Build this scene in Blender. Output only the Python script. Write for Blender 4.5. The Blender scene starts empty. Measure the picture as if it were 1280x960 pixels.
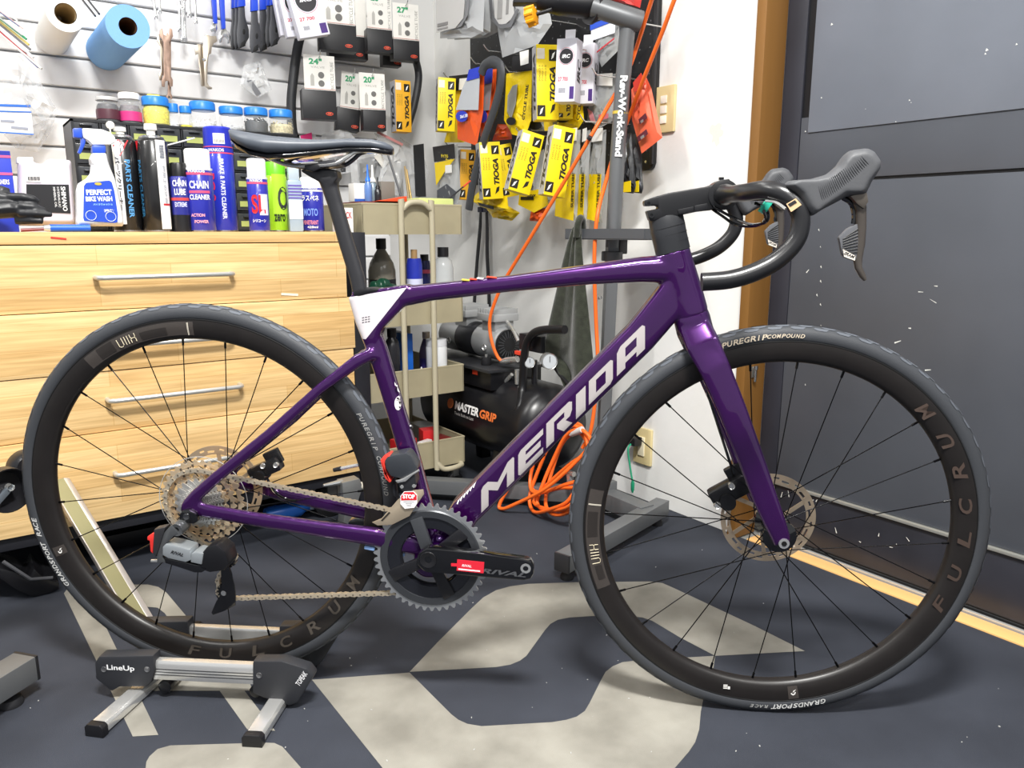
import bpy, bmesh, math, random
from mathutils import Vector, Matrix, Euler
from mathutils.bvhtree import BVHTree
random.seed(11)
scene = bpy.context.scene
COL = scene.collection
PI = math.pi
R = math.radians

# ------------------------------------------------------------------ camera
EYE = Vector((0, 0, .829))
YAW, PITCH, FPX = R(35.7), math.atan(.2), 960.0
cd = bpy.data.cameras.new('camera'); cam = bpy.data.objects.new('camera', cd)
cd.sensor_width = 36; cd.lens = FPX / 1280 * 36; cd.clip_start = .02
cam.location = EYE; cam.rotation_euler = (PI/2 - PITCH, 0, -YAW)
COL.objects.link(cam); scene.camera = cam

# ------------------------------------------------------------------ world, lights, exposure
w = bpy.data.worlds.new('shop_ambient'); scene.world = w; w.use_nodes = True
w.node_tree.nodes['Background'].inputs[0].default_value = (.93, .96, 1, 1)
w.node_tree.nodes['Background'].inputs[1].default_value = .5
vs = scene.view_settings
vs.view_transform = 'Standard'; vs.look = 'None'; vs.gamma = 1; vs.use_curve_mapping = False
vs.exposure = .12
CEIL = 2.62
def tube_light(name, x, y, power, length=1.2, rz=0, width=.12):
    ld = bpy.data.lights.new(name, 'AREA'); ld.shape = 'RECTANGLE'
    ld.size = length; ld.size_y = width; ld.energy = power; ld.color = (1, .985, .95)
    o = bpy.data.objects.new(name, ld); o.location = (x, y, CEIL - .085); o.rotation_euler = (0, 0, rz)
    COL.objects.link(o)
LAMPS = [(.13, .05, 122, R(-40), .5, .2), (-.95, 1.45, 36, 0, 1.2, .12), (.55, 1.75, 13, 0, 1.2, .12), (-.9, -1.4, 35, 0, 1.2, .12), (1.0, -1.2, 35, 0, 1.2, .12)]  # the first follows the floor shadows, the others are added for fill
for (x, y, p, rz, l_, w_) in LAMPS:
    tube_light('ceiling_or_fill_light', x, y, p, l_, rz, w_)

# ------------------------------------------------------------------ picture geometry -> place
FWD = Vector((math.sin(YAW), math.cos(YAW), 0)); RGT = Vector((math.cos(YAW), -math.sin(YAW), 0))
def ray(px, py):
    a = (px - 640) / FPX; v = (480 - py) / FPX
    c, s = math.cos(PITCH), math.sin(PITCH)
    r = RGT * a + FWD * (c + v * s); r.z = -s + v * c
    return r
def onX(px, py, X): r = ray(px, py); return EYE + r * (X / r.x)
def onY(px, py, Y): r = ray(px, py); return EYE + r * (Y / r.y)
def onZ(px, py, Z=0.): r = ray(px, py); return EYE + r * ((Z - EYE.z) / r.z)
def depth(P):
    d = P - EYE
    return d.dot(FWD) * math.cos(PITCH) - d.z * math.sin(PITCH)
def pxm(n, P): return n * depth(P) / FPX      # n pixels at P, in metres

# ------------------------------------------------------------------ materials
def lin(h):
    if not isinstance(h, str): return tuple(h)[:3]
    h = h.lstrip('#'); o = []
    for i in (0, 2, 4):
        c = int(h[i:i+2], 16) / 255
        o.append(c / 12.92 if c <= .04045 else ((c + .055) / 1.055) ** 2.4)
    return tuple(o)
MATS = {}
def mat(name, colr='#808080', rough=.5, metal=0., coat=0., trans=0., alpha=1., ior=1.45, emit=0., var=0., vscale=20., bump=0., bscale=200., spec=.5, sheen=0., col2=None, stretch=None, thin=False):
    if name in MATS: return MATS[name]
    m = bpy.data.materials.new(name); m.use_nodes = True
    nt = m.node_tree; b = nt.nodes['Principled BSDF']
    c = lin(colr)
    I = b.inputs
    I['Base Color'].default_value = (*c, 1); I['Roughness'].default_value = rough; I['Metallic'].default_value = metal
    I['Coat Weight'].default_value = coat; I['Coat Roughness'].default_value = .04
    I['Transmission Weight'].default_value = trans; I['IOR'].default_value = ior; I['Alpha'].default_value = alpha
    I['Specular IOR Level'].default_value = spec; I['Sheen Weight'].default_value = sheen
    if emit: I['Emission Color'].default_value = (*c, 1); I['Emission Strength'].default_value = emit
    if var or bump or col2:
        tc = nt.nodes.new('ShaderNodeTexCoord'); mp = nt.nodes.new('ShaderNodeMapping')
        nt.links.new(tc.outputs['Object'], mp.inputs[0])
        if stretch: mp.inputs['Scale'].default_value = stretch
    if var or col2:
        n = nt.nodes.new('ShaderNodeTexNoise'); n.inputs['Scale'].default_value = vscale; n.inputs['Detail'].default_value = 6
        nt.links.new(mp.outputs[0], n.inputs['Vector'])
        rp = nt.nodes.new('ShaderNodeValToRGB')
        lo = lin(col2) if col2 else tuple(x * (1 - var) for x in c); hi = c if col2 else tuple(min(1, x * (1 + var)) for x in c)
        rp.color_ramp.elements[0].position = .32; rp.color_ramp.elements[1].position = .68
        rp.color_ramp.elements[0].color = (*lo, 1); rp.color_ramp.elements[1].color = (*hi, 1)
        nt.links.new(n.outputs[0], rp.inputs[0]); nt.links.new(rp.outputs[0], I['Base Color'])
    if bump:
        n = nt.nodes.new('ShaderNodeTexNoise'); n.inputs['Scale'].default_value = bscale; n.inputs['Detail'].default_value = 4
        nt.links.new(mp.outputs[0], n.inputs['Vector'])
        bp_ = nt.nodes.new('ShaderNodeBump'); bp_.inputs['Strength'].default_value = bump; bp_.inputs['Distance'].default_value = .002
        nt.links.new(n.outputs[0], bp_.inputs['Height']); nt.links.new(bp_.outputs[0], I['Normal'])
    MATS[name] = m
    return m
def M(hexc, rough=.45, **k):   # plain material by colour
    return mat('plain_%s_%d_%s' % (str(hexc).strip('#'), int(rough * 100), '_'.join('%s%s' % kv for kv in k.items())), hexc, rough, **k)

# ------------------------------------------------------------------ mesh helpers
class MB:
    def __init__(s): s.v = []; s.f = []; s.m = []
    def add(s, vs_, fs, m=0, T=None):
        o = len(s.v)
        s.v += [tuple(T @ Vector(q)) if T else tuple(q) for q in vs_]
        for f in fs: s.f.append(tuple(i + o for i in f)); s.m.append(m)
        return s
    def box(s, c, d, rot=None, m=0, T=None):
        x, y, z = (q / 2 for q in d)
        pts = [Vector((sx * x, sy * y, sz * z)) for sz in (-1, 1) for sy in (-1, 1) for sx in (-1, 1)]
        Rm = Euler(rot).to_matrix() if rot else Matrix.Identity(3)
        pts = [Rm @ q + Vector(c) for q in pts]
        return s.add(pts, [(0,2,3,1),(4,5,7,6),(0,1,5,4),(2,6,7,3),(0,4,6,2),(1,3,7,5)], m, T)
    def rings(s, rr, closed=False, cap=True, m=0, T=None):
        n = len(rr[0]); vs_ = [q for r_ in rr for q in r_]; fs = []
        k = len(rr)
        for i in range(k if closed else k - 1):
            a, b = i * n, ((i + 1) % k) * n
            for j in range(n): fs.append((a + j, a + (j + 1) % n, b + (j + 1) % n, b + j))
        if cap and not closed: fs.append(tuple(reversed(range(n)))); fs.append(tuple((k - 1) * n + j for j in range(n)))
        return s.add(vs_, fs, m, T)
    def tube(s, pts, r, n=10, closed=False, cap=True, m=0, T=None, flat=1., up=None):
        P = [Vector(q) for q in pts]; k = len(P)
        rad = r if isinstance(r, (list, tuple)) else [r] * k
        tan = []
        for i in range(k):
            a = P[i - 1] if (i or closed) else P[0]; b = P[(i + 1) % k] if (i < k - 1 or closed) else P[-1]
            t = (b - a); tan.append(t.normalized() if t.length > 1e-9 else Vector((0, 0, 1)))
        u = Vector(up) if up else (Vector((0, 0, 1)) if abs(tan[0].z) < .9 else Vector((1, 0, 0)))
        rr = []
        for i in range(k):
            u = (u - tan[i] * u.dot(tan[i]))
            u = u.normalized() if u.length > 1e-6 else tan[i].orthogonal().normalized()
            w_ = tan[i].cross(u)
            rr.append([P[i] + (u * math.cos(a) + w_ * math.sin(a) * flat) * rad[i] for a in (2 * PI * j / n for j in range(n))])
        return s.rings(rr, closed, cap, m, T)
    def lathe(s, prof, n=24, m=0, T=None, axis='z', cap=True):
        rr = []
        for r_, z in prof:
            ring = []
            for j in range(n):
                a = 2 * PI * j / n; x, y = r_ * math.cos(a), r_ * math.sin(a)
                ring.append((x, y, z) if axis == 'z' else ((x, -z, y) if axis == 'y' else (z, x, y)))
            rr.append(ring)
        return s.rings(rr, False, cap, m, T)
    def prism(s, poly, y0, y1, m=0, T=None):      # poly in (x, z), pulled along y
        n = len(poly)
        ar = sum(poly[i][0] * poly[(i+1) % n][1] - poly[(i+1) % n][0] * poly[i][1] for i in range(n))
        if ar < 0: poly = poly[::-1]
        vs_ = [(x, y0, z) for x, z in poly] + [(x, y1, z) for x, z in poly]
        fs = [tuple(range(n)), tuple(reversed(range(n, 2 * n)))]
        for i in range(n): j = (i + 1) % n; fs.append((j, i, n + i, n + j))
        return s.add(vs_, fs, m, T)
    def pillow(s, poly, y0, y1, ins, m=0, T=None):  # prism whose two faces are pulled in a little
        n = len(poly); cx = sum(p[0] for p in poly) / n; cz = sum(p[1] for p in poly) / n
        def shrink(k): 
            out = []
            for x, z in poly:
                d = math.hypot(x - cx, z - cz) or 1e-6
                out.append((cx + (x - cx) * max(.05, (d - ins * k) / d), cz + (z - cz) * max(.05, (d - ins * k) / d)))
            return out
        rr = []
        for y, k in ((y0, 1), (y0 + (y1 - y0) * .12, .35), (y0 + (y1 - y0) * .3, 0), (y0 + (y1 - y0) * .7, 0), (y0 + (y1 - y0) * .88, .35), (y1, 1)):
            rr.append([(x, y, z) for x, z in shrink(k)])
        return s.rings(rr, False, True, m, T)
    def torus(s, Rr, r, n=48, k=10, m=0, T=None, axis='y'):
        rr = []
        for i in range(n):
            a = 2 * PI * i / n; ring = []
            for j in range(k):
                b = 2 * PI * j / k; q = Rr + r * math.cos(b); h = r * math.sin(b)
                ring.append((q * math.cos(a), h, q * math.sin(a)) if axis == 'y' else (q * math.cos(a), q * math.sin(a), h))
            rr.append(ring)
        return s.rings(rr, True, False, m, T)
    def mesh(s, name):
        me = bpy.data.meshes.new(name); me.from_pydata(s.v, [], s.f)
        for p_, mi in zip(me.polygons, s.m): p_.material_index = mi
        return me
def finish(me, smooth=40, bevel=0., bseg=2):
    bm = bmesh.new(); bm.from_mesh(me)
    bmesh.ops.recalc_face_normals(bm, faces=bm.faces)
    if bevel:
        es = [e for e in bm.edges if len(e.link_faces) == 2 and e.calc_face_angle(0) > R(28)]
        bmesh.ops.bevel(bm, geom=es, offset=bevel, segments=bseg, affect='EDGES', profile=.6, clamp_overlap=True)
    if smooth:
        for f in bm.faces: f.smooth = True
        for e in bm.edges:
            if len(e.link_faces) == 2 and e.calc_face_angle(0) > R(smooth): e.smooth = False
    bm.to_mesh(me); bm.free()
def link(name, me, parent=None, T=None):
    o = bpy.data.objects.new(name, me); COL.objects.link(o)
    if parent: o.parent = parent
    if T is not None: o.matrix_basis = T
    return o
def obj(name, mb, mats, parent=None, T=None, smooth=40, bevel=0., bseg=2):
    me = mb.mesh(name) if isinstance(mb, MB) else mb
    for m in (mats if isinstance(mats, (list, tuple)) else [mats]): me.materials.append(m)
    finish(me, smooth, bevel, bseg)
    return link(name, me, parent, T)
def tag(o, label, cat, group=None):
    o['label'] = label; o['category'] = cat
    if group: o['group'] = group
    return o
def thing(name, label, cat, T=None, group=None):
    o = link(name, None, None, T); o.empty_display_size = .05
    return tag(o, label, cat, group)
def sub(name, parent, T=None):
    return link(name, None, parent, T)
def struct(name, mb, mats, parent=None, **k):
    o = obj(name, mb, mats, parent, **k)
    if not parent: o['kind'] = 'structure'
    return o
def dup(o, parent=None, T=None, label=None, group=None):
    c = o.copy(); COL.objects.link(c); c.parent = parent
    if T is not None: c.matrix_basis = T
    if label: c['label'] = label
    if group: c['group'] = group
    for ch in list(o.children): dup(ch, c)
    return c
def TR(loc, rz=0., rx=0., ry=0., s=1.):
    return Matrix.Translation(Vector(loc)) @ Euler((rx, ry, rz)).to_matrix().to_4x4() @ Matrix.Scale(s, 4)
def remesh(me, vox=.003, it=6, fac=.5):
    o = bpy.data.objects.new('tmp', me); COL.objects.link(o)
    a = o.modifiers.new('r', 'REMESH'); a.mode = 'VOXEL'; a.voxel_size = vox
    b = o.modifiers.new('s', 'SMOOTH'); b.iterations = it; b.factor = fac
    bpy.context.view_layer.update(); dg = bpy.context.evaluated_depsgraph_get()
    out = bpy.data.meshes.new_from_object(o.evaluated_get(dg))
    bpy.data.objects.remove(o)
    return out
def smooth_path(pts, n=6, closed=False):
    P = [Vector(p) for p in pts]; out = []; k = len(P)
    rng = range(k if closed else k - 1)
    for i in rng:
        if closed: p0, p1, p2, p3 = P[i-1], P[i], P[(i+1) % k], P[(i+2) % k]
        else: p0, p1, p2, p3 = P[max(i-1, 0)], P[i], P[i+1], P[min(i+2, k-1)]
        for j in range(n):
            t = j / n
            out.append(.5 * ((2*p1) + (p2-p0)*t + (2*p0-5*p1+4*p2-p3)*t*t + (3*p1-p0-3*p2+p3)*t**3))
    if not closed: out.append(P[-1])
    return out
TXT = {}
def text_data(s, bold=0., shear=0.):
    k = (s, bold, shear)
    if k not in TXT:
        cu = bpy.data.curves.new('lettering', 'FONT'); cu.body = s; cu.size = 1; cu.align_x = 'CENTER'; cu.align_y = 'CENTER'
        cu.offset = bold; cu.shear = shear; cu.resolution_u = 3
        o = bpy.data.objects.new('lettering', cu)
        me = bpy.data.meshes.new_from_object(o)
        vs_ = [tuple(v.co) for v in me.vertices]; fs = [tuple(p.vertices) for p in me.polygons]
        bpy.data.objects.remove(o); bpy.data.meshes.remove(me)
        x0 = min(v[0] for v in vs_); x1 = max(v[0] for v in vs_); y0 = min(v[1] for v in vs_); y1 = max(v[1] for v in vs_)
        TXT[k] = ([(v[0] - (x0+x1)/2, v[1] - (y0+y1)/2) for v in vs_], fs, x1 - x0, y1 - y0)
    return TXT[k]
def text_into(mb, s, T, width=None, height=None, bold=.02, shear=0., m=0):
    """flat lettering in the local xz plane facing -y, fitted to width and/or height"""
    vs_, fs, w0, h0 = text_data(s, bold, shear)
    sx = (width / w0) if width else None; sz = (height / h0) if height else None
    sx = sx or sz; sz = sz or sx
    mb.add([(x * sx, 0, z * sz) for x, z in vs_], fs, m, T)
def lettering(s, parent, T, color, width=None, height=None, bold=.02, shear=0., rough=.5, name='lettering'):
    mb = MB(); text_into(mb, s, Matrix.Identity(4), width, height, bold, shear)
    return obj(name, mb, M(color, rough), parent, T, smooth=0)
def quad(mb, x0, x1, z0, z1, y=0., m=0, T=None): return mb.add([(x0,y,z0),(x1,y,z0),(x1,y,z1),(x0,y,z1)], [(0,1,2,3)], m, T)
# ================================================================== the room
XW, YW = 1.675, 2.85
M_wall = mat('painted_wall', '#EFEFED', .6, col2='#E2E2DF', vscale=3, bump=.25, bscale=60)
M_floor = mat('concrete', '#8a8a86', .8, var=.2, vscale=8)
struct('floor', MB().box((.2, .6, -.054), (5.2, 5.0, .1)), M_floor, smooth=0)
struct('ceiling', MB().box((.2, .6, CEIL + .05), (5.2, 5.0, .1)), M('#e8e8e6', .8), smooth=0)
DY = 1.255                                     # far edge of the door opening
mb = MB(); mb.box((XW + .1, (DY + .03 + YW + .2) / 2, 1.308), (.2, YW + .2 - DY - .03, 2.616)); mb.box((XW + .1, .5 - .27, 2.36), (.2, 2.1, .51))
struct('wall_right', mb, M_wall, smooth=0)
struct('wall_left', MB().box((.2, YW + .12, 1.308), (5.2, .2, 2.616)), M('#d9d9d8', .6), smooth=0)
wl = bpy.data.objects['wall_left']
for pl in ([(887, 160), (890, 155), (894, 157), (898, 153), (903, 156), (901, 161), (905, 164), (903, 170), (899, 172), (900, 179), (895, 184), (893, 177), (889, 179), (891, 170), (886, 166)],):
    obj('stain', MB().add([onX(a, b, XW - .0004) for a, b in pl], [tuple(range(len(pl)))]), mat('wall_stain', '#b09a78', .7, alpha=.16), bpy.data.objects['wall_right'], smooth=0)
M_slat = mat('slat_white', '#f0f0f1', .35, var=.03, vscale=4)
PIT = .0895
SWAP = Matrix(((0, 1, 0, 0), (1, 0, 0, 0), (0, 0, 1, 0), (0, 0, 0, 1)))
for k in range(18):
    z0 = 1.255 - 9 * PIT + k * PIT
    if z0 + PIT > 2.4: break
    # each board of the slat wall, with a lip above the groove
    obj('slat', MB().prism([(YW, z0 + .012), (YW - .004, z0 + .014), (YW - .004, z0 + PIT - .001), (YW + .005, z0 + PIT - .001), (YW + .005, z0 + PIT + .006), (YW + .02, z0 + PIT + .006), (YW + .02, z0 + .012)], -1.9, 1.44, T=SWAP),
        M_slat, wl, smooth=0)

# door: timber jamb, black sheet door set back, sill
M_oak = mat('oak_jamb', '#855d2c', .45, var=.25, vscale=6, stretch=(1, 1, .08))
struct('trim_1', MB().box((XW + .02, DY + .012, 1.05), (.085, .028, 2.1)), M_oak, bevel=.002)
M_oakl = mat('oak_sill', '#E0B273', .45, var=.15, vscale=7, stretch=(1, .06, 1))
struct('trim_2', MB().box((XW + .022, .2, -.001), (.046, 2.06, .008)), M_oakl, bevel=.001)
XD = 1.735
M_door = mat('door_black', '#4a4d54', .34, var=.16, vscale=2.2, bump=.05, bscale=25, spec=.5)
M_door2 = mat('door_strip', '#2f3038', .4, var=.15, vscale=5)
dr = link('door_1', None, None, TR((XD, DY, 0))); dr['kind'] = 'structure'
def dpart(name, y0, y1, z0, z1, x0, x1, m, bev=.0012): return obj(name, MB().box(((x0+x1)/2 - XD, (y0+y1)/2 - DY, (z0+z1)/2), (x1-x0, y1-y0, z1-z0)), m, dr, bevel=bev)
dpart('door_core', -1.0, DY - .002, .012, 2.1, XD + .006, XD + .04, mat('door_gap', '#101014', .5))
dpart('edge_strip', 1.196, DY - .003, .03, 2.1, XD, XD + .012, M_door2)
dpart('lower_panel', -1.0, 1.194, .168, .943, XD, XD + .012, M_door)
dpart('upper_panel', -1.0, 1.194, .950, 1.10, XD + .001, XD + .012, M_door)
dpart('sheet', -1.0, 1.172, 1.063, 2.1, XD - .0025, XD + .006, mat('door_sheet_lit', '#6d727c', .3, var=.12, vscale=2.5, bump=.05, bscale=18))  # base colour lightened to stand for the lamp reflection on this sheet
dpart('silver_strip', -1.0, 1.194, .158, .167, XD - .006, XD + .01, M('#c9cac4', .3, metal=.7), .002)
dpart('kick_panel', -1.0, 1.194, .018, .158, XD + .002, XD + .012, mat('door_kick', '#2b2c33', .35, var=.3, vscale=5))
struct('trim_3', MB().box((1.7625 - .032, .2, .002), (.008, 2.06, .012)), M('#dcdcda', .25, metal=.6), bevel=.001)
struct('trim_4', MB().box((XW + .0675, .2, -.003), (.045, 2.06, .005)), M('#3b3430', .6), smooth=0)
# paint chips and scratches on the door
mb = MB(); rnd = random.Random(3)
for k in range(46):
    y = rnd.uniform(.35, 1.18); z = rnd.choice([rnd.uniform(.2, .93), rnd.uniform(.3, .85), rnd.uniform(.03, .15)])
    l = rnd.uniform(.002, .009); a = rnd.uniform(0, PI); t = rnd.uniform(.0006, .0016)
    d1, d2 = Vector((0, math.cos(a) * l, math.sin(a) * l)), Vector((0, -math.sin(a) * t, math.cos(a) * t))
    c = Vector((-.0006, y - DY, z)); mb.add([c - d1 - d2, c + d1 - d2 * .4, c + d1 + d2 * .4, c - d1 + d2], [(0, 1, 2, 3)])
for k in range(9):
    c = Vector((-.0006, 1.118 - k * .003 + rnd.uniform(-.008, .008) - DY, .82 - k * .036 + rnd.uniform(-.012, .012))); s_ = rnd.uniform(.35, .8); mb.add([c + Vector((0, -.003, -.006)) * s_, c + Vector((0, .004, .001)) * s_, c + Vector((0, .001, .006)) * s_], [(0, 1, 2)])
obj('paint_chips', mb, M('#d8d8d2', .6), dr, smooth=0)
mb = MB()
for (px, py, l) in [(1040, 30, .003), (1027, 122, .002), (1137, 125, .0018), (1139, 128, .0012), (1234, 62, .003), (1232, 67, .002), (1007, 164, .002), (1271, 55, .002), (1120, 152, .0014), (1082, 136, .001)]:
    c = onX(px, py, XD - .0031) - Vector((XD, DY, 0)); mb.add([c + Vector((0, -l, -l * .5)), c + Vector((0, l, -l)), c + Vector((0, l * .6, l))], [(0, 1, 2)])
obj('paint_chips', mb, M('#d8d8d2', .6), dr, smooth=0)
# door bolt low on the jamb
c = onY(943, 462, DY)
bolt = thing('drop_bolt', 'small chrome drop bolt screwed to the brown door jamb', 'bolt', TR((XW + .012, DY - .002, c.z)))
obj('barrel', MB().lathe([(.004, -.03), (.004, .0), (.0065, .002), (.0065, .012), (.003, .014)], 12, axis='z', T=TR((0, -.007, 0))), M('#d9d9d6', .2, metal=1.), bolt)
obj('plate', MB().box((0, -.0015, -.005), (.018, .003, .03)), M('#c9c9c5', .3, metal=1.), bolt, bevel=.0008)

# wall plates on the right wall
M_ivory = mat('ivory_plate', '#DCCB98', .4)
def wall_plate(px, py, w, h, label, name):
    c = onX(px, py, XW)
    t = thing(name, label, 'wall plate', TR((XW, c.y, c.z), -PI/2))
    obj('plate', MB().box((0, -.005, 0), (w, .01, h)), M_ivory, t, bevel=.003)
    return t
t = wall_plate(833, 137, .075, .125, 'cream wall plate with two round switches above on white wall', 'switch_plate')
for k, z in enumerate((.026, -.001, -.028)): obj('switch', MB().box((0, -.0115, z), (.022, .006, .021)), M('#f2efe2', .35), t, bevel=.002)
t = wall_plate(805, 557, .075, .115, 'cream socket plate with black plug low on white wall', 'socket_plate')
obj('socket', MB().box((0, -.012, .0), (.026, .006, .06)), M('#efe6c8', .35), t, bevel=.002)
t2 = thing('power_plug', 'black plug with green cord in the low cream socket', 'plug', TR(t.matrix_basis.translation + Vector((-.0155, .01, .018)), -PI/2))
obj('plug_body', MB().box((0, -.016, 0), (.034, .032, .026)), M('#1d1d20', .45), t2, bevel=.004)
obj('green_cord', MB().tube(smooth_path([(.0, -.032, -.008), (.002, -.045, -.02), (.004, -.04, -.06), (.01, -.036, -.1), (.014, -.034, -.12)]), .003, 8), M('#2f9f78', .4), t2)
obj('cord_tip', MB().lathe([(.002, -.03), (.0055, -.02), (.006, 0), (.003, .012)], 10, T=TR((.016, -.034, -.13))), M('#22906a', .4), t2)

# ------------------------------------------------------------------ printed floor mat
M_mat = mat('mat_dark', '#34373f', .8, var=.14, vscale=6, bump=.35, bscale=900, spec=.25)
fm = thing('floor_mat', 'dark blue-grey rubber floor mat printed with large pale shapes', 'floor mat')
obj('mat_sheet', MB().box(((XW - .002 - 2.0) / 2, .6, -.002), (XW - .002 + 2.0, 4.5, .004)), M_mat, fm, smooth=0)
M_print = mat('mat_print', '#96938A', .7, col2='#77746C', vscale=8, bump=.3, bscale=900, spec=.25)
prints = [
 [(512,840),(548,802),(590,760),(604,747),(620,738),(638,733),(660,730),(720,728),(812,727),(828,729),(844,736),(944,783),(1006,814),(894,820),(850,797),(815,776),(803,772),(780,770),(744,770),(712,772),(697,775),(688,780),(681,788),(658,820),(650,826),(638,831),(620,834)],
 [(390,850),(512,841),(564,893),(573,900),(584,905),(602,908),(690,903),(708,900),(721,896),(731,889),(737,879),(751,851),(757,840),(766,833),(778,828),(794,826),(894,820),(892,834),(880,870),(876,890),(874,912),(869,928),(861,940),(842,962),(800,1010),(520,1010),(478,960)],
 [(80,742),(112,742),(198,919),(166,921)],
 [(80,742),(86,734),(97,731),(185,731),(198,734),(208,741),(224,760),(197,760),(186,759),(120,761),(112,742)],
 [(197,760),(224,760),(246,786),(344,914),(309,912),(226,796),(206,767)],
 [(150,844),(310,848),(316,864),(170,864)],
 [(182,962),(183,953),(187,946),(197,937),(213,932.5),(332,929),(343,929.5),(353,934),(375,959),(410,1005),(182,1005)],
]
for ip, pl in enumerate(prints):
    pts = [onZ(a, b, .0) for a, b in pl]
    n = len(pts)
    obj('print', MB().add([(q.x, q.y, .0004 + .00012 * ip) for q in pts], [tuple(range(n))]), M_print, fm, smooth=0)
mb = MB(); rnd = random.Random(5)       # crumbs of dust and swarf on the mat
for k in range(85):
    q = onZ(rnd.uniform(20, 1250), rnd.uniform(640, 955), 0)
    if q.x > 1.6: continue
    s_ = rnd.uniform(.0006, .0018); mb.box((q.x, q.y, s_ * .4), (s_ * rnd.uniform(1, 2.5), s_, s_ * .8), (0, 0, rnd.uniform(0, 3)))
o = obj('dust_specks', mb, M('#a9a9a6', .7), fm, smooth=0); o['kind'] = 'stuff'

# ceiling lamps (the main shop lamp, and housings for the added fill lamps)
M_lamp = mat('lamp_white', '#f2f2f0', .5)
for k, (x, y, p, rz, l_, w_) in enumerate(LAMPS):
    t = thing('ceiling_or_fill_lamp', ['short wide ceiling lamp above the bicycle', 'added white fill lamp over the drawer end of the workbench', 'added white fill lamp over the tool trolley', 'added white fill lamp behind the mat in the open shop', 'added white fill lamp in front of the black door'][k], 'lamp', TR((x, y, CEIL), rz), 'ceiling lamps')
    obj('housing', MB().box((0, 0, -.03), (l_ + .06, w_ + .04, .06)), M_lamp, t, bevel=.006)

# ------------------------------------------------------------------ workbench
def wood(name, horiz=True):
    m = bpy.data.materials.new(name); m.use_nodes = True; nt = m.node_tree; b = nt.nodes['Principled BSDF']
    tc = nt.nodes.new('ShaderNodeTexCoord'); mp = nt.nodes.new('ShaderNodeMapping'); nt.links.new(tc.outputs['Object'], mp.inputs[0])
    sx = nt.nodes.new('ShaderNodeSeparateXYZ'); cx = nt.nodes.new('ShaderNodeCombineXYZ'); nt.links.new(mp.outputs[0], sx.inputs[0])
    nt.links.new(sx.outputs[0], cx.inputs[0]); nt.links.new(sx.outputs[2], cx.inputs[1])
    br = nt.nodes.new('ShaderNodeTexBrick'); br.offset = .37; br.offset_frequency = 2; br.squash = 1
    for k, v in (('Scale', 1.), ('Mortar Size', .0006), ('Brick Width', .42), ('Row Height', .047), ('Bias', -.15)): br.inputs[k].default_value = v
    br.inputs['Color1'].default_value = (*lin('#F1D09A'), 1); br.inputs['Color2'].default_value = (*lin('#E4BC80'), 1); br.inputs['Mortar'].default_value = (*lin('#D8AC6C'), 1)
    nt.links.new(cx.outputs[0], br.inputs['Vector'])
    gm = nt.nodes.new('ShaderNodeMapping'); gm.inputs['Scale'].default_value = (2.2, 30, 60); nt.links.new(tc.outputs['Object'], gm.inputs[0])
    gn = nt.nodes.new('ShaderNodeTexNoise'); gn.inputs['Scale'].default_value = 2.2; gn.inputs['Detail'].default_value = 8; gn.inputs['Distortion'].default_value = .6; nt.links.new(gm.outputs[0], gn.inputs['Vector'])
    rp = nt.nodes.new('ShaderNodeValToRGB'); rp.color_ramp.elements[0].position = .3; rp.color_ramp.elements[1].position = .7
    rp.color_ramp.elements[0].color = (.74, .68, .58, 1); rp.color_ramp.elements[1].color = (1.04, 1.03, 1.0, 1); nt.links.new(gn.outputs[0], rp.inputs[0])
    mx = nt.nodes.new('ShaderNodeMix'); mx.data_type = 'RGBA'; mx.blend_type = 'MULTIPLY'; mx.inputs[0].default_value = 1
    nt.links.new(br.outputs[0], mx.inputs[6]); nt.links.new(rp.outputs[0], mx.inputs[7]); nt.links.new(mx.outputs[2], b.inputs['Base Color'])
    b.inputs['Roughness'].default_value = .38
    return m
M_wood = wood('laminated_birch')
BT = .8255; BF = 1.985; BX0, BX1 = -.42, .885
bench = thing('workbench', 'pale laminated wood workbench with wide drawers and steel bar handles', 'workbench', TR((BX0, BF, 0)))
def bpart(name, x0, x1, y0, y1, z0, z1, m, parent=bench, bev=.0015):
    mb = MB().box(((x0+x1)/2 - BX0, (y0+y1)/2 - BF, (z0+z1)/2), (x1-x0, y1-y0, z1-z0)); return obj(name, mb, m, parent, bevel=bev)
bpart('worktop', BX0 - .01, .862, BF, 2.72, .799, BT, M_wood)
M_blk = mat('black_board', '#202127', .5, var=.2, vscale=12)
bpart('body', BX0 + .005, .845, BF + .022, 2.70, .149, .798, M('#15151a', .6))
M_steel = mat('brushed_steel', '#c9c9c5', .3, metal=.6, var=.08, vscale=60, stretch=(.05, 1, 1))
rows = [(.650, .7965, .001, .868), (.508, .648, -.004, .884), (.364, .506, -.001, .879), (.150, .362, -.006, .892)]
hand = {0: ((122, 347), (293, 343)), 1: ((128, 434), (292, 421)), 2: ((137, 501), (304, 484)), 3: ((146, 592), (308, 571))}
for k, (z0, z1, dy, x1) in enumerate(rows):
    d = bpart('drawer', BX0, x1, BF + dy - .002, BF + dy + .02, z0, z1, M_wood)
    a = onY(*hand[k][0], BF - .035); b = onY(*hand[k][1], BF - .035)
    zz = (a.z + b.z) / 2; o_ = Vector((BX0, BF, 0)); yb = dy - .002
    P = [Vector((a.x, BF + yb, zz)), Vector((a.x, BF - .024, zz)), Vector((a.x + .003, BF - .032, zz)), Vector((a.x + .012, BF - .036, zz)),
         Vector((b.x - .012, BF - .036, zz)), Vector((b.x - .003, BF - .032, zz)), Vector((b.x, BF - .024, zz)), Vector((b.x, BF + yb, zz))]
    obj('handle', MB().tube([p_ - o_ for p_ in P], .0058, 10), M_steel, d)
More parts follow.
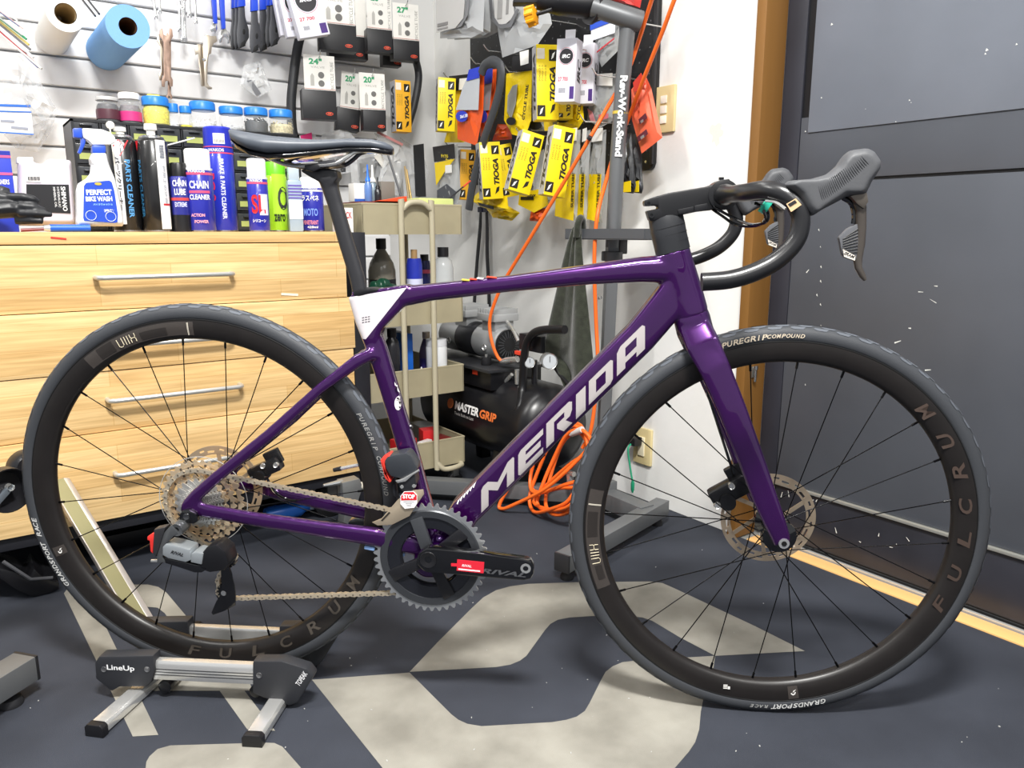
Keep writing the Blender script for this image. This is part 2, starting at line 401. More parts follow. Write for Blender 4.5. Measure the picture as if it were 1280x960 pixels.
bpart('plinth', BX0 - .01, .885, BF + .005, BF + .05, .117, .149, M_blk)
bpart('plinth', BX0 - .01, .885, 2.55, 2.60, .117, .149, M_blk)
for x in (BX0 + .06, .82):
    for y in (BF + .08, 2.5):
        mb = MB().lathe([(.045, -.016), (.05, -.012), (.05, .012), (.045, .016)], 20, axis='y', T=TR((x - BX0, y - BF, .05)))
        c = obj('caster', mb, M('#19191b', .5), bench); obj('fork', MB().box((x - BX0, y - BF, .085), (.03, .055, .064)), M('#8a8a86', .4, metal=.8), c, bevel=.003)
obj('tape_mark', MB().box((.1 + .055 - BX0 + onY(73, 296, BF).x - .155, -.0006, .812), (.03, .0012, .004), (0, .12, 0)), M('#c8372c', .6), bench, smooth=0)
c = onY(362, 368, BF - .001); obj('label_strip', MB().box((c.x - BX0, -.0022, c.z), (.045, .001, .006), (0, .1, 0)), M('#f1e6cf', .6), bench, smooth=0)
# ================================================================== the bicycle
def _axes(yaw, lean):
    f = lambda a, b, c: RGT * a + FWD * b + Vector((0, 0, c))
    n0 = f(math.sin(yaw), -math.cos(yaw), 0); z = Vector((0, 0, 1))
    return f(math.cos(yaw), math.sin(yaw), 0), -(n0 * math.cos(lean) + z * math.sin(lean)), z * math.cos(lean) - n0 * math.sin(lean)
BU, BL, BW = _axes(-.084, -.01919)                      # forward, left, up of the bicycle
CRW = RGT * -.53739 + FWD * 1.29439 + Vector((0, 0, -.46195)) + EYE
TR_ = .342                                             # tyre radius
BO = CRW - BW * TR_
BM = Matrix(((BU.x, BL.x, BW.x, BO.x), (BU.y, BL.y, BW.y, BO.y), (BU.z, BL.z, BW.z, BO.z), (0, 0, 0, 1)))
BMI = BM.inverted()
def L(px, py, off=0.):                                  # picture point on the bicycle plane y = off (near side is -y)
    c = BMI @ EYE; r = BMI.to_3x3() @ ray(px, py)
    return c + r * ((off - c.y) / r.y)
def hp(n, p): return pxm(n, BM @ Vector(p))
AX_R = Vector((0, 0, TR_)); AX_F = Vector((.979, 0, .3166))
bike = thing('road_bicycle', 'metallic purple road bicycle with black wheels and silver down tube lettering', 'bicycle', BM)

M_purple = mat('purple_paint', '#3d0c5e', .22, metal=.55, coat=1., bump=.0)
M_purp2 = bpy.data.materials.new('purple_white_paint'); M_purp2.use_nodes = True
M_black = mat('satin_black', '#17171a', .38, spec=.5)
M_gblack = mat('gloss_black', '#0b0b0d', .12, coat=1.)
M_carbon = mat('carbon_rim', '#1d1a19', .36, var=.1, vscale=40)
M_rubber = mat('tyre_rubber', '#3a3c40', .55, bump=.15, bscale=500, spec=.4)
M_tread = mat('tyre_tread', '#565a61', .6, bump=.3, bscale=400, spec=.35)
M_sil = mat('machined_silver', '#d6d6d4', .25, metal=.8)
M_sild = mat('dark_steel', '#6d6d70', .3, metal=1.)
M_gold = mat('cassette_bronze', '#E6CFAE', .33, metal=.7)
M_chain = mat('chain_nickel', '#D9CBB4', .33, metal=.7)
M_white = mat('white_print', '#e9e6e2', .4)
M_dgrey = mat('dark_grey_print', '#4a4542', .35)

def sect(c, d, h, w_, e=2.6, n=24):
    """superellipse ring at c, across direction d (in the xz plane), h in plane, w_ sideways"""
    c = Vector(c); d = Vector(d).normalized(); pl = Vector((-d.z, 0, d.x)).normalized() if abs(d.x) + abs(d.z) > 1e-6 else Vector((1, 0, 0))
    lat = pl.cross(d).normalized(); out = []
    for j in range(n):
        a = 2 * PI * j / n; ca, sa = math.cos(a), math.sin(a)
        x = abs(ca) ** (2 / e) * (1 if ca >= 0 else -1) * h / 2; y = abs(sa) ** (2 / e) * (1 if sa >= 0 else -1) * w_ / 2
        out.append(c + pl * x + lat * y)
    return out
def loft(mb, st, e=2.6, n=24):
    """st: list of (point, height, width)"""
    P = [Vector(s[0]) for s in st]; rr = []
    for i, s in enumerate(st):
        d = P[min(i + 1, len(P) - 1)] - P[max(i - 1, 0)]
        rr.append(sect(P[i], d, s[1], s[2], s[3] if len(s) > 3 else e, n))
    return mb.rings(rr)

# ---- frame (one continuous shell: lofted tubes fused and smoothed)
fb = MB()
loft(fb, [(L(500, 371), .034, .034), (L(540, 365), .028, .036), (L(640, 354), .026, .036), (L(736, 343), .032, .04), (L(800, 337), .04, .044), (L(838, 336), .045, .046)], 3)
loft(fb, [(L(548, 690), .05, .056), (L(583, 637), .054, .05), (L(700, 519), .054, .046), (L(800, 420), .054, .046), (L(835, 378), .056, .046), (L(852, 352), .05, .044)], 4.5)
loft(fb, [(L(840, 313), .054, .046), (L(846, 335), .056, .05), (L(855, 366), .058, .05), (L(864.5, 394), .054, .054)], 2.4)
loft(fb, [(L(449, 368), .036, .034), (L(458, 400), .035, .034), (L(473, 440), .033, .032), (L(495, 512), .031, .033), (L(513, 572), .033, .036), (L(530, 640), .036, .04), (L(540, 690), .04, .05)], 3)
fb.prism([tuple(L(*q).xz) for q in [(442, 364), (470, 361), (512, 355), (520, 376), (509, 380), (481, 409), (474, 425), (458, 424)]], -.0165, .0165)
bbc = L(538, 699, -.0)
fb.lathe([(.024, -.038), (.0265, -.036), (.0265, .036), (.024, .038)], 28, axis='y', T=Matrix.Translation(Vector((L(540, 697).x, 0, L(540, 694).z))))
for s in (-1, 1):
    def Q(px, py, off):                 # points read off the near side, mirrored for the far side
        q = L(px, py, -off); return Vector((q.x, s * off, q.z))
    dO = Q(236, 628, .07)
    loft(fb, [(Q(468, 441, .012), .02, .02), (Q(448, 450, .021), .022, .016), (Q(400, 486, .036), .0175, .0135), (Q(337, 543, .054), .0195, .0135), (Q(270, 597, .066), .02, .013), (Q(246, 619, .068), .022, .011), (Q(238, 632, .069), .03, .010)], 2.8)
    loft(fb, [(Q(530, 683, .026), .036, .024), (Q(470, 671, .045), .033, .02), (Q(400, 661, .052), .028, .018), (Q(320, 649, .06), .0245, .016), (Q(262, 639, .067), .024, .014), (Q(240, 634, .069), .026, .010)], 2.8)
    fb.lathe([(.014, -.0045), (.014, .0045)], 20, axis='y', T=Matrix.Translation(Q(237, 634, .069)))
me = remesh(fb.mesh('frame'), .0028, 7, .5)
# paint: purple with a white panel behind the seat cluster edge
nt = M_purp2.node_tree; bs = nt.nodes['Principled BSDF']
tc = nt.nodes.new('ShaderNodeTexCoord')
def plane_mask(p, q, flip=1):            # 1 on the left of the line p->q (xz plane, object space)
    d = (q - p).normalized(); nrm = Vector((-d.z, 0, d.x)) * flip
    dp = nt.nodes.new('ShaderNodeVectorMath'); dp.operation = 'DOT_PRODUCT'; dp.inputs[1].default_value = nrm
    nt.links.new(tc.outputs['Object'], dp.inputs[0])
    g = nt.nodes.new('ShaderNodeMath'); g.operation = 'GREATER_THAN'; g.inputs[1].default_value = nrm.dot(p); nt.links.new(dp.outputs['Value'], g.inputs[0]); return g
g1 = plane_mask(L(458, 423, -.017), L(511, 356, -.017)); g2 = plane_mask(L(440, 371, -.017), L(470, 366, -.017), -1)
mu = nt.nodes.new('ShaderNodeMath'); mu.operation = 'MULTIPLY'; nt.links.new(g1.outputs[0], mu.inputs[0]); nt.links.new(g2.outputs[0], mu.inputs[1])
g3 = plane_mask(Vector((0, 0, L(458, 424, -.017).z)), Vector((1, 0, L(458, 424, -.017).z)))
mu2 = nt.nodes.new('ShaderNodeMath'); mu2.operation = 'MULTIPLY'; nt.links.new(mu.outputs[0], mu2.inputs[0]); nt.links.new(g3.outputs[0], mu2.inputs[1])
fl = nt.nodes.new('ShaderNodeTexNoise'); fl.inputs['Scale'].default_value = 2500; nt.links.new(tc.outputs['Object'], fl.inputs['Vector'])
rp = nt.nodes.new('ShaderNodeValToRGB'); rp.color_ramp.elements[0].color = (*lin('#240338'), 1); rp.color_ramp.elements[1].color = (*lin('#4c0f66'), 1); nt.links.new(fl.outputs[0], rp.inputs[0])
mx = nt.nodes.new('ShaderNodeMix'); mx.data_type = 'RGBA'; nt.links.new(mu2.outputs[0], mx.inputs[0]); nt.links.new(rp.outputs[0], mx.inputs[6]); mx.inputs[7].default_value = (*lin('#cfc9cb'), 1)
nt.links.new(mx.outputs[2], bs.inputs['Base Color'])
inv = nt.nodes.new('ShaderNodeMath'); inv.operation = 'MULTIPLY_ADD'; inv.inputs[1].default_value = -.6; inv.inputs[2].default_value = .6; nt.links.new(mu2.outputs[0], inv.inputs[0]); nt.links.new(inv.outputs[0], bs.inputs['Metallic'])
bs.inputs['Roughness'].default_value = .24; bs.inputs['Coat Weight'].default_value = 1; bs.inputs['Coat Roughness'].default_value = .03
frame = obj('frame', me, M_purp2, bike, smooth=60)
fbm = bmesh.new(); fbm.from_mesh(me); FBVH = BVHTree.FromBMesh(fbm); fbm.free()
def decal(name, polys, m, parent, lift=.0005, off=-.02, bvh=None, maxlen=.006):
    """flat shapes given in picture points, laid on the near side of a surface"""
    bvh = bvh or FBVH
    bm = bmesh.new()
    for pl in polys:
        vv = [bm.verts.new(L(a, b, off)) for a, b in pl]; bm.faces.new(vv).normal_update()
    bmesh.ops.triangulate(bm, faces=bm.faces)
    for _ in range(4):
        es = [e for e in bm.edges if e.calc_length() > maxlen]
        if not es: break
        bmesh.ops.subdivide_edges(bm, edges=es, cuts=1); bmesh.ops.triangulate(bm, faces=bm.faces)
    for v in bm.verts:
        h = bvh.ray_cast(Vector((v.co.x, -.25, v.co.z)), Vector((0, 1, 0)))
        if h[0] is not None and h[0].y < 0: v.co.y = h[0].y - lift
        else: v.co.y = off
    me_ = bpy.data.meshes.new(name); bm.to_mesh(me_); bm.free()
    return obj(name, me_, m, parent, smooth=60)
M_logo = mat('silver_decal', '#C9C1BF', .3, metal=.35, coat=.5)
def para(x, y, w_, glyph, hh=31.):       # glyph polygons in (s, t) of a slanted box: s along the tube, t straight up
    return [[(x + s * w_, y - s * w_ * .98 - t * hh) for s, t in pl] for pl in glyph]
g = .2
GL = {'M': [[(0,0),(.22,.0),(.22,.64),(.5,.26),(.5,.6),(.2,1.0),(.06,1.0),(0,.92)], [(.5,.26),(.78,.64),(.78,0),(1,0),(1,.92),(.96,1.0),(.8,1.0),(.5,.6)]],
      'E': [[(0,.1),(.08,0),(1,0),(1,.24),(.3,.24),(.3,.38),(0,.38)], [(0,.38),(.9,.38),(.9,.62),(0,.62)], [(0,.62),(.3,.62),(.3,.76),(1,.76),(1,1),(.1,1),(0,.9)]],
      'R': [[(0,0),(.3,0),(.3,.76),(0,1-.0)], [(0,1),(.3,.76),(.7,.76),(.7,.56),(1,.56),(1,.88),(.88,1)], [(.42,.38),(.42,.56),(1,.56),(.92,.38)], [(.42,.38),(.75,.38),(1.02,0),(.68,0)]],
      'I': [[(0,0),(1,0),(1,1),(0,1)]],
      'D': [[(0,0),(.3,.24),(.3,.76),(0,1)], [(0,1),(.3,.76),(.7,.76),(1,.88),(.9,1)], [(.7,.76),(.7,.24),(1,.12),(1,.88)], [(0,0),(.9,0),(1,.12),(.7,.24),(.3,.24)]],
      'A': [[(0,0),(.3,0),(.3,.76),(0,.86)], [(0,.86),(.3,.76),(.7,.76),(1,.86),(.9,1),(.12,1)], [(.7,.76),(.7,0),(1,0),(1,.86)], [(.3,.2),(.7,.2),(.7,.42),(.3,.42)]]}
for ch, x, y, w_, hh in [('M', 602, 640, 41, 31), ('E', 648, 596, 31, 31), ('R', 683, 560, 32, 31), ('I', 720, 524, 12, 31), ('D', 736, 506, 30, 30), ('A', 771, 470, 35, 33)]:
    decal('lettering', para(x, y, w_, GL[ch], hh), M_logo, frame)
# small maker's marks on the seat tube and near the bottom bracket
decal('sticker', [[(497 + 4.5 * math.cos(a), 505 + 8.5 * math.sin(a)) for a in (2 * PI * k / 16 for k in range(16))]], M_white, frame)
decal('sticker', [[(493, 477), (497, 484), (500, 491), (494, 486)]], M_white, frame)
decal('lettering', [[(571 + i * 4, 629 - i * 4.1), (574 + i * 4, 622 - i * 4.1), (575.2 + i * 4, 622.4 - i * 4.1), (572.3 + i * 4, 629.8 - i * 4.1)] for i in range(6)], M_white, frame)
decal('print', [[(452 + i * 3.6, 397 + j * 3 - i * .6), (454.6 + i * 3.6, 396.6 + j * 3 - i * .6), (454.6 + i * 3.6, 397.6 + j * 3 - i * .6), (452 + i * 3.6, 398 + j * 3 - i * .6)] for i in range(3) for j in range(3)], M('#4a4a50', .5), frame)
# sticker strips on top of the top tube
for (x0, x1, c_) in [(578, 588, '#c9b84a'), (588, 597, '#c9402f'), (597, 605, '#e9e6e2'), (609, 622, '#c9402f')]:
    a = L((x0 + x1) / 2, 348 - (x0 - 578) * .1); obj('sticker', MB().box((a.x, -.006, FBVH.ray_cast(Vector((a.x, -.006, 1.2)), Vector((0, 0, -1)))[0].z + .0006), (hp(x1 - x0, a), .014, .0016), (0, .1, 0)), M(c_, .4), frame, bevel=.0004)

# bolts, bosses on the frame
for (px, py) in [(514, 575), (511, 533)]:
    p_ = L(px, py); obj('bottle_bolt', MB().lathe([(.0045, -.004), (.0045, 0), (.003, .002)], 10, T=TR((p_.x + .004, 0, p_.z), 0, 0, R(70))), M_sild, frame)
p_ = L(548, 675, -.025); obj('frame_grommet', MB().lathe([(.012, -.004), (.011, .003), (.006, .006)], 14, T=TR((p_.x, -.026, p_.z), 0, R(70))), M_purple, frame)

# ---- fork
fk = MB()
loft(fk, [(L(862.5, 388), .052, .05), (L(864.5, 397), .057, .055), (L(868, 412), .058, .056), (L(876, 432), .054, .06)], 2.4)
for s in (-1, 1):
    def Q(px, py, off):
        q = L(px, py, -off); return Vector((q.x, s * off, q.z))
    loft(fk, [(Q(868, 408, .014), .05, .026), (Q(878, 430, .032), .053, .024), (Q(893, 460, .046), .048, .02), (Q(915, 512, .052), .044, .018), (Q(938, 572, .055), .041, .016), (Q(957, 625, .057), .039, .015), (Q(968, 652, .058), .035, .014), (Q(976, 672, .058), .030, .013), (Q(977.5, 680, .058), .026, .012)], 3.2)
me = remesh(fk.mesh('fork'), .0028, 6, .5)
fork = obj('fork', me, M_purp2, bike, smooth=60)
q = AX_F + Vector((0, -.0655, 0))
obj('thru_axle', MB().lathe([(.0035, -.012), (.0042, .0), (.0085, 0), (.0085, -.004), (.0075, -.006)], 18, axis='y', T=TR(q)), M_sil, fork)
obj('axle_socket', MB().lathe([(.0044, 0), (.0044, .0005)], 6, axis='y', T=TR(q + Vector((0, -.0006, 0)))), M('#050505', .6), fork)

# ---- wheels
def wheel(name, ax, rotor_r, rear):
    wh = sub(name, bike, Matrix.Translation(ax))
    # tyre: sidewalls, with a tread band and worn blocks proud of it
    prof = []
    for k in range(15):
        a = R(-128 + 256 * k / 14); prof.append((.326 + .016 * math.cos(a), .0155 * math.sin(a)))
    rr = [[(q_ * math.cos(t), h, q_ * math.sin(t)) for q_, h in prof] for t in (2 * PI * i / 120 for i in range(120))]
    ty = obj('tyre', MB().rings(rr, True, False), M_rubber, wh, smooth=80)
    mb = MB()
    for sgn in (-1, 1):
        for i in range(60):                # shield-shaped tread panels
            t0 = 2 * PI * i / 60; 
            for (b0, b1, u0, u1) in ((12, 30, 0, .62), (32, 50, .35, .97)):
                vs_ = []
                for (bb, uu) in ((b0, u0), (b0, u1), ((b0+b1)/2, u1 + .05), (b1, u1 - .1), (b1, u0 + .12)):
                    a = R(bb); q_ = .326 + .0166 * math.cos(a); h = sgn * .0161 * math.sin(a); t = t0 + 2 * PI / 60 * uu
                    vs_.append((q_ * math.cos(t), h, q_ * math.sin(t)))
                mb.add(vs_, [(0, 1, 2, 3, 4)])
    obj('tread', mb, M_tread, wh, smooth=0)
    # rim
    prof = [(.3165, -.0125), (.316, -.0142), (.310, -.0145), (.300, -.0137), (.290, -.0115), (.2845, -.008), (.2825, -.003), (.2825, .003), (.2845, .008), (.290, .0115), (.300, .0137), (.310, .0145), (.316, .0142), (.3165, .0125)]
    rr = [[(q_ * math.cos(t), h, q_ * math.sin(t)) for q_, h in prof] for t in (2 * PI * i / 120 for i in range(120))]
    rim = obj('rim', MB().rings(rr, True, False), M_carbon, wh, smooth=50)
    obj('bead_line', MB().torus(.3172, .0011, 120, 6, T=TR((0, -.0135, 0))), M('#0c0c0d', .6), wh)
    # hub
    hubp = [(.008, -.05), (.0105, -.05), (.012, -.044), (.027, -.038), (.0275, -.034), (.016, -.028), (.012, 0), (.016, .024), (.025, .03), (.025, .034), (.014, .038), (.0105, .05), (.008, .05)] if not rear else \
           [(.008, -.066), (.017, -.064), (.017, -.026), (.026, -.0235), (.026, -.02), (.016, -.014), (.014, .018), (.023, .026), (.023, .03), (.013, .036), (.0105, .066), (.008, .066)]
    obj('hub', MB().lathe([(r_, -z) for r_, z in hubp][::-1] if False else [(r_, -z) for r_, z in hubp], 32, axis='y'), M_gblack, wh)
    # spokes: 24, crossed twice
    fl_n, fl_f, fr = ((-.036, .032, .0255) if not rear else (-.022, .028, .0245))
    spm = {}
    for i in range(24):
        side = i % 2; y0 = fl_n if side == 0 else fl_f
        tr = 2 * PI * i / 24 + (R(4) if rear else R(-3.5))
        tw = R(68) * (1 if (i // 2) % 2 else -1)
        a = Vector((fr * math.cos(tr + tw), y0, fr * math.sin(tr + tw))); b = Vector((.2835 * math.cos(tr), .0, .2835 * math.sin(tr)))
        n_ = b + (a - b).normalized() * .012
        mb = MB().tube([a, n_], .00095, 6); mb.tube([n_, b], .0021, 6)
        obj('spoke', mb, M('#101012', .22, metal=.6), wh, smooth=60)
    # brake rotor on the far side
    if rotor_r:
        mb = MB(); n = 96; yr = .042 if not rear else .045; th = .0017
        rows_ = [rotor_r - .016, rotor_r - .0125, rotor_r - .0085, rotor_r - .005, rotor_r]
        def cell(r0, r1, a0, a1):
            vs_ = [(r * math.cos(a), y, r * math.sin(a)) for y in (yr - th/2, yr + th/2) for r, a in ((r0, a0), (r1, a0), (r1, a1), (r0, a1))]
            mb.add(vs_, [(0,1,2,3),(7,6,5,4),(0,4,5,1),(1,5,6,2),(2,6,7,3),(3,7,4,0)])
        for i in range(n):
            a0, a1 = 2 * PI * i / n, 2 * PI * (i + 1) / n
            for k in range(4):
                if (k == 1 and i % 8 in (1, 2, 3)) or (k == 2 and i % 8 in (5, 6)): continue
                cell(rows_[k], rows_[k+1], a0, a1)
        for i in range(6):
            a = 2 * PI * i / 6; d = R(28)
            mb.tube([(.018 * math.cos(a), yr, .018 * math.sin(a)), ((rotor_r - .014) * math.cos(a + d), yr, (rotor_r - .014) * math.sin(a + d))], .0045, 6, flat=.25, up=(0, 1, 0)) if False else None
            p0 = Vector((.019 * math.cos(a), yr, .019 * math.sin(a))); p1 = Vector(((rotor_r - .0145) * math.cos(a + d), yr, (rotor_r - .0145) * math.sin(a + d)))
            s_ = (p1 - p0).cross(Vector((0, 1, 0))).normalized() * .0035
            mb.add([p0 - s_ + Vector((0, -th/2, 0)), p1 - s_ + Vector((0, -th/2, 0)), p1 + s_ + Vector((0, -th/2, 0)), p0 + s_ + Vector((0, -th/2, 0)),
                    p0 - s_ + Vector((0, th/2, 0)), p1 - s_ + Vector((0, th/2, 0)), p1 + s_ + Vector((0, th/2, 0)), p0 + s_ + Vector((0, th/2, 0))], [(0,1,2,3),(7,6,5,4),(0,4,5,1),(1,5,6,2),(2,6,7,3),(3,7,4,0)])
        mb.lathe([(.012, yr - .003), (.024, yr - .003), (.024, yr + .003), (.012, yr + .003)], 24, axis='y', T=Matrix.Scale(-1, 4, (0, 1, 0)))
        obj('brake_rotor', mb, mat('rotor_steel', '#D8C2A6', .3, metal=.75), wh, smooth=30)
    return wh, rim, ty
fw, frim, ftyre = wheel('front_wheel', AX_F, .080, False)
rw, rrim, rtyre = wheel('rear_wheel', AX_R, .080, True)
def rim_glyphs(s, th0, step, r, size, m, parent, y=-.0148, flip=1, bold=.03, shear=0., name='lettering', wscale=1.):
    """letters set round the rim; th0 in degrees, step per letter; flip=1 tops point outward"""
    mb = MB(); big = size > .015
    for i, ch in enumerate(s):
        if ch == ' ': continue
        if big: mb = MB()
        th = R(th0 + step * i)
        # at angle th the outward direction is (cos, sin); letter up = flip * outward, letter right = clockwise when flip=1
        up = Vector((math.cos(th), 0, math.sin(th))) * flip; rt = Vector((up.z, 0, -up.x))
        T = Matrix(((rt.x, 0, up.x, r * math.cos(th)), (0, 1, 0, y), (rt.z, 0, up.z, r * math.sin(th)), (0, 0, 0, 1)))
        text_into(mb, ch, T, width=None if ch in 'I1l' else size * .8 * wscale, height=size, bold=bold, shear=shear)
        if big: obj(name, mb, m, parent, smooth=0)
    return None if big else obj(name, mb, m, parent, smooth=0)
def rim_patch(t0, t1, r0, r1, m, parent, y=-.0146, n=10, name='rim_panel', sl=0):
    mb = MB(); vs_ = []; lift = .0004 if name == 'rim_panel' else .0009; r0 = max(r0, .2905)
    def yy(r): 
        T_ = [(.2825, .003), (.2845, .008), (.290, .0115), (.300, .0137), (.310, .0145), (.316, .0142), (.345, .0142)]
        for (ra, ya), (rb, yb) in zip(T_, T_[1:]):
            if ra <= r <= rb: return -(ya + (yb - ya) * (r - ra) / (rb - ra))
        return -.0145
    K = 4
    for i in range(n + 1):
        t = R(t0 + (t1 - t0) * i / n)
        for k in range(K + 1):
            r = r0 + (r1 - r0) * k / K
            vs_.append((r * math.cos(t + R(sl) * k / K), yy(r) - lift, r * math.sin(t + R(sl) * k / K)))
    mb.add(vs_, [(i*(K+1)+k, i*(K+1)+k+1, (i+1)*(K+1)+k+1, (i+1)*(K+1)+k) for i in range(n) for k in range(K)])
    return obj(name, mb, m, parent, smooth=60)
def ang(ax, px, py):                     # clock angle of a picture point about a wheel axis
    q = L(px, py, -.0145); return math.degrees(math.atan2(q.z - ax.z, q.x - ax.x)), math.hypot(q.x - ax.x, q.z - ax.z)
M_rp = mat('rim_grey_print', '#3f3a37', .26, spec=.6)
M_rp2 = mat('rim_brown_print', '#473b35', .3)
# tyre writing
def tyre_text(s, a0, step, size, m, wh, flip, r=.3262, wscale=1.):
    return rim_glyphs(s, a0, step, r, size, m, wh, y=-.0161, flip=flip, shear=.25, bold=.02, wscale=wscale * 1.35)
# front: PUREGRIP COMPOUND over the top, GRANDSPORT RACE at the bottom (upside down), big dark letters on the right
a0 = ang(AX_F, 905, 431)[0]; a1 = ang(AX_F, 1003, 421)[0]
tyre_text('PUREGRIP', a0, (a1 - a0) * .52 / 7, .0085, M('#c9bba6', .5), fw, 1)
tyre_text('COMPOUND', a0 + (a1 - a0) * .58, (a1 - a0) * .42 / 7, .0062, M('#c9bba6', .5), fw, 1)
a0 = ang(AX_F, 1029, 879)[0]; a1 = ang(AX_F, 938, 880)[0]
tyre_text('GRANDSPORT', a0, (a1 - a0) * .68 / 9, .0085, M('#c7c7c5', .5), fw, 1)
tyre_text('RACE', a0 + (a1 - a0) * .78, (a1 - a0) * .2 / 3, .006, M('#9a9a98', .5), fw, 1)
a0 = ang(AX_F, 1150, 520)[0]; a1 = ang(AX_F, 1178, 756)[0]
rim_glyphs('FULCRUM', a1 - 0, -(a1 - a0) / 6 if False else (a0 - a1) / 6, .2985, .0205, M_rp2, frim, flip=-1, y=-.0145, shear=.2, bold=.02, wscale=1.75)
a0 = ang(AX_F, 745, 645)[0]; a1 = ang(AX_F, 752, 712)[0]
# tall outlined maker letters (an open U, two bars and an open X)
def tall_mark(wh_rim, t, outward_flip):
    mb = MB(); r0, r1 = .2945, .309; y = -.0149; s_ = .00055
    def P_(dt, r): a = R(t + dt * outward_flip); return (r * math.cos(a), y + (.309 - r) * .04, r * math.sin(a))
    U = [P_(-3.2, r1), P_(-3.2, r0 + .002), P_(-2.7, r0), P_(-2.0, r0), P_(-1.5, r0 + .002), P_(-1.5, r1)]
    mb.tube(U, s_, 5)
    for dt in (-.5, .5): mb.tube([P_(dt, r1), P_(dt, r0)], s_, 5)
    m_ = (r0 + r1) / 2
    mb.tube([P_(1.5, r1), P_(1.5, m_ + .0015), P_(1.9, m_), P_(2.8, m_), P_(3.2, m_ + .0015), P_(3.2, r1)], s_, 5)
    mb.tube([P_(1.5, r0), P_(1.5, m_ - .0015), P_(1.9, m_), P_(2.8, m_), P_(3.2, m_ - .0015), P_(3.2, r0)], s_, 5)
    obj('lettering', mb, M('#d9cdb0', .4), wh_rim, smooth=0)
tF = ang(AX_F, 748, 692)[0]
rim_patch(tF - 22, tF + 20 - 8, .286, .3135, M_rp, frim, n=24); rim_patch(tF - 14.5, tF - 6, .294, .311, M('#2b2725', .35), frim, y=-.015, name='rim_dark_panel')  # darker panels laid over the grey rim print
rim_patch(tF - 17.2, tF - 16.7, .29, .312, M('#b9b2a4', .4), frim, name='rim_line'); rim_patch(tF + 4, tF + 9, .294, .306, M('#2b2725', .35), frim, name='rim_dark_panel')
tall_mark(frim, tF, -1)
tR = ang(AX_R, 160, 429)[0]
rim_patch(tR - 23, tR + 16, .286, .3135, M_rp, rrim, n=24); rim_patch(tR - 14, tR - 5, .293, .306, M('#2b2725', .35), rrim, name='rim_dark_panel'); rim_patch(tR + 5, tR + 11, .293, .312, M('#2b2725', .35), rrim, name='rim_dark_panel')
rim_patch(tR - 21.5, tR - 21, .288, .312, M('#b9b2a4', .4), rrim, name='rim_line')
tall_mark(rrim, tR, -1)
for ax, rim_, (px, py) in ((AX_F, frim, (991, 862)), (AX_R, rrim, (78, 687))):   # small crest patches
    t = ang(ax, px, py)[0]; rim_patch(t - 1.6, t + 1.6, .288, .3135, M_rp, rim_)
    mb = MB(); c_ = Vector((.301 * math.cos(R(t)), -.0152, .301 * math.sin(R(t))))
    mb.add([c_ + Vector((.0042 * math.cos(a) * k, 0, .0056 * math.sin(a) * k)) for k in (1, .55) for a in (R(200 + 22 * j) for j in range(9))], [(j, j+1, 10+j, 9+j) for j in range(8)])
    mb.add([c_ + Vector(q_) for q_ in ((.0, 0, .0035), (.0045, 0, .006), (.0015, 0, .0015), (-.001, 0, -.001))], [(0, 1, 2, 3)])
    obj('crest', mb, M_white, rim_, smooth=0)
t = ang(AX_F, 908, 856)[0]; mb = MB()
for k in range(3): mb.box((.299 * math.cos(R(t)) - .001, -.0155, .299 * math.sin(R(t)) - .003 + .003 * k), (.007, .0006, .0014))
mb.box((.299 * math.cos(R(t)) + .005, -.0155, .299 * math.sin(R(t)) - .002), (.004, .0006, .005)); obj('print', mb, M_white, frim, smooth=0)
# rear: FULCRUM along the bottom, PUREGRIP on the right shoulder, GRANDSPORT RACE on the left
a0 = ang(AX_R, 243, 814)[0]; a1 = ang(AX_R, 452, 735)[0]
rim_glyphs('FULCRUM', a0, (a1 - a0) / 6, .2985, .0205, M('#4c4640', .26), rrim, flip=-1, y=-.0145, shear=.2, bold=.02, wscale=1.55)
a0 = ang(AX_R, 452, 517)[0]; a1 = ang(AX_R, 478, 575)[0]
tyre_text('PUREGRIP COMPOUND', a0, (a1 - a0) / 9.5, .0075, M('#8f8f8d', .5), rw, 1, r=.3255)
a0 = ang(AX_R, 74, 735)[0]; a1 = ang(AX_R, 40, 650)[0]
tyre_text('GRANDSPORT RACE', a0, (a1 - a0) / 14, .0085, M('#c7c7c5', .5), rw, 1, r=.3255)
# ---- saddle, seat post
def ppoly(pts, off): return [(L(a, b, off).x, L(a, b, off).z) for a, b in pts]
st = [(299, 163.5, 167, .040), (305, 164.5, 174, .055), (315, 166.5, 181, .064), (330, 169, 188, .070), (350, 172, 192.5, .068), (374, 174, 191.5, .054), (395, 175.5, 189, .043), (411, 175.5, 187, .035), (439, 174, 184, .027), (467, 174.5, 184.5, .022), (482, 178, 187, .018), (489, 182, 188, .012), (491.5, 185, 187.5, .005)]
saddle = sub('saddle', bike)
def saddle_rings(dz_top, dz_bot, kw, full=True):
    rr = []
    for px, t, b, hw in st:
        a = L(px, t); zb = L(px, b, -hw).z; x = a.x; zt = a.z
        if not full: zt = zb + .006
        ring = []
        for j in range(20):
            an = 2 * PI * j / 20; c_, s_ = math.cos(an), math.sin(an)
            y = abs(c_) ** .62 * (1 if c_ >= 0 else -1) * hw * kw
            zz = (zt + zb) / 2 + (zt - zb) / 2 * (abs(s_) ** .85 if s_ >= 0 else -abs(s_) ** .35)
            ring.append((x, y, zz + (dz_top if s_ > 0 else dz_bot)))
        rr.append(ring)
    return rr
obj('saddle_cover', MB().rings(saddle_rings(0, 0, 1)), mat('saddle_grey_black', '#4a4f57', .42, spec=.45), saddle, smooth=70)
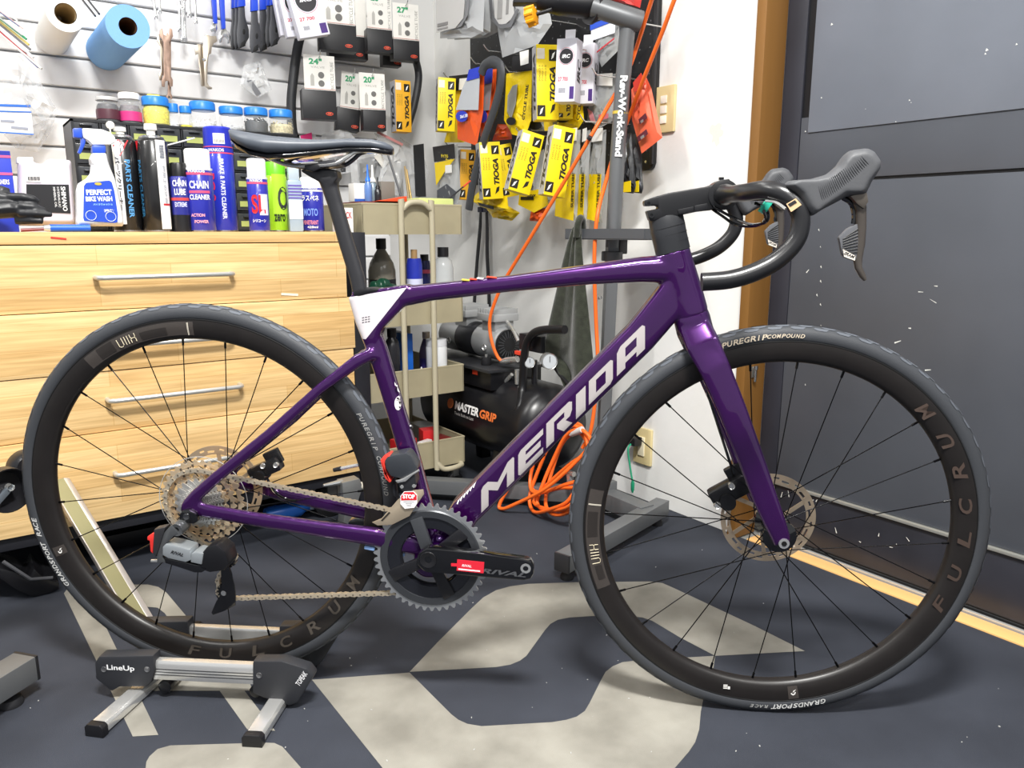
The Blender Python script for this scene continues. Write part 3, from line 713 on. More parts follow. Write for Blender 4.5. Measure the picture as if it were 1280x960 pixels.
obj('saddle_base', MB().rings(saddle_rings(-.004, -.0065, .93, False)), M_gblack, saddle, smooth=70)
for s in (-1, 1):
    def Q(px, py, off): q = L(px, py, -.022); return Vector((q.x, s * off, q.z))
    obj('rail', MB().tube(smooth_path([Q(322, 189, .034), Q(345, 201, .026), Q(366, 207, .022), Q(400, 206.5, .022), Q(420, 204, .022), Q(432, 197, .020), Q(441, 190, .016), Q(452, 187, .01)]), .0035, 8), M_sil if s < 0 else M_sild, saddle)
post = sub('seatpost', bike)
pm = MB(); loft(pm, [(L(411, 222), .034, .03), (L(413, 235), .026, .024), (L(419, 255), .024, .021), (L(432, 300), .0245, .021), (L(446, 345), .0245, .021), (L(450.5, 366), .0245, .021)], 2.6)
pm.prism(ppoly([(374, 213), (386, 209), (412, 211), (420, 213), (422, 222), (416, 230), (400, 228), (388, 222)], -.013), -.013, .013)
obj('post_shaft', remesh(pm.mesh('p'), .002, 5), mat('seatpost_black', '#2b2b2e', .4), post, smooth=60)
obj('rail_clamp', MB().prism(ppoly([(380, 206), (398, 204), (400, 211), (392, 215), (381, 213)], -.026), -.027, .027), M_black, post, bevel=.003)
obj('clamp_plate', MB().prism(ppoly([(397, 202), (420, 199), (422, 206), (399, 209)], -.024), -.025, .025), M_sild, post, bevel=.002)
a, b = L(446, 367), L(454, 360); obj('seat_collar', MB().prism(ppoly([(441.5, 364), (441.5, 370), (448, 371), (470, 365), (474, 362), (463, 360.5), (450, 361.5)], -.0165), -.0172, .0172), M_black, post, bevel=.003)

# ---- cockpit
stem = sub('stem', bike)
obj('spacer_stack', MB().rings([sect(L(831.5, 269), (L(841, 312) - L(832.5, 274)), .053, .035, 2.6), sect(L(834.5, 286), (L(841, 312) - L(832.5, 274)), .055, .045, 2.6), sect(L(837, 297), (L(841, 312) - L(832.5, 274)), .054, .045, 2.6), sect(L(841, 314), (L(841, 312) - L(832.5, 274)), .054, .046, 2.6)]), mat('spacer_black', '#26272a', .3), stem, smooth=60)
for k in range(1, 4):
    f_ = k / 4; p_ = L(832.5 + 8.5 * f_, 274 + 38 * f_); d_ = L(841, 312) - L(832.5, 274)
    obj('spacer_gap', MB().rings([sect(p_, d_, .0546, .0452, 2.6), sect(p_ + d_ * .006, d_, .0546, .0452, 2.6)]), M('#0a0a0b', .7), stem, smooth=60)
obj('stem_body', MB().prism(ppoly([(805, 251), (822, 245), (837, 241), (860, 237), (884, 233), (892, 230), (898, 234), (898, 258), (888, 263), (870, 265), (854, 268.5), (830, 273), (812, 276.5), (808, 264), (823, 261), (822, 257), (806, 258)], -.017), -.0175, .0175), mat('stem_black', '#19191b', .28, spec=.6), stem, bevel=.003)
for (px, py) in [(811, 254.5), (814.5, 269)]:
    q = L(px, py, -.018); obj('clamp_bolt', MB().lathe([(.0025, -.001), (.0025, .0015), (.0042, .0015), (.0042, -.002)], 12, axis='y', T=TR((q.x, -.0178, q.z))), M_gblack, stem)
obj('cable_cover', MB().prism(ppoly([(847, 262), (867, 258), (867, 265), (848, 268)], -.0185), -.0198, -.0155), M_black, stem, bevel=.001)
obj('cable_cover', MB().prism(ppoly([(868, 257), (884, 254), (886, 262), (868, 265)], -.0185), -.0198, -.0155), M_black, stem, bevel=.001)
bc = L(902, 244)
obj('face_clamp', MB().lathe([(.0162, -.021), (.0225, -.0195), (.0225, .0195), (.0162, .021)], 32, axis='y', T=TR(bc)), mat('stem_black', '#19191b', .28), stem, smooth=50)
obj('clamp_bolt', MB().lathe([(.004, 0), (.004, .004)], 10, T=TR(bc + Vector((-.004, -.012, .022)))), M_gblack, stem)
obj('clamp_lug', MB().prism(ppoly([(893, 232), (897, 227), (912, 223), (914, 229), (902, 233)], -.017), -.0175, .0175), mat('stem_black', '#19191b', .28), stem, bevel=.0025)
hb = sub('handlebar', bike)
mb = MB()
M_bar = mat('handlebar_black', '#1d1d1f', .3, spec=.6)
pth = []
for s in (-1, 1):
    def Q(px, py, off): q = L(px, py, -off); return Vector((q.x, s * off, q.z))
    pts = [Vector((bc.x, 0, bc.z)), Vector((bc.x, s * .03, bc.z)), Vector((bc.x + .001, s * .05, bc.z)), Vector((bc.x + .002, s * .10, bc.z)), Vector((bc.x + .006, s * .145, bc.z - .0)),
           Q(955, 237.5, .178), Q(978, 242, .196), Q(994, 255, .203), Q(1001, 275, .205), Q(995, 300, .206), Q(973, 324, .208), Q(944, 340, .21), Q(912, 349.5, .21), Q(877, 352.5, .21)]
    sp = smooth_path(pts, 5); rad = [.0159 if abs(p_.y) < .035 else (.0159 - (abs(p_.y) - .035) / .03 * .0039 if abs(p_.y) < .065 else .012) for p_ in sp]
    mb.tube(sp, rad, 16)
obj('bar_tube', mb, M_bar, hb, smooth=60)
def side_of(q, s): return Vector((q.x, q.y * (-s), q.z))
def shifter(s):
    sh = sub('shift_lever', hb)
    y0 = s * .2; 
    hood = [(980, 232), (986, 226), (1013, 224), (1034, 218), (1047, 207), (1056, 194), (1063, 188), (1082, 185.5), (1091, 190), (1099, 202), (1098, 211), (1088, 226), (1080, 243), (1066, 245), (1056, 246), (1040, 255), (1026, 262), (1012, 271), (1004, 262), (994, 244)]
    pl = ppoly(hood, -.2)
    mb = MB().pillow(pl, y0 - .0185, y0 + .0185, .009)
    obj('hood', remesh(mb.mesh('h'), .0022, 6), mat('hood_rubber', '#4b4c4f', .55, bump=.1, bscale=300), sh, smooth=60)
    # fine grip ribs across the hood
    rb = MB(); yn = y0 - .0192 if s < 0 else y0 - .0192
    for k in range(26):
        f_ = k / 25; a_ = (1016 + 52 * f_, 228 - 34 * f_ ** 1.35); b_ = (1024 + 58 * f_, 256 - 46 * f_ ** 1.2)
        pa, pb = L(*a_, -.2), L(*b_, -.2); d_ = (pb - pa)
        rb.tube([(pa.x + d_.x * u, yn + .0018 * (2 * u - 1) ** 2 + .0004, pa.z + d_.z * u) for u in (.08, .3, .5, .7, .9)], .0006, 5)
    obj('grip_ribs', rb, mat('hood_rib', '#3c3d40', .6), sh)
    obj('lever_pivot', MB().prism(ppoly([(1058, 245), (1080, 240), (1082, 252), (1076, 262), (1068, 256)], -.2), y0 - .012, y0 + .012), M('#5a544e', .3, metal=.5), sh, bevel=.003)
    mb = MB(); q_ = lambda px, py: Vector((L(px, py, -.2).x, y0, L(px, py, -.2).z))
    loft(mb, [(q_(1072, 246), .018, .02), (q_(1075, 262), .0145, .016), (q_(1075.5, 285), .0135, .014), (q_(1074.5, 305), .013, .012), (q_(1072, 322), .0115, .011), (q_(1072.5, 334), .009, .010), (q_(1077.5, 344), .008, .010), (q_(1081, 350), .004, .008)], 2.6)
    obj('brake_blade', mb, M('#57514c', .3, metal=.5), sh, smooth=60)
    obj('reach_link', MB().tube(smooth_path([q_(1054, 247), q_(1064, 254), q_(1068, 268), q_(1067, 280)]), .0035, 8), M_gblack, sh)
    obj('shift_paddle', MB().prism(ppoly([(1071, 279), (1058, 286), (1047, 297), (1051, 318), (1053, 321), (1066, 326), (1069, 323), (1072, 300)], -.2), y0 - .0055, y0 + .0035), mat('paddle_grey', '#55565a', .4), sh, bevel=.0015)
    rb = MB()
    for k in range(8):
        a_, b_ = (1070.5 - .1 * k, 286 + k * 4.1), (1052 + k * -.1 + (4 if k == 0 else 0), 297 + (k - 1) * 3.0 + 1.5)
        pa, pb = L(*a_, -.2), L(*b_, -.2); rb.tube([(pa.x, y0 - .006, pa.z), (pb.x, y0 - .006, pb.z)], .0008, 4)
    obj('paddle_ribs', rb, M('#151517', .5), sh)
    pl = MB().prism(ppoly([(1051.5, 311), (1067, 319.5), (1066.5, 325.5), (1053, 320.5)], -.2), y0 - .0066, y0 - .005); tg = obj('paddle_label', pl, M('#d8cfc4', .4), sh)
    lb = MB(); c_ = L(1059.5, 318.5, -.2); text_into(lb, 'SRAM', TR((c_.x, y0 - .0069, c_.z), 0, 0, R(24)), width=.014, height=.0042, shear=.2); obj('lettering', lb, M('#2a2a2c', .5), sh, smooth=0)
    return sh
for s in (-1, 1): shifter(s)
# rating label and teal tape on the bar, cables under the bar
obj('bar_label', MB().prism(ppoly([(982, 255), (994, 248), (1001, 256), (988, 265)], -.213), -.2165, -.2155), M('#cfae86', .4), hb)
obj('label_print', MB().prism(ppoly([(985, 255), (993.5, 250), (996, 253), (987.5, 258.5)], -.2165), -.2171, -.2166), M('#222', .5) if False else M('#222224', .5), hb)
obj('bar_clip', MB().tube(smooth_path([L(957, 251, -.19), L(970, 253, -.2), L(982, 261, -.215)]), .0018, 6), M_sil, hb)
cb = [[(893, 259, -.02), (905, 266, -.04), (925, 276, -.08), (942, 281, -.11), (958, 277, -.14), (960, 266, -.15), (954, 258, -.15), (944, 254, -.14)],
      [(890, 261, -.01), (903, 270, -.03), (918, 280, -.06), (935, 283, -.09), (950, 281, -.12), (957, 273, -.15), (955, 264, -.18)],
      [(905, 252, -.03), (925, 250, -.09), (950, 249, -.15), (972, 252, -.19)]]
for pts in cb: obj('brake_hose', MB().tube(smooth_path([L(*q) for q in pts], 5), .0022, 7), M_gblack, hb)
obj('teal_tape', MB().box((0, 0, 0), (.009, .012, .022), (0, R(32), 0)), M('#2fb59a', .45), hb, TR(L(957.5, 257, -.15)), bevel=.001)
obj('tape_tail', MB().prism(ppoly([(950, 256), (955, 258), (955, 264), (951, 264)], -.152), -.156, -.1545), M('#2fb59a', .45), hb)

# ---- crankset
BC = L(538, 698, -.05); BCx, BCz = BC.x, BC.z
ck = sub('crankset', bike, TR((BCx, 0, BCz)))
def gear(teeth, rp, y0, y1, ri, hh=.0042, n=6):
    vs_ = []; N = teeth * n; prof = [0, .15, .8, 1, .8, .15]
    for y in (y0, y1):
        for i in range(N):
            a = 2 * PI * i / N; r_ = rp - hh * .5 + hh * prof[i % n]; vs_.append((r_ * math.cos(a), y, r_ * math.sin(a)))
        for i in range(N):
            a = 2 * PI * i / N; vs_.append((ri * math.cos(a), y, ri * math.sin(a)))
    fs = []
    for i in range(N):
        j = (i + 1) % N
        fs += [(i, j, N + j, N + i), (2*N + j, 2*N + i, 3*N + i, 3*N + j), (j, i, 2*N + i, 2*N + j), (N + i, N + j, 3*N + j, 3*N + i)]
    return vs_, fs
obj('outer_chainring', MB().add(*gear(46, .0945, -.049, -.0455, .084, .0075)), mat('ring_silver', '#b4b6b8', .3, metal=.75), ck, smooth=30)
obj('ring_plate', MB().lathe([(.051, .0455), (.053, .0478), (.074, .0492), (.074, .0452), (.051, .0435), (.051, .0455)], 64, axis='y', cap=False), mat('plate_black', '#17181d', .14, coat=.8), ck, smooth=40)
obj('ring_web', MB().lathe([(.0735, .0515), (.0845, .0515), (.0865, .0495), (.0865, .0452), (.0735, .0452), (.0735, .0515)], 64, axis='y', cap=False), mat('ring_web_grey', '#3a3c40', .35, metal=.3), ck, smooth=40)
obj('inner_chainring', MB().add(*gear(33, .0665, -.0405, -.0375, .05, .0055)), mat('ring_dark', '#303236', .35, metal=.6), ck, smooth=30)
M_spider = mat('spider_black', '#1b1b1e', .25, spec=.6)
for k, (a, w0, w1) in enumerate([(107, .016, .02), (40, .015, .019), (295, .015, .02), (207, .015, .02)]):
    d = Vector((math.cos(R(a)), 0, math.sin(R(a)))); nn = Vector((-d.z, 0, d.x))
    pl = [d * .012 + nn * w0 * .6, d * .074 + nn * w1 * .55, d * .076 - nn * w1 * .55, d * .012 - nn * w0 * .6]
    obj('spider_arm', MB().prism([(v.x, v.z) for v in pl], -.0535, -.044), M_spider if k != 0 else mat('spider_grey', '#46484c', .3, metal=.3), ck, bevel=.0015)
obj('hub_boss', MB().lathe([(.0, .040), (.0215, .040), (.0215, .058), (.0185, .064), (.0115, .066), (.0115, .063), (.0045, .063)], 32, axis='y'), M_spider, ck)
arm = [(524, 690), (533, 683), (545, 683.5), (600, 689.5), (655, 697), (664, 699.5), (667.5, 706), (667.5, 715), (664, 722), (655, 724), (600, 719.5), (545, 714.5), (531, 713), (522, 704)]
apl = [(x - BCx, z - BCz) for x, z in ppoly(arm, -.072)]
ca = obj('crank_arm', MB().prism(apl, -.078, -.0605), M_gblack, ck, bevel=.0035)
q = L(657, 711, -.079); obj('pedal_thread', MB().lathe([(.0045, -.002), (.0045, .0006), (.0085, .0006), (.0085, -.002)], 20, axis='y', T=TR((q.x - BCx, -.0778, q.z - BCz))), M_sil, ca)
q = L(535, 700, -.079); obj('crank_bolt', MB().lathe([(.006, -.004), (.006, .001), (.0135, .0025), (.015, -.003)], 24, axis='y', T=TR((q.x - BCx, -.0775, q.z - BCz))), M_black, ca)
lb = MB(); c_ = L(629, 716, -.0785); text_into(lb, 'RIVAL', TR((c_.x - BCx, -.0786, c_.z - BCz), 0, 0, R(4)), width=hp(58, c_), height=.0085, shear=.35, bold=.03); obj('lettering', lb, M('#4c4d50', .3), ca, smooth=0)
q = L(588, 708, -.079); tg = obj('red_hang_label', MB().box((0, 0, 0), (hp(34, q), .0008, hp(15, q)), (0, R(4), 0)), M('#d22436', .45), ca, TR((q.x - BCx, -.0789, q.z - BCz)))
lb = MB(); text_into(lb, 'RIVAL', TR((-.006, -.0006, .001), 0, 0, R(4)), width=.016, height=.0045, shear=.2)
lb.box((-.002, -.0006, -.0065), (.036, .0003, .0022), (0, R(4), 0)); obj('label_print', lb, M('#f4e9ea', .5), tg, smooth=0)
obj('label_tail', MB().box((-.026, 0, .0016), (.012, .0007, .005)), M('#d22436', .45), tg)
# far crank arm
obj('crank_arm', MB().prism([(-x, -z) for x, z in apl], .0605, .078), M_gblack, ck, bevel=.0035)
obj('spindle', MB().lathe([(.014, -.07), (.014, .062)], 20, axis='y'), M_black, ck)

# ---- cassette on the rear wheel
cs = sub('cassette', bike, Matrix.Translation(AX_R))
teeth = [10, 11, 12, 13, 14, 15, 17, 19, 21, 24, 30, 36]
for k, t_ in enumerate(teeth):
    y = -.060 + k * .0034; rp_ = t_ * .0127 / (2 * PI)
    m_ = M_gold if k >= 9 else mat('cog_steel', '#c9c7c3', .3, metal=.75)
    o = obj('sprocket', MB().add(*gear(t_, rp_, y, y + .0018, max(.0165, rp_ - (.012 if k < 8 else .0085)), .0055)), m_, cs, smooth=30)
    if k >= 8:
        mb = MB()
        for j in range(7):
            a = 2 * PI * j / 7 + k * .2; d = Vector((math.cos(a), 0, math.sin(a))); n_ = Vector((-d.z, 0, d.x)); r1 = rp_ - .006
            pl = [d * .016 + n_ * .006, d * r1 + n_ * .0032, d * r1 - n_ * .0032, d * .016 - n_ * .006]; mb.prism([(v.x, v.z) for v in pl], y + .0001, y + .0017)
        obj('sprocket_web', mb, m_, cs, smooth=30)
    if k > 2:      # ring of link pins between neighbouring sprockets
        mb = MB(); nn_ = max(8, t_ // 2)
        for j in range(nn_): a = 2 * PI * j / nn_; r_ = rp_ - .007; mb.box((r_ * math.cos(a), y - .0008, r_ * math.sin(a)), (.0042, .0018, .0032), (0, -a, 0))
        obj('sprocket_pins', mb, mat('pin_dark', '#6f675e', .35, metal=.7), cs, smooth=0)
obj('lock_ring', MB().lathe([(.008, .0605), (.016, .0605), (.017, .059), (.008, .059)], 24, axis='y'), M_sild, cs)
obj('spoke_guard', MB().lathe([(.079, .0195), (.080, .0195), (.080, .0185), (.079, .0185)], 64, axis='y', cap=False), M('#cfcfcb', .2, metal=.4), cs)

# ---- chain
CY = -.0305
ck_top = Vector((BCx, -.039, BCz)); rF_, rRr = .0665, .0605
import itertools
jl, ju = L(278, 743, -.05), L(281, 703, -.05); rj = .0145
def tang_pts(c1, r1, c2, r2, side):
    d = Vector((c2.x - c1.x, c2.z - c1.z)); D = d.length; a0 = math.atan2(d.y, d.x); be = math.acos(max(-1, min(1, (r1 - r2) / D)))
    a = a0 + side * be
    return a
def arc(c, r, a0, a1, y, n=40): return [Vector((c.x + r * math.cos(a0 + (a1 - a0) * i / n), y, c.z + r * math.sin(a0 + (a1 - a0) * i / n))) for i in range(n + 1)]
CRl = AX_R; y_r = -.0335
aT = tang_pts(CRl, rRr, ck_top, rF_, 1)
path = arc(CRl, rRr, aT + R(150), aT, y_r)
a_end = -tang_pts(Vector((0, 0, 0)), .1, Vector((1, 0, 0)), .1, 1)
aB = tang_pts(ck_top, rF_, jl, rj, 1)           # lower tangent: chain leaves the ring towards the lower pulley
path += arc(ck_top, rF_, aT, aB - 2 * PI if aB > aT else aB, -.039, 60)
aJ0 = aB; path += arc(jl, rj, aB - 2 * PI if aB > 0 else aB, (aB - 2 * PI if aB > 0 else aB) - R(150), -.0372, 14)
path += [Vector((jl.x - .0145, -.0365, jl.z + .022)), Vector((ju.x - .006, -.0355, ju.z - .014)), Vector((ju.x + .0105, -.035, ju.z - .006)), Vector((ju.x + .014, -.0345, ju.z + .006)), Vector((ju.x + .004, -.034, ju.z + .0165))]
pe = path[0]; path += [Vector((ju.x * .5 + pe.x * .5, y_r, ju.z * .55 + pe.z * .45))]
def resample(P, step, closed=True):
    P = P + [P[0]] if closed else P; ds = [0]
    for a, b in zip(P, P[1:]): ds.append(ds[-1] + (b - a).length)
    n = int(round(ds[-1] / step / 2) * 2); out = []; i = 0
    for k in range(n):
        s_ = ds[-1] * k / n
        while ds[i + 1] < s_: i += 1
        f_ = (s_ - ds[i]) / max(1e-9, ds[i + 1] - ds[i]); out.append(P[i].lerp(P[i + 1], f_))
    return out
cp_ = resample(path, .0127); mb = MB()
for i in range(len(cp_)):
    a, b = cp_[i], cp_[(i + 1) % len(cp_)]; d = (b - a).normalized(); up = Vector((0, 1, 0)); n_ = d.cross(up).normalized()
    outer = i % 2; yo = .0027 if outer else .0017; hh = .0042; l = (b - a).length
    for s in (-1, 1):
        c_ = (a + b) / 2 + Vector((0, s * yo, 0)); vs_ = []
        prof = [(-.62, 0), (-.5, .9), (-.3, .95), (0, .62), (.3, .95), (.5, .9), (.62, 0), (.5, -.9), (.3, -.95), (0, -.62), (-.3, -.95), (-.5, -.9)]
        for yy_ in (-.0005, .0005): vs_ += [c_ + d * (l * u) + n_ * (hh * v) + Vector((0, yy_, 0)) for u, v in prof]
        k = len(prof); mb.add(vs_, [tuple(range(k)), tuple(reversed(range(k, 2*k)))] + [(j, k + j, k + (j + 1) % k, (j + 1) % k) for j in range(k)])
    mb.tube([a - Vector((0, .0036, 0)), a + Vector((0, .0036, 0))], .0017, 6, m=1)
chn = obj('chain', mb, [M_chain, M('#8a8072', .35, metal=.7)], bike, smooth=30); chn['kind'] = 'stuff'

# ---- rear derailleur
rd = sub('rear_derailleur', bike)
M_rdg = mat('derailleur_grey', '#6c6e70', .3, metal=.7); M_rds = mat('derailleur_silver', '#aeb4b8', .3, metal=.6)
def rp_(name, pts, y0, y1, m, bev=.0015): return obj(name, MB().prism(ppoly(pts, (y0 + y1) / 2 if False else y0), y0, y1), m, rd, bevel=bev)
rp_('hanger', [(224, 644), (228, 638), (236, 637), (245, 643), (247, 652), (242, 655), (228, 653), (224, 650)], -.0805, -.07, M_gblack)
q = L(233, 645.5, -.0805); obj('hanger_bolt', MB().lathe([(.003, 0), (.0055, .001), (.006, -.002)], 14, axis='y', T=TR((q.x, -.0807, q.z))), M_sild, rd)
q = L(221, 662, -.095); obj('b_knuckle', MB().lathe([(.0045, .008), (.0045, .0245), (.0105, .0255), (.0115, .022), (.0115, -.002)], 24, axis='y', T=TR((q.x, -.072, q.z))), M_rdg, rd)
rp_('outer_link', [(214, 656), (223, 667), (214, 672), (208, 679), (203, 697), (207, 703), (196, 704), (196, 694), (203, 668)], -.098, -.086, M_rdg)
rp_('battery', [(192, 662), (207, 659), (204, 668), (197, 690), (194, 697), (191, 690)], -.1, -.082, mat('battery_black', '#2a2a2d', .4), .002)
rp_('battery_tab', [(184, 671), (190, 667), (198, 668), (197, 672), (192, 675), (190.5, 692), (188, 689), (187, 676), (184, 675)], -.098, -.09, M('#d8342f', .4), .001)
rp_('motor_body', [(203, 684), (207, 680), (222, 683), (237, 687), (239, 700), (232, 703), (210, 698), (203, 694)], -.1, -.07, M_rds, .002)
rp_('lower_link', [(205, 696), (213, 699), (245, 706), (262, 710), (252, 716), (243, 716), (222, 709), (206, 704)], -.098, -.07, M_gblack, .002)
rp_('mid_body', [(239, 692), (244, 690), (254, 692), (252, 706), (238, 703)], -.1, -.07, M_rds, .002)
rp_('knuckle', [(250, 694), (258, 684), (270, 681), (281, 690), (286, 705), (280, 714), (262, 716), (250, 712), (246, 706)], -.098, -.06, mat('knuckle_black', '#141417', .35), .004)
rp_('limit_screw', [(188, 700), (198, 700), (198, 703), (188, 703)], -.095, -.091, M_sil, .001)
lb = MB(); q = L(221, 692, -.101); text_into(lb, 'RIVAL', TR((q.x, -.1006, q.z), 0, 0, R(14)), width=.022, height=.006, shear=.4, bold=.03); obj('lettering', lb, M('#232326', .4), rd, smooth=0)
rp_('cage_plate', [(276, 695), (284, 699), (288, 715), (293, 732), (294.5, 745), (294, 757), (280, 764), (266, 769), (264, 766), (270, 752), (275, 744), (277, 730), (276, 716)], -.046, -.0435, M_gblack, .0008)
rp_('cage_plate', [(276, 695), (284, 699), (290, 718), (293, 737), (290, 752), (276, 755), (270, 745), (276, 730)], -.0305, -.0285, M_gblack, .0008)
for (px, py) in ((278, 743), (281, 703)):
    q = L(px, py, -.05); o = obj('jockey_wheel', MB().add(*gear(13, .0135, -.0405, -.0335, .004, .004), T=TR((q.x, 0, q.z))), M_black, rd, smooth=30)
    obj('jockey_bolt', MB().lathe([(.0, -.0), (.0045, .0), (.0055, -.002)], 14, axis='y', T=TR((q.x, -.0465, q.z))), M_sil, o)

# ---- front derailleur with its stop tag
fd = sub('front_derailleur', bike)
def fp(name, pts, y0, y1, m, bev=.0015): return obj(name, MB().prism(ppoly(pts, y0), y0, y1), m, fd, bevel=bev)
fp('motor_case', [(480, 576), (484, 571), (508, 566), (513, 570), (521, 584), (521, 590), (513, 594), (503, 599), (488, 596), (482, 586)], -.058, -.024, mat('fd_case', '#303338', .35), .004)
fp('battery_cap', [(475, 575), (485, 569), (489, 571), (481, 579), (482, 592), (489, 602), (487, 604), (481, 598)], -.056, -.028, M('#d33b30', .4), .002)
fp('clip', [(494, 601), (499, 600), (504, 598), (518, 590), (523, 587), (524, 589), (516, 594), (507, 602), (497, 604)], -.061, -.0565, M_sil, .001)
fp('linkage', [(496, 602), (518, 592), (520, 606), (516, 614), (505, 616), (500, 612)], -.058, -.026, mat('fd_link', '#222327', .4), .002)
for q_ in ((502, 609), (517, 608)): q = L(*q_, -.06); obj('pivot', MB().lathe([(.003, 0), (.004, -.003)], 10, axis='y', T=TR((q.x, -.0585, q.z))), M_sil, fd)
fp('cage', [(465, 653), (477, 648), (497, 625), (512, 613), (529, 612), (530, 618), (520, 632), (512, 645), (490, 656), (472, 657)], -.0565, -.0545, mat('cage_steel', '#D6C4AA', .3, metal=.75), .0006)
fp('cage', [(465, 653), (477, 648), (497, 625), (512, 613), (529, 612), (530, 618), (520, 632), (512, 645), (490, 656), (472, 657)], -.043, -.0415, mat('cage_steel', '#D6C4AA', .3, metal=.75), .0006)
fp('cage_slot', [(476, 650.5), (486, 640), (488, 641), (478, 651.5)], -.0572, -.0566, M('#2c2722', .5), 0)
oc = [(500.5, 620), (505, 614.5), (517, 614), (521.5, 619), (521.5, 629), (518, 634.5), (506, 636), (500.5, 630)]
tg = fp('stop_tag', oc, -.0595, -.0588, M('#e9e6e6', .45), 0)
fp('tag_red', [(501.5, 620), (505.5, 615.3), (516.5, 615), (520.8, 619.5), (520.8, 625), (501.3, 625.5)], -.0599, -.0596, M('#d0202c', .45), 0)
q = L(511, 620.5, -.06); lettering('STOP', fd, TR((q.x, -.0601, q.z)), '#f7f2f2', hp(15.5, q), hp(6, q), .05)
lb = MB(); q = L(511, 629.5, -.06)
for k, w_ in enumerate((.018, .011, .008)): lb.box((q.x, -.0598, q.z + .003 - .0032 * k), (w_, .0002, .0008))
obj('tag_print', lb, M('#8b8b90', .5), fd, smooth=0)

# ---- brake calipers, frame cables
M_cal = mat('caliper_black', '#151517', .25, spec=.6)
def caliper(nm, cx, rot, parent):
    c = sub('brake_caliper', parent, TR(cx, 0, 0, rot))
    obj('caliper_body', MB().box((0, 0, 0), (.062, .026, .026)), M_cal, c, bevel=.006)
    obj('caliper_piston', MB().lathe([(.011, -.018), (.012, -.012), (.012, .012), (.011, .018)], 18, axis='y', T=TR((-.012, 0, -.008))), M_cal, c)
    obj('mount_arm', MB().box((.02, .006, .012), (.03, .012, .028)), M_cal, c, bevel=.003)
    for x, z in ((-.027, -.006), (.004, .008), (.027, .0)): obj('caliper_bolt', MB().lathe([(.0035, 0), (.0045, .001), (.005, -.004)], 12, axis='y', T=TR((x, -.0145, z))), M_sil, c)
    return c
q = L(913, 612, .045); caliper('f', (q.x, .045, q.z), R(-32), fork).scale = (1.2, 1.1, 1.35)
obj('brake_hose', MB().tube(smooth_path([L(884, 490, .03), L(900, 540, .035), L(913, 580, .04), L(921, 604, .045)]), .0025, 7), M_gblack, fork)
q = L(333, 585, .052); caliper('r', (q.x, .05, q.z), R(-25), frame)
obj('brake_hose', MB().tube(smooth_path([L(334, 598, .05), L(343, 614, .05), L(356, 623, .05), L(370, 626, .046)]), .0025, 7), M_gblack, frame)
for (px, py, o_) in ((462, 685, -.046), (500, 692, -.03)): obj('cable_guide', MB().box((0, 0, 0), (.018, .006, .006), (0, R(10), 0)), M('#7f9fd0', .4), frame, TR(L(px, py, o_)), bevel=.002)
obj('valve_stem', MB().tube([(-.0 + .2825 * math.cos(R(13.5)), 0, .2825 * math.sin(R(13.5))), (.245 * math.cos(R(13.5)), 0, .245 * math.sin(R(13.5)))], .003, 8), M_sil, rw)
obj('valve_cap', MB().tube([(.25 * math.cos(R(13.5)), 0, .25 * math.sin(R(13.5))), (.236 * math.cos(R(13.5)), 0, .236 * math.sin(R(13.5)))], [.0042, .0035], 8), M_black, rw)

# ------------------------------------------------------------------ wheel display stand under the rear wheel
SB = Matrix.Translation(Vector((BO.x, BO.y, 0))) @ Matrix.Rotation(math.atan2(BU.y, BU.x), 4, 'Z')
stand = thing('bike_stand', 'low aluminium bicycle display stand with black plastic ends holding the rear wheel', 'bike stand', SB)
SBI = SB.inverted()
def S(px, py, t):                         # picture point on the stand plane y = t
    c = SBI @ EYE; r = SBI.to_3x3() @ ray(px, py); return c + r * ((t - c.y) / r.y)
M_alu = mat('polished_alu', '#dcdcda', .24, metal=.72)
M_plast = mat('black_plastic', '#2b2c30', .45, bump=.05, bscale=300)
for t_, y0 in ((-.06, -.06), (.06, .06)):
    a, b = S(195, 836, -.06), S(320, 840, -.06); zc = (S(250, 824, -.06).z + S(250, 850, -.06).z) / 2
    s = -1 if t_ < 0 else 1
    mb = MB(); prof = [(s*.009, -.018), (s*.009, .012), (s*.006, .018), (-s*.006, .018), (-s*.008, .012), (-s*.008, -.018)]
    rl = obj('side_rail', MB().prism([(y, z) for y, z in prof], a.x - .04, b.x + .04, T=Matrix.Translation((0, y0, zc)) @ Matrix(((0, 1, 0, 0), (1, 0, 0, 0), (0, 0, 1, 0), (0, 0, 0, 1)))), M_alu, stand, bevel=.001)
    for k in range(3): obj('rail_groove', MB().box(((a.x+b.x)/2, y0 + s * .0092, zc + .003 - k * .0055), (b.x - a.x + .02, .0008, .0012)), M('#4d4d4f', .4, metal=.8), rl)
zc_ = zc
bl = [(119, 828), (124, 820), (192, 819), (194, 838), (190, 852), (184, 858), (150, 858), (140, 864), (128, 854), (120, 848)]
br = [(316, 826), (340, 826), (352, 826), (384, 836), (392, 846), (372, 878), (362, 882), (330, 872), (316, 866)]
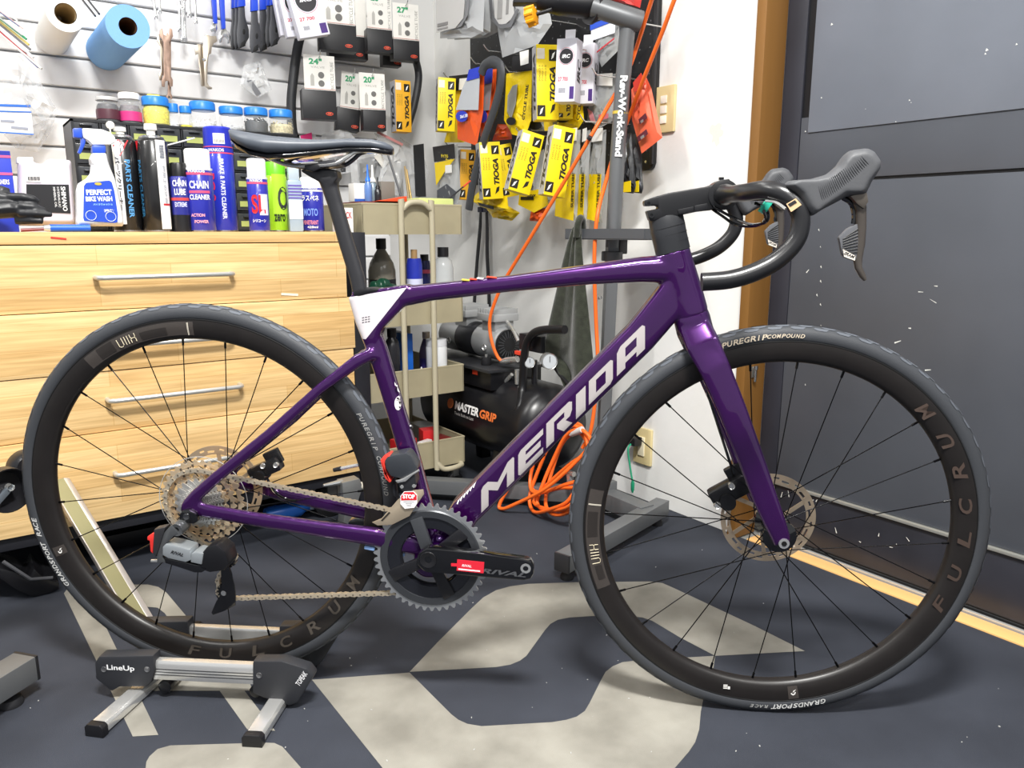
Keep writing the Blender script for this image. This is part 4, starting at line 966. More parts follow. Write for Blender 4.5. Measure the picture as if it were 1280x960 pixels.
for t_, sgn in ((-.06, -1), (.06, 1)):
    pl = [(S(a, b, -.072).x, S(a, b, -.072).z) for a, b in bl]; zmin = .003
    pl = [(x, max(zmin, z)) for x, z in pl]
    e1 = obj('end_block', MB().prism(pl, t_ - .014 if sgn < 0 else t_ - .012, t_ + .012 if sgn < 0 else t_ + .014), M_plast, stand, bevel=.004)
    pl = [(S(a, b, -.072).x, max(zmin, S(a, b, -.072).z)) for a, b in br]
    e2 = obj('end_block', MB().prism(pl, t_ - .014 if sgn < 0 else t_ - .012, t_ + .012 if sgn < 0 else t_ + .014), M_plast, stand, bevel=.004)
    if sgn < 0:
        q = S(151, 835.5, -.074); lettering('LineUp', e1, TR((q.x, -.0746, q.z)), '#e9e9ea', hp(34, L(151, 835)), hp(8.5, L(151, 835)), .02)
        for px in (130, 184): q = S(px, 836.5, -.074); obj('block_bolt', MB().lathe([(.003, .0), (.005, .001), (.0055, -.002)], 12, axis='y', T=TR((q.x, -.0745, q.z))), M('#8a8a8c', .3, metal=.8), e1)
        q = S(324, 844, -.074); obj('block_bolt', MB().lathe([(.003, .0), (.005, .001), (.0055, -.002)], 12, axis='y', T=TR((q.x, -.0745, q.z))), M('#8a8a8c', .3, metal=.8), e2)
        q = S(377, 848, -.074); lettering('TOPEAK', e2, TR((q.x, -.0746, q.z), 0, 0, R(-57)), '#dcdcde', hp(20, L(377, 848)), hp(6.5, L(377, 848)), .02, .2)
# rollers that carry the tyre
for x in (-.085, .085):
    z_ = TR_ + .0245 - math.sqrt((TR_ + .012) ** 2 - x * x)
    obj('cross_roller', MB().lathe([(.009, -.06), (.012, -.058), (.008, 0), (.012, .058), (.009, .06)], 16, axis='y', T=TR((x, 0, z_ - .001))), M_black, stand)
# legs
def leg(p0, p1, flip):
    d = (p1 - p0); d.z = 0; l = d.length; an = math.atan2(d.y, d.x)
    mb = MB().prism([(-.016, .004), (-.016, .016), (-.012, .021), (.012, .021), (.016, .016), (.016, .004)], 0, l)
    T_ = Matrix.Translation(p0) @ Matrix.Rotation(an - PI/2, 4, 'Z')
    lg = obj('leg', mb, M_alu, stand, T_, bevel=.001)
    obj('end_cap', MB().prism([(-.0172, .0), (-.0172, .017), (-.0125, .0222), (.0125, .0222), (.0172, .017), (.0172, 0)], l - .008, l + .006), M_black, lg, bevel=.0015)
    return lg
l0, l1 = SBI @ onZ(121, 919, 0), SBI @ onZ(317, 932, 0)
leg(Vector((-.128, .0, 0)), Vector((l0.x, l0.y, 0)), 1); leg(Vector((.128, 0, 0)), Vector((l1.x, l1.y, 0)), 1)
f0 = SBI @ onZ(243, 790, 0)
leg(Vector((-.128, .0, 0)), Vector((f0.x, f0.y, 0)), 1); leg(Vector((.128, 0, 0)), Vector((.14, f0.y, 0)), 1)
# ================================================================== things on the workbench
def ypol(pts, Y, base): return [(onY(a, b, Y).x - base.x, onY(a, b, Y).z - base.z) for a, b in pts]
def at_bench(px, Y, z=BT): q = onY(px, 286, Y); return Vector((q.x, Y, z))
def wrap_text(mb, s, r, z, a0, width, height, m=0, vertical=False, bold=.03, shear=0., T=None):
    vs_, fs, w0, h0 = text_data(s, bold, shear); out = []
    for x, y in vs_:
        if vertical: u, v = y / h0 * height, -x / w0 * width      # reads downwards
        else: u, v = x / w0 * width, y / h0 * height
        out.append(((r + .0006) * math.cos(a0 + (u * (1 if not vertical else 1)) / r), (r + .0006) * math.sin(a0 + u / r), z + v))
    mb.add(out, fs, m, T)
def patch(mb, r, a0, a1, z0, z1, m=0, n=10, T=None, lift=.0003):
    vs_ = []
    for i in range(n + 1):
        a = a0 + (a1 - a0) * i / n
        for z in (z0, z1): vs_.append(((r + lift) * math.cos(a), (r + lift) * math.sin(a), z))
    mb.add(vs_, [(2*i, 2*i+2, 2*i+3, 2*i+1) for i in range(n)], m, T)
M_can = mat('can_metal', '#c9c9c9', .25, metal=1.)
def can(label, px, wpx, top, Y, color, cap, captop, bands=(), texts=(), patches=(), name='spray_can', capw=.9, cat='spray can', group=None, capcol='#f3f3f3', straw=None):
    p_ = at_bench(px, Y); r = pxm(wpx / 2, p_); h = onY(px, top, Y).z - BT; hc = onY(px, captop, Y).z - BT
    t = thing(name, label, cat, TR(p_), group)
    body = obj('can_body', MB().lathe([(r * .93, 0), (r, .003), (r, h - r * .35), (r * .96, h - r * .3), (r * .72, h - r * .02), (r * .5, h)], 28), [M(color, .28, coat=.4)], t, smooth=50)
    obj('bottom_rim', MB().lathe([(r * .97, .0), (r * 1.015, .001), (r * 1.015, .004), (r * .97, .005)], 28, cap=False), M_can, t)
    fa = math.atan2(-p_.y, -p_.x)          # towards the viewer's side of the room
    if cap == 'cap':
        obj('cap', MB().lathe([(r * capw, h - r * .4), (r * capw, hc - .004), (r * capw * .9, hc), (0.0001, hc)], 24), M(capcol, .35), t, smooth=40)
        obj('cap_rim', MB().lathe([(r * .99, h - r * .42), (r * 1.0, h - r * .34), (r * .9, h - r * .3)], 24, cap=False), M_can, t)
    else:
        obj('dome_ring', MB().lathe([(r * .8, h - r * .2), (r * .78, h - r * .02), (r * .55, h + .003), (r * .3, h + .002)], 24), M_can, t)
        obj('nozzle', MB().lathe([(r * .28, h), (r * .28, h + (hc - h) * .5), (r * .42, h + (hc - h) * .55), (r * .40, hc), (0.0001, hc)], 16), M('#f1efe8', .4), t)
    for (z0, z1, c_, *ang_) in bands:
        mb = MB(); A0, A1 = (ang_[0], ang_[1]) if ang_ else (0, 2 * PI / 1)
        if ang_: patch(mb, r, fa + R(A0), fa + R(A1), z0 * h, z1 * h)
        else: mb.lathe([(r + .0004, z0 * h), (r + .0004, z1 * h)], 28, cap=False)
        obj('label_band', mb, M(c_, .35), t)
    for (s_, z, hh, wd, c_, *opt) in texts:
        mb = MB(); a_ = fa + R(opt[0] if opt else 0); vert = opt[1] if len(opt) > 1 else False
        wrap_text(mb, s_, r + .0005, z * h, a_, wd * (h if vert else r), hh * (r if vert else h), vertical=vert); obj('lettering', mb, M(c_, .4), t, smooth=0)
    return t, r, h, fa
W = '#f2f2f2'
# two black parts-cleaner cans
t, r, h, fa = can('black parts cleaner can with red triangle and blue vertical lettering, left of a taller twin', 161.5, 34, 171, 2.095, '#17181b', 'noz', 160, bands=[(.08, .95, '#e4e4e6', -34, -6)],
    texts=[('PARTS CLEANER', .45, .35, .6, '#5b9fd6', 16, True), ('パーツクリーナー', .5, .3, .55, '#2a2a2d', -20, True), ('840', .45, .25, .3, '#e4e4e6', -50, True)])
mb = MB(); mb.add([((r + .0007) * math.cos(fa + R(a)), (r + .0007) * math.sin(fa + R(a)), z * h) for a, z in ((-48, .95), (-10, .95), (28, .95), (14, .88), (-8, .78), (-30, .88))], [(0, 1, 2, 3, 4, 5)]); obj('red_triangle', mb, M('#c9232c', .4), t, smooth=0)
mb = MB(); wrap_text(mb, 'ナカナカ', r + .0009, .91 * h, fa + R(-10), r * .75, h * .035); obj('lettering', mb, M(W, .4), t, smooth=0)
obj('spray_head', MB().lathe([(.008, -.003), (.009, 0), (.009, .006), (.004, .008)], 16, axis='y', T=TR((-.022, -.012, h + .022))), M('#efeadf', .4), t)
obj('straw', MB().tube([(-.024, -.02, h + .018), (-.0225, -.034, h * .45)], .0016, 6), M('#e9e6da', .4), t)
t, r, h, fa = can('black parts cleaner can with a white printed panel down its right side', 199, 36, 172, 2.07, '#1c1c1d', 'noz', 156, bands=[(.03, .96, '#ece9e8', 12, 52)],
    texts=[('PARTS CLEANER', .45, .3, .6, '#2f6f9a', -58, True), ('取扱説明書', .84, .35, .14, '#8a8f98', 34, True), ('使用上の注意', .5, .22, .4, '#b0b4bb', 36, True)])
mb = MB(); patch(mb, r, fa + R(24), fa + R(52), .28 * h, .30 * h, lift=.0009); obj('red_mark', mb, M('#c33038', .4), t)
mb = MB(); mb.add([((r + .0007) * math.cos(fa + R(a)), (r + .0007) * math.sin(fa + R(a)), z * h) for a, z in ((-80, .95), (-55, .95), (-66, .84))], [(0, 1, 2)]); obj('red_triangle', mb, M('#c9232c', .4), t, smooth=0)
obj('straw', MB().tube([(.018, .0, h * .9), (.105, .02, h * 1.03)], .0018, 6), M('#d9d9d6', .4), t)
can('short can of chain lube with black cap and blue label', 228.8, 22, 219, 2.05, '#2b2f86', 'cap', 204, bands=[(0, .3, '#1a1a1d'), (.55, .6, '#d24a4a')], texts=[('CHAIN', .85, .11, 1.5, W), ('LUBE', .7, .11, 1.2, W), ('EXTREME', .48, .08, 1.3, '#cfd3ff')], capcol='#141416', capw=.86)
can('blue chain cleaner can with a white cap', 253, 33, 210, 2.05, '#2a2fa0', 'cap', 187, bands=[(.88, .92, '#d7577d'), (.96, .99, '#e9e9ef'), (.60, .64, '#d7577d', -45, 45)], texts=[('WAKOS', .94, .05, 1.3, W, -10), ('CHAIN', .73, .12, 1.4, W), ('CLEANER', .54, .08, 1.5, W), ('ACTION', .26, .05, 1.0, '#f0a8b8', -14), ('POWER', .16, .05, 1.0, '#f0a8b8')])
t, r, h, fa = can('tall blue brake cleaner can with a tall blue cap', 280, 34, 184, 2.125, '#2733b4', 'cap', 160, bands=[(.91, .925, '#e0506f'), (.985, .995, '#e0506f'), (.93, .975, '#2733b4')], texts=[('WAKOS', .95, .035, 1.1, W, -10), ('BC-9', .52, .5, .32, '#d12c4a', -36, True), ('BRAKE & PARTS CLEANER', .5, .3, .7, '#dfe3ff', 8, True)], capcol='#2733b4', capw=.97)
mb = MB(); patch(mb, r * .97, fa - R(18), fa + R(28), h * 1.02, h * 1.14, lift=.001); obj('barcode_label', mb, M('#e9e7e3', .5), t)
mb = MB()
for k in range(10): patch(mb, r * .97, fa - R(14) + R(4 * k), fa - R(12.4) + R(4 * k), h * 1.035, h * 1.07, lift=.0014, n=1)
obj('barcode', mb, M('#333336', .5), t)
t, r, h, fa = can('blue lubricant can with large red letters and a white cap, beside the lime green can', 325, 25, 221, 2.035, '#2b2fa4', 'cap', 199, bands=[(.86, .90, '#d7577d'), (.95, .98, '#e9e9ef'), (.3, .68, '#dfe2f6', 5, 60)], texts=[('WAKOS', .92, .05, 1.3, W, -8), ('SL', .5, .34, 1.35, '#d8262f'), ('シリコーン', .2, .06, 1.3, W)])
can('lime green deodorant can with a green cap and dark ring', 348, 27, 217, 2.10, '#9fd62a', 'cap', 203, bands=[(.3, .98, '#b2e23a', -20, 60)], texts=[('zero', .24, .13, 1.0, '#23301a', 12), ('O', .57, .4, 1.0, '#3a3f3a', 34)], capcol='#6fd021')
can('blue suspension spray can partly behind the seat post', 391, 29, 232, 2.10, '#2b2fa4', 'cap', 222, bands=[(.86, .9, '#e9e9ef')], texts=[('ラスペネ', .72, .13, 1.5, W, -6), ('WAKOS', .94, .06, 1.3, W, -6), ('MOTO', .42, .16, 1.2, '#7f9ff0', -6), ('420ml', .1, .05, .9, W), ('PENETRANT', .2, .09, 1.3, '#e58aa0', -8)])
p_ = at_bench(370, 2.05); t = thing('plastic_bottle', 'narrow grey alcohol bottle with purple stripes and white label', 'bottle', TR(p_, R(-10)))
w_ = pxm(17, p_); h = onY(370, 205, 2.05).z - BT
obj('bottle_body', MB().box((0, 0, h * .38), (w_, w_ * .8, h * .76)), M('#9fb0bf', .3), t, bevel=.005)
obj('bottle_shoulder', MB().box((0, 0, h * .87), (w_ * .8, w_ * .6, h * .24)), M('#b9c6cf', .3), t, bevel=.006)
lb = obj('label', MB().box((0, -w_ * .41, h * .33), (w_ * .98, .001, h * .28)), M('#e9e9ef', .4), t); obj('lettering', (lambda mb_: (text_into(mb_, 'IPA', TR((.002, -w_ * .42, h * .38)), w_ * .6, h * .08), mb_)[1])(MB()), M('#2a2a30', .5), t, smooth=0)
mb = MB(); [mb.box((0, -w_ * .41, h * (.5 + .045 * k)), (w_ * .98, .001, h * .02)) for k in range(5)]; obj('stripes', mb, M('#6d5bb0', .4), t, smooth=0)

# spray bottle of bike wash
def cz(x, y): return (x * .1979, 110 + y * .1979)
Yb = 2.02; base = at_bench(123, Yb); t = thing('spray_bottle', 'white trigger spray bottle with blue bike wash label', 'spray bottle', TR(base))
body = [cz(*q) for q in [(484, 874), (480, 860), (480, 650), (492, 604), (545, 572), (570, 540), (576, 470), (562, 452), (580, 412), (664, 412), (676, 462), (692, 506), (722, 575), (742, 650), (770, 800), (776, 862), (770, 874)]]
obj('bottle_body', remesh(MB().pillow(ypol(body, Yb, base), -.026, .026, .010).mesh('b'), .0022, 4), mat('bottle_white', '#eef0f1', .3), t, smooth=60)
obj('collar', MB().prism(ypol([cz(*q) for q in [(578, 414), (578, 362), (662, 366), (664, 414)]], Yb, base), -.015, .015), M('#2f55c8', .35), t, bevel=.004)
obj('trigger_head', MB().prism(ypol([cz(*q) for q in [(512, 256), (640, 264), (692, 284), (722, 312), (726, 345), (690, 362), (578, 364), (560, 340), (520, 318)]], Yb, base), -.014, .014), mat('bottle_white', '#eef0f1', .3), t, bevel=.005)
obj('nozzle_tip', MB().prism(ypol([cz(*q) for q in [(460, 256), (514, 256), (518, 320), (462, 312)]], Yb, base), -.011, .011), M('#2f55c8', .35), t, bevel=.002)
obj('trigger', MB().prism(ypol([cz(*q) for q in [(508, 318), (542, 316), (534, 360), (508, 418), (488, 410), (508, 360)]], Yb, base), -.008, .008), M('#2f55c8', .35), t, bevel=.002)
lab = [cz(*q) for q in [(530, 618), (545, 598), (690, 584), (706, 596), (722, 650), (745, 800), (742, 846), (730, 852), (532, 838), (526, 820)]]
obj('label', MB().prism(ypol(lab, Yb - .027, Vector((base.x, 0, base.z))), -.0274, -.0262), M('#2c50c4', .35), t)
def blt(s_, x, y, w, h_, c='#f4f6fa', yy=-.0278):
    q = onY(*cz(x, y), Yb - .028); lettering(s_, t, TR((q.x - base.x, yy, q.z - base.z), 0, 0, R(-2)), c, pxm(w * .1979, q), pxm(h_ * .1979, q), .04)
blt('PERFECT', 626, 658, 145, 34); blt('BIKE WASH', 626, 700, 150, 30); blt('バイクウォッシュ', 650, 735, 110, 14, '#9fd0f5'); blt('濃縮', 690, 775, 60, 18)
mb = MB()
for (x, y) in ((575, 805), (700, 812)): q = onY(*cz(x, y), Yb - .028); mb.torus(.0105, .0006, 20, 5, T=TR((q.x - base.x, -.028, q.z - base.z)))
obj('bicycle_print', mb, M('#dfe6fb', .4), t); q = onY(*cz(620, 605), Yb - .028); obj('crest', MB().lathe([(.006, 0), (.006, .0004)], 16, axis='y', T=TR((q.x - base.x, -.0278, q.z - base.z)) @ Matrix.Diagonal((1.2, 1, .55, 1))), M('#c9b04a', .4), t)

# mineral oil jug
Yj = 2.13; base = at_bench(57, Yj); t = thing('oil_jug', 'translucent lilac mineral oil jug with black label', 'jug', TR(base))
pl = [cz(*q) for q in [(118, 870), (112, 850), (112, 480), (122, 466), (205, 466), (216, 474), (258, 486), (300, 452), (436, 458), (446, 474), (470, 800), (472, 860), (462, 872)]]
obj('jug_body', remesh(MB().pillow(ypol(pl, Yj, base), -.045, .045, .012).mesh('b'), .003, 3), mat('jug_plastic', '#d9d2dc', .35, alpha=.93), t, smooth=60)
obj('cap', MB().prism(ypol([cz(*q) for q in [(104, 440), (206, 440), (206, 484), (104, 480)]], Yj, base), -.02, .02), M('#eceaea', .35), t, bevel=.003)
b2 = Vector((base.x, 0, base.z)); yl = -.0468
obj('label', MB().prism(ypol([cz(*q) for q in [(166, 608), (434, 610), (446, 792), (170, 780)]], Yj + yl, b2), yl, yl + .002), M('#232326', .4), t)
obj('price_label', MB().prism(ypol([cz(*q) for q in [(164, 512), (256, 516), (258, 596), (166, 592)]], Yj + yl, b2), yl, yl + .002), M('#ece6e2', .5), t)
q = onY(*cz(405, 700), Yj + yl); lettering('SHIMANO', t, TR((q.x - base.x, yl - .0006, q.z - base.z), 0, 0, R(90)), '#f0f0f0', pxm(150 * .1979, q), pxm(26 * .1979, q))
for k, s_ in enumerate(('HYDRAULIC', 'MINERAL OIL')): q = onY(*cz(372 - 24 * k, 690), Yj + yl); lettering(s_, t, TR((q.x - base.x, yl - .0006, q.z - base.z), 0, 0, R(90)), '#d8d8d8', pxm(125 * .1979, q), pxm(12 * .1979, q))
mb = MB()
for k in range(11): q = onY(*cz(180 + 7 * k, 572), Yj + yl); mb.box((q.x - base.x, yl - .0004, q.z - base.z), (.0012 if k % 3 else .0022, .0003, .008))
obj('barcode', mb, M('#4a4a4e', .5), t, smooth=0)
# blue carton at the left
Yc = 2.12; base = at_bench(-20, Yc); t = thing('carton', 'blue and pink lined carton beside the oil jug', 'box', TR(base))
x1 = onY(16, 220, Yc).x - base.x; hz = onY(16, 189, Yc).z - BT
obj('carton_body', MB().box((x1 - .06, .03, hz / 2), (.12, .06, hz)), M('#2c3fb8', .4), t, bevel=.001)
for (z, hh, c_) in ((.93, .03, '#d85a8c'), (.97, .05, '#26309a'), (.72, .03, '#d85a8c')): obj('stripe', MB().box((x1 - .06, -.0003, hz * z), (.1205, .001, hz * hh)), M(c_, .4), t)
for k in range(3): lettering('CLEANERS'[:8 - k], t, TR((x1 - .025, -.001, hz * (.62 - .13 * k))), W, .034, hz * .06)
# black glove
base = at_bench(25, 2.0); t = thing('work_glove', 'black rubber work glove lying on the bench edge', 'glove', TR(base))
def gz(x, y, d=0.): q = onY(*cz(x, y), 2.0 + d); return Vector((q.x - base.x, d, q.z - base.z))
gb = MB()
gb.tube([gz(-120, 790, .02), gz(-40, 770, .02), gz(60, 760, .02), gz(150, 770, .02), gz(200, 790, .02)], [.014, .02, .021, .018, .012], 12, flat=1.5, up=(0, 0, 1))
gb.tube([gz(60, 690, .01), gz(150, 690, .0), gz(215, 705, 0), gz(248, 722, 0)], [.010, .0095, .0085, .005], 10)
gb.tube([gz(120, 745, .0), gz(210, 752, -.005), gz(290, 775, -.005)], [.010, .009, .006], 10)
gb.tube([gz(120, 790, .0), gz(230, 793, -.01), gz(330, 800, -.01)], [.010, .0085, .0055], 10)
gb.tube([gz(100, 835, .01), gz(200, 835, -.005), gz(275, 842, -.008)], [.010, .0085, .006], 10)
gb.tube([gz(-60, 640, .03), gz(20, 645, .02), gz(64, 650, .02)], [.012, .009, .005], 10)
gb.tube([gz(-90, 700, .03), gz(-20, 690, .02), gz(60, 700, .015)], [.016, .018, .014], 10)
zs = min(v[2] for v in gb.v)
gb.v = [(x, y, max(z, .0008)) for x, y, z in gb.v]
obj('glove_shell', remesh(gb.mesh('g'), .0025, 3), mat('glove_black', '#222326', .38, bump=.2, bscale=120), t, smooth=70)
# white board under the front row, blue-handled brush on it
base = at_bench(105, 1.997); t = thing('blue_handled_tool', 'blue handled steel tool lying in front of the spray bottle', 'hand tool', TR(base))
a, b = onY(*cz(312, 850), 1.997), onY(*cz(566, 850), 1.997); zc = .0085
obj('grip', MB().tube([(a.x - base.x, 0, zc), (b.x - base.x, 0, zc)], [.0082, .0078], 12), M('#2f66d0', .35), t)
obj('ferrule', MB().tube([(a.x - base.x - .012, 0, zc), (a.x - base.x, 0, zc)], [.006, .0075], 12), M('#dcdcdc', .3, metal=.5), t)
obj('shank', MB().tube([(a.x - base.x - .055, .004, .004), (a.x - base.x - .01, 0, zc - .002)], .0035, 8), M('#7d2a2a', .4), t)

# small-parts drawer cabinet
YO = 2.30; a = onY(88, 150, YO); b = onY(374, 167, YO); zt = (a.z + b.z) / 2
cab = thing('parts_cabinet', 'black small-parts drawer cabinet behind the spray cans', 'cabinet', TR((a.x, YO, BT)))
CW, CH, CD = b.x - a.x, zt - BT, .16
mb = MB(); th = .006
for (c_, d_) in (((CW/2, CD/2, CH - th/2), (CW, CD, th)), ((CW/2, CD/2, th/2), (CW, CD, th)), ((th/2, CD/2, CH/2), (th, CD, CH)), ((CW - th/2, CD/2, CH/2), (th, CD, CH)), ((CW/2, CD - th/2, CH/2), (CW, th, CH))): mb.box(c_, d_)
nc, nr = 9, 5
for i in range(1, nc): mb.box((CW * i / nc, CD/2, CH/2), (.004, CD - .004, CH - .004))
for k in range(1, nr): mb.box((CW/2, CD/2, CH * k / nr), (CW - .004, CD - .004, .003))
obj('cabinet_shell', mb, mat('cabinet_black', '#1e1f22', .4), cab, smooth=0)
dm = None
for i in range(nc):
    for k in range(nr):
        T_ = TR((CW * (i + .5) / nc, .004, CH * (k + .5) / nr))
        if dm is None:
            w2, h2 = CW / nc - .008, CH / nr - .008
            dmb = MB().box((0, .0, 0), (w2, .003, h2)); dmb.box((0, -.006, h2 * .3), (w2 * .5, .01, .003)); dm = obj('drawer_front', dmb, mat('smoke_drawer', '#3a3c40', .18, spec=.6), cab, T_, bevel=.0006)
            obj('drawer_label', MB().box((0, -.0022, -h2 * .12), (w2 * .72, .0008, h2 * .32)), M('#aeb76a', .6), dm)
        else: dup(dm, cab, T_)

# jars on the cabinet
M_jar = mat('clear_jar', '#eef3f6', .06, alpha=.13, spec=.6)
def jar(label, px, wpx, top, bot, lid, fill, fcol, lidh=.28, pieces=0, band=None):
    r0 = pxm(wpx / 2, onY(px, bot, YO)); Y = YO + .045; p_ = onY(px, bot, Y); p_.z = BT + CH; r = pxm(wpx / 2, p_)
    h = onY(px, top, Y).z - p_.z
    t = thing('storage_jar', label, 'jar', TR(p_), 'storage jars along the parts cabinet')
    hb_ = h * (1 - lidh)
    obj('jar_glass', MB().lathe([(r * .8, 0), (r * .93, .002), (r * 1.0, hb_ * .5), (r * .93, hb_ * .85), (r * .8, hb_)], 24), M_jar, t, smooth=50)
    obj('lid', MB().lathe([(r * .86, hb_ * .97), (r * .95, hb_), (r * .95, h * .95), (r * .88, h), (0.0001, h)], 24), M(lid, .35), t, smooth=40)
    if fill: obj('contents', MB().lathe([(r * .74, .002), (r * .9, hb_ * .1), (r * .93, hb_ * fill * .8), (r * .8, hb_ * fill), (.0001, hb_ * fill * .95)], 18), mat('fill_' + fcol.strip('#'), fcol, .5, var=.35, vscale=160, bump=.6, bscale=160), t)
    if pieces:
        mb = MB(); rr_ = random.Random(px)
        for k in range(pieces):
            a_ = rr_.uniform(0, 6.3); q = r * .86 * math.sqrt(rr_.random()); mb.box((q * math.cos(a_), q * math.sin(a_), hb_ * (fill or .1) + rr_.uniform(-.006, .004)), (.014, .003, .003), (rr_.uniform(-1, 1), rr_.uniform(-1, 1), rr_.uniform(0, 3)))
        o = obj('small_parts', mb, M(fcol, .4), t, smooth=0); o['kind'] = 'stuff'
    if band: obj('label_band', MB().lathe([(r * 1.005, hb_ * band[0]), (r * 1.012, hb_ * .5), (r * .99, hb_ * band[1])], 24, cap=False), M(band[2], .4), t)
    return t, r, h
jar('dark filled jar with a clear lid at the end of the parts cabinet', 136, 27, 122, 151, '#b9b9b8', .85, '#3a3438', .14, band=(.15, .6, '#55303a'))
jar('clear jar with white lid and magenta label band', 164, 26, 117, 153, '#eceae8', .75, '#6d6468', .2, band=(.12, .35, '#d03a80'))
t, r, h = jar('jar of yellow parts under a blue lid with a yellow tag', 196, 33, 122, 153, '#2a7fd6', .95, '#e6d52f', .3)
obj('yellow_tag', MB().box((-.004, 0, h + .003), (.03, .02, .006)), M('#e6dc4a', .5), t, bevel=.001)
jar('slim blue lidded jar squeezed between two wider jars', 217, 14, 130, 153, '#2a7fd6', .3, '#d9d9dc', .35)
jar('small jar with blue lid and a little yellow at its base', 233, 15, 133, 156, '#2a7fd6', .22, '#e6d52f', .3)
jar('wide jar of white pins under a blue lid', 254.5, 32, 128, 158, '#2a7fd6', .4, '#e9e7e4', .3, 26)
jar('half empty clear jar with blue lid over silver bits', 290, 30, 134, 161, '#2a7fd6', .25, '#c9c9c9', .3, 14)
jar('jar of black plugs under a blue lid', 321, 30, 135.5, 164, '#2a7fd6', .7, '#26262a', .3, 20)
jar('jar of brassy screws under a blue lid', 352, 30, 138, 166, '#2a7fd6', .6, '#c9bd94', .3, 26)
# ================================================================== things on the slat wall
def at_slat(px, py, Y): return onY(px, py, Y)
YS = YW - .004
def peg(parent, x, z, l, name='hook'):
    obj(name, MB().tube(smooth_path([(x, YS - 0, z), (x, YS - l + .01, z + .002), (x, YS - l, z + .014)], 4), .0025, 7), M_sil, parent)
# paper rolls on pegs (axis straight out of the wall)
def roll(label, name, near, farY, nearY, wpx, colr, corec, corer):
    p_ = onY(*near, nearY); r = pxm(wpx / 2, p_)
    t = thing(name, label, 'paper roll', TR((p_.x, farY, p_.z)), None)
    l = farY - nearY
    obj('paper', MB().lathe([(r * corer, 0), (r, 0), (r, l), (r * .995, l), (r * corer, l)], 40, axis='y', cap=False), mat('paper_' + colr.strip('#'), colr, .85, bump=.3, bscale=300, spec=.2), t, smooth=30)
    obj('core', MB().lathe([(r * corer, l), (r * corer, .0), (r * corer * .92, .0), (r * corer * .92, l)], 28, axis='y', cap=False), M(corec, .8), t)
    obj('peg', MB().tube([(0, .0, r * corer * .92 - .008), (0, -l * .6, r * corer * .92 - .008)], .006, 8), M('#9a9a98', .3, metal=1.), t)
    return t
roll('white paper towel roll on a slat wall peg', 'white_paper_roll', (82, 17), YS - .003, 2.50, 43, '#f2f2f0', '#c3ad84', .58)
roll('sky blue shop towel roll on a slat wall peg', 'blue_paper_roll', (160, 33), YS - .003, 2.47, 51, '#84b4ea', '#6b4a2c', .42)
# bundle of coloured cables pushed in from the left
cols = ['#2340b8', '#c8323c', '#e9e9ea', '#dcdcd8', '#7a7a80', '#d9c46a', '#2a9a64', '#b8b8bd', '#e7b7b0', '#5a6a90', '#f1f1f1']
ends = [(48, 84), (44, 79), (42, 72), (52, 86), (38, 62), (36, 56), (33, 49), (28, 44), (29, 36), (24, 33), (22, 26)]
for k, ((ex, ey), c_) in enumerate(zip(ends, cols)):
    Y = 2.70 - .006 * (k % 4); e = onY(ex, ey, Y); a = onY(ex - 62, ey - 56 + k * 1.2, Y + .08)
    t = tag(obj('bike_cable', MB().tube([a - e, Vector((0, 0, 0))], .0034 if k < 7 else .0018, 7), M(c_, .35), None, TR(e)), ['thick blue', 'red', 'white ribbed', 'pale grey', 'dark grey', 'pale yellow', 'green tipped', 'thin silver', 'thin pink', 'thin slate blue', 'thinnest white'][k] + ' cable housing in the bundle by the white paper roll', 'cable', 'cables in the bundle')
for k, (ex, ey) in enumerate(((119, 20), (124, 17.5))):
    rl_ = ['thin black rod whose tip hangs lower, between the paper rolls', 'thin black rod whose tip stops higher, between the paper rolls'][k]
    e = onY(ex, ey, 2.66); a = onY(ex - 22, ey - 28, 2.82); tag(obj('steel_rod', MB().tube([a - e, Vector((0, 0, 0))], .003, 8), M('#2a2a2d', .4), None, TR(e)), rl_, 'rod', 'pair of black rods')
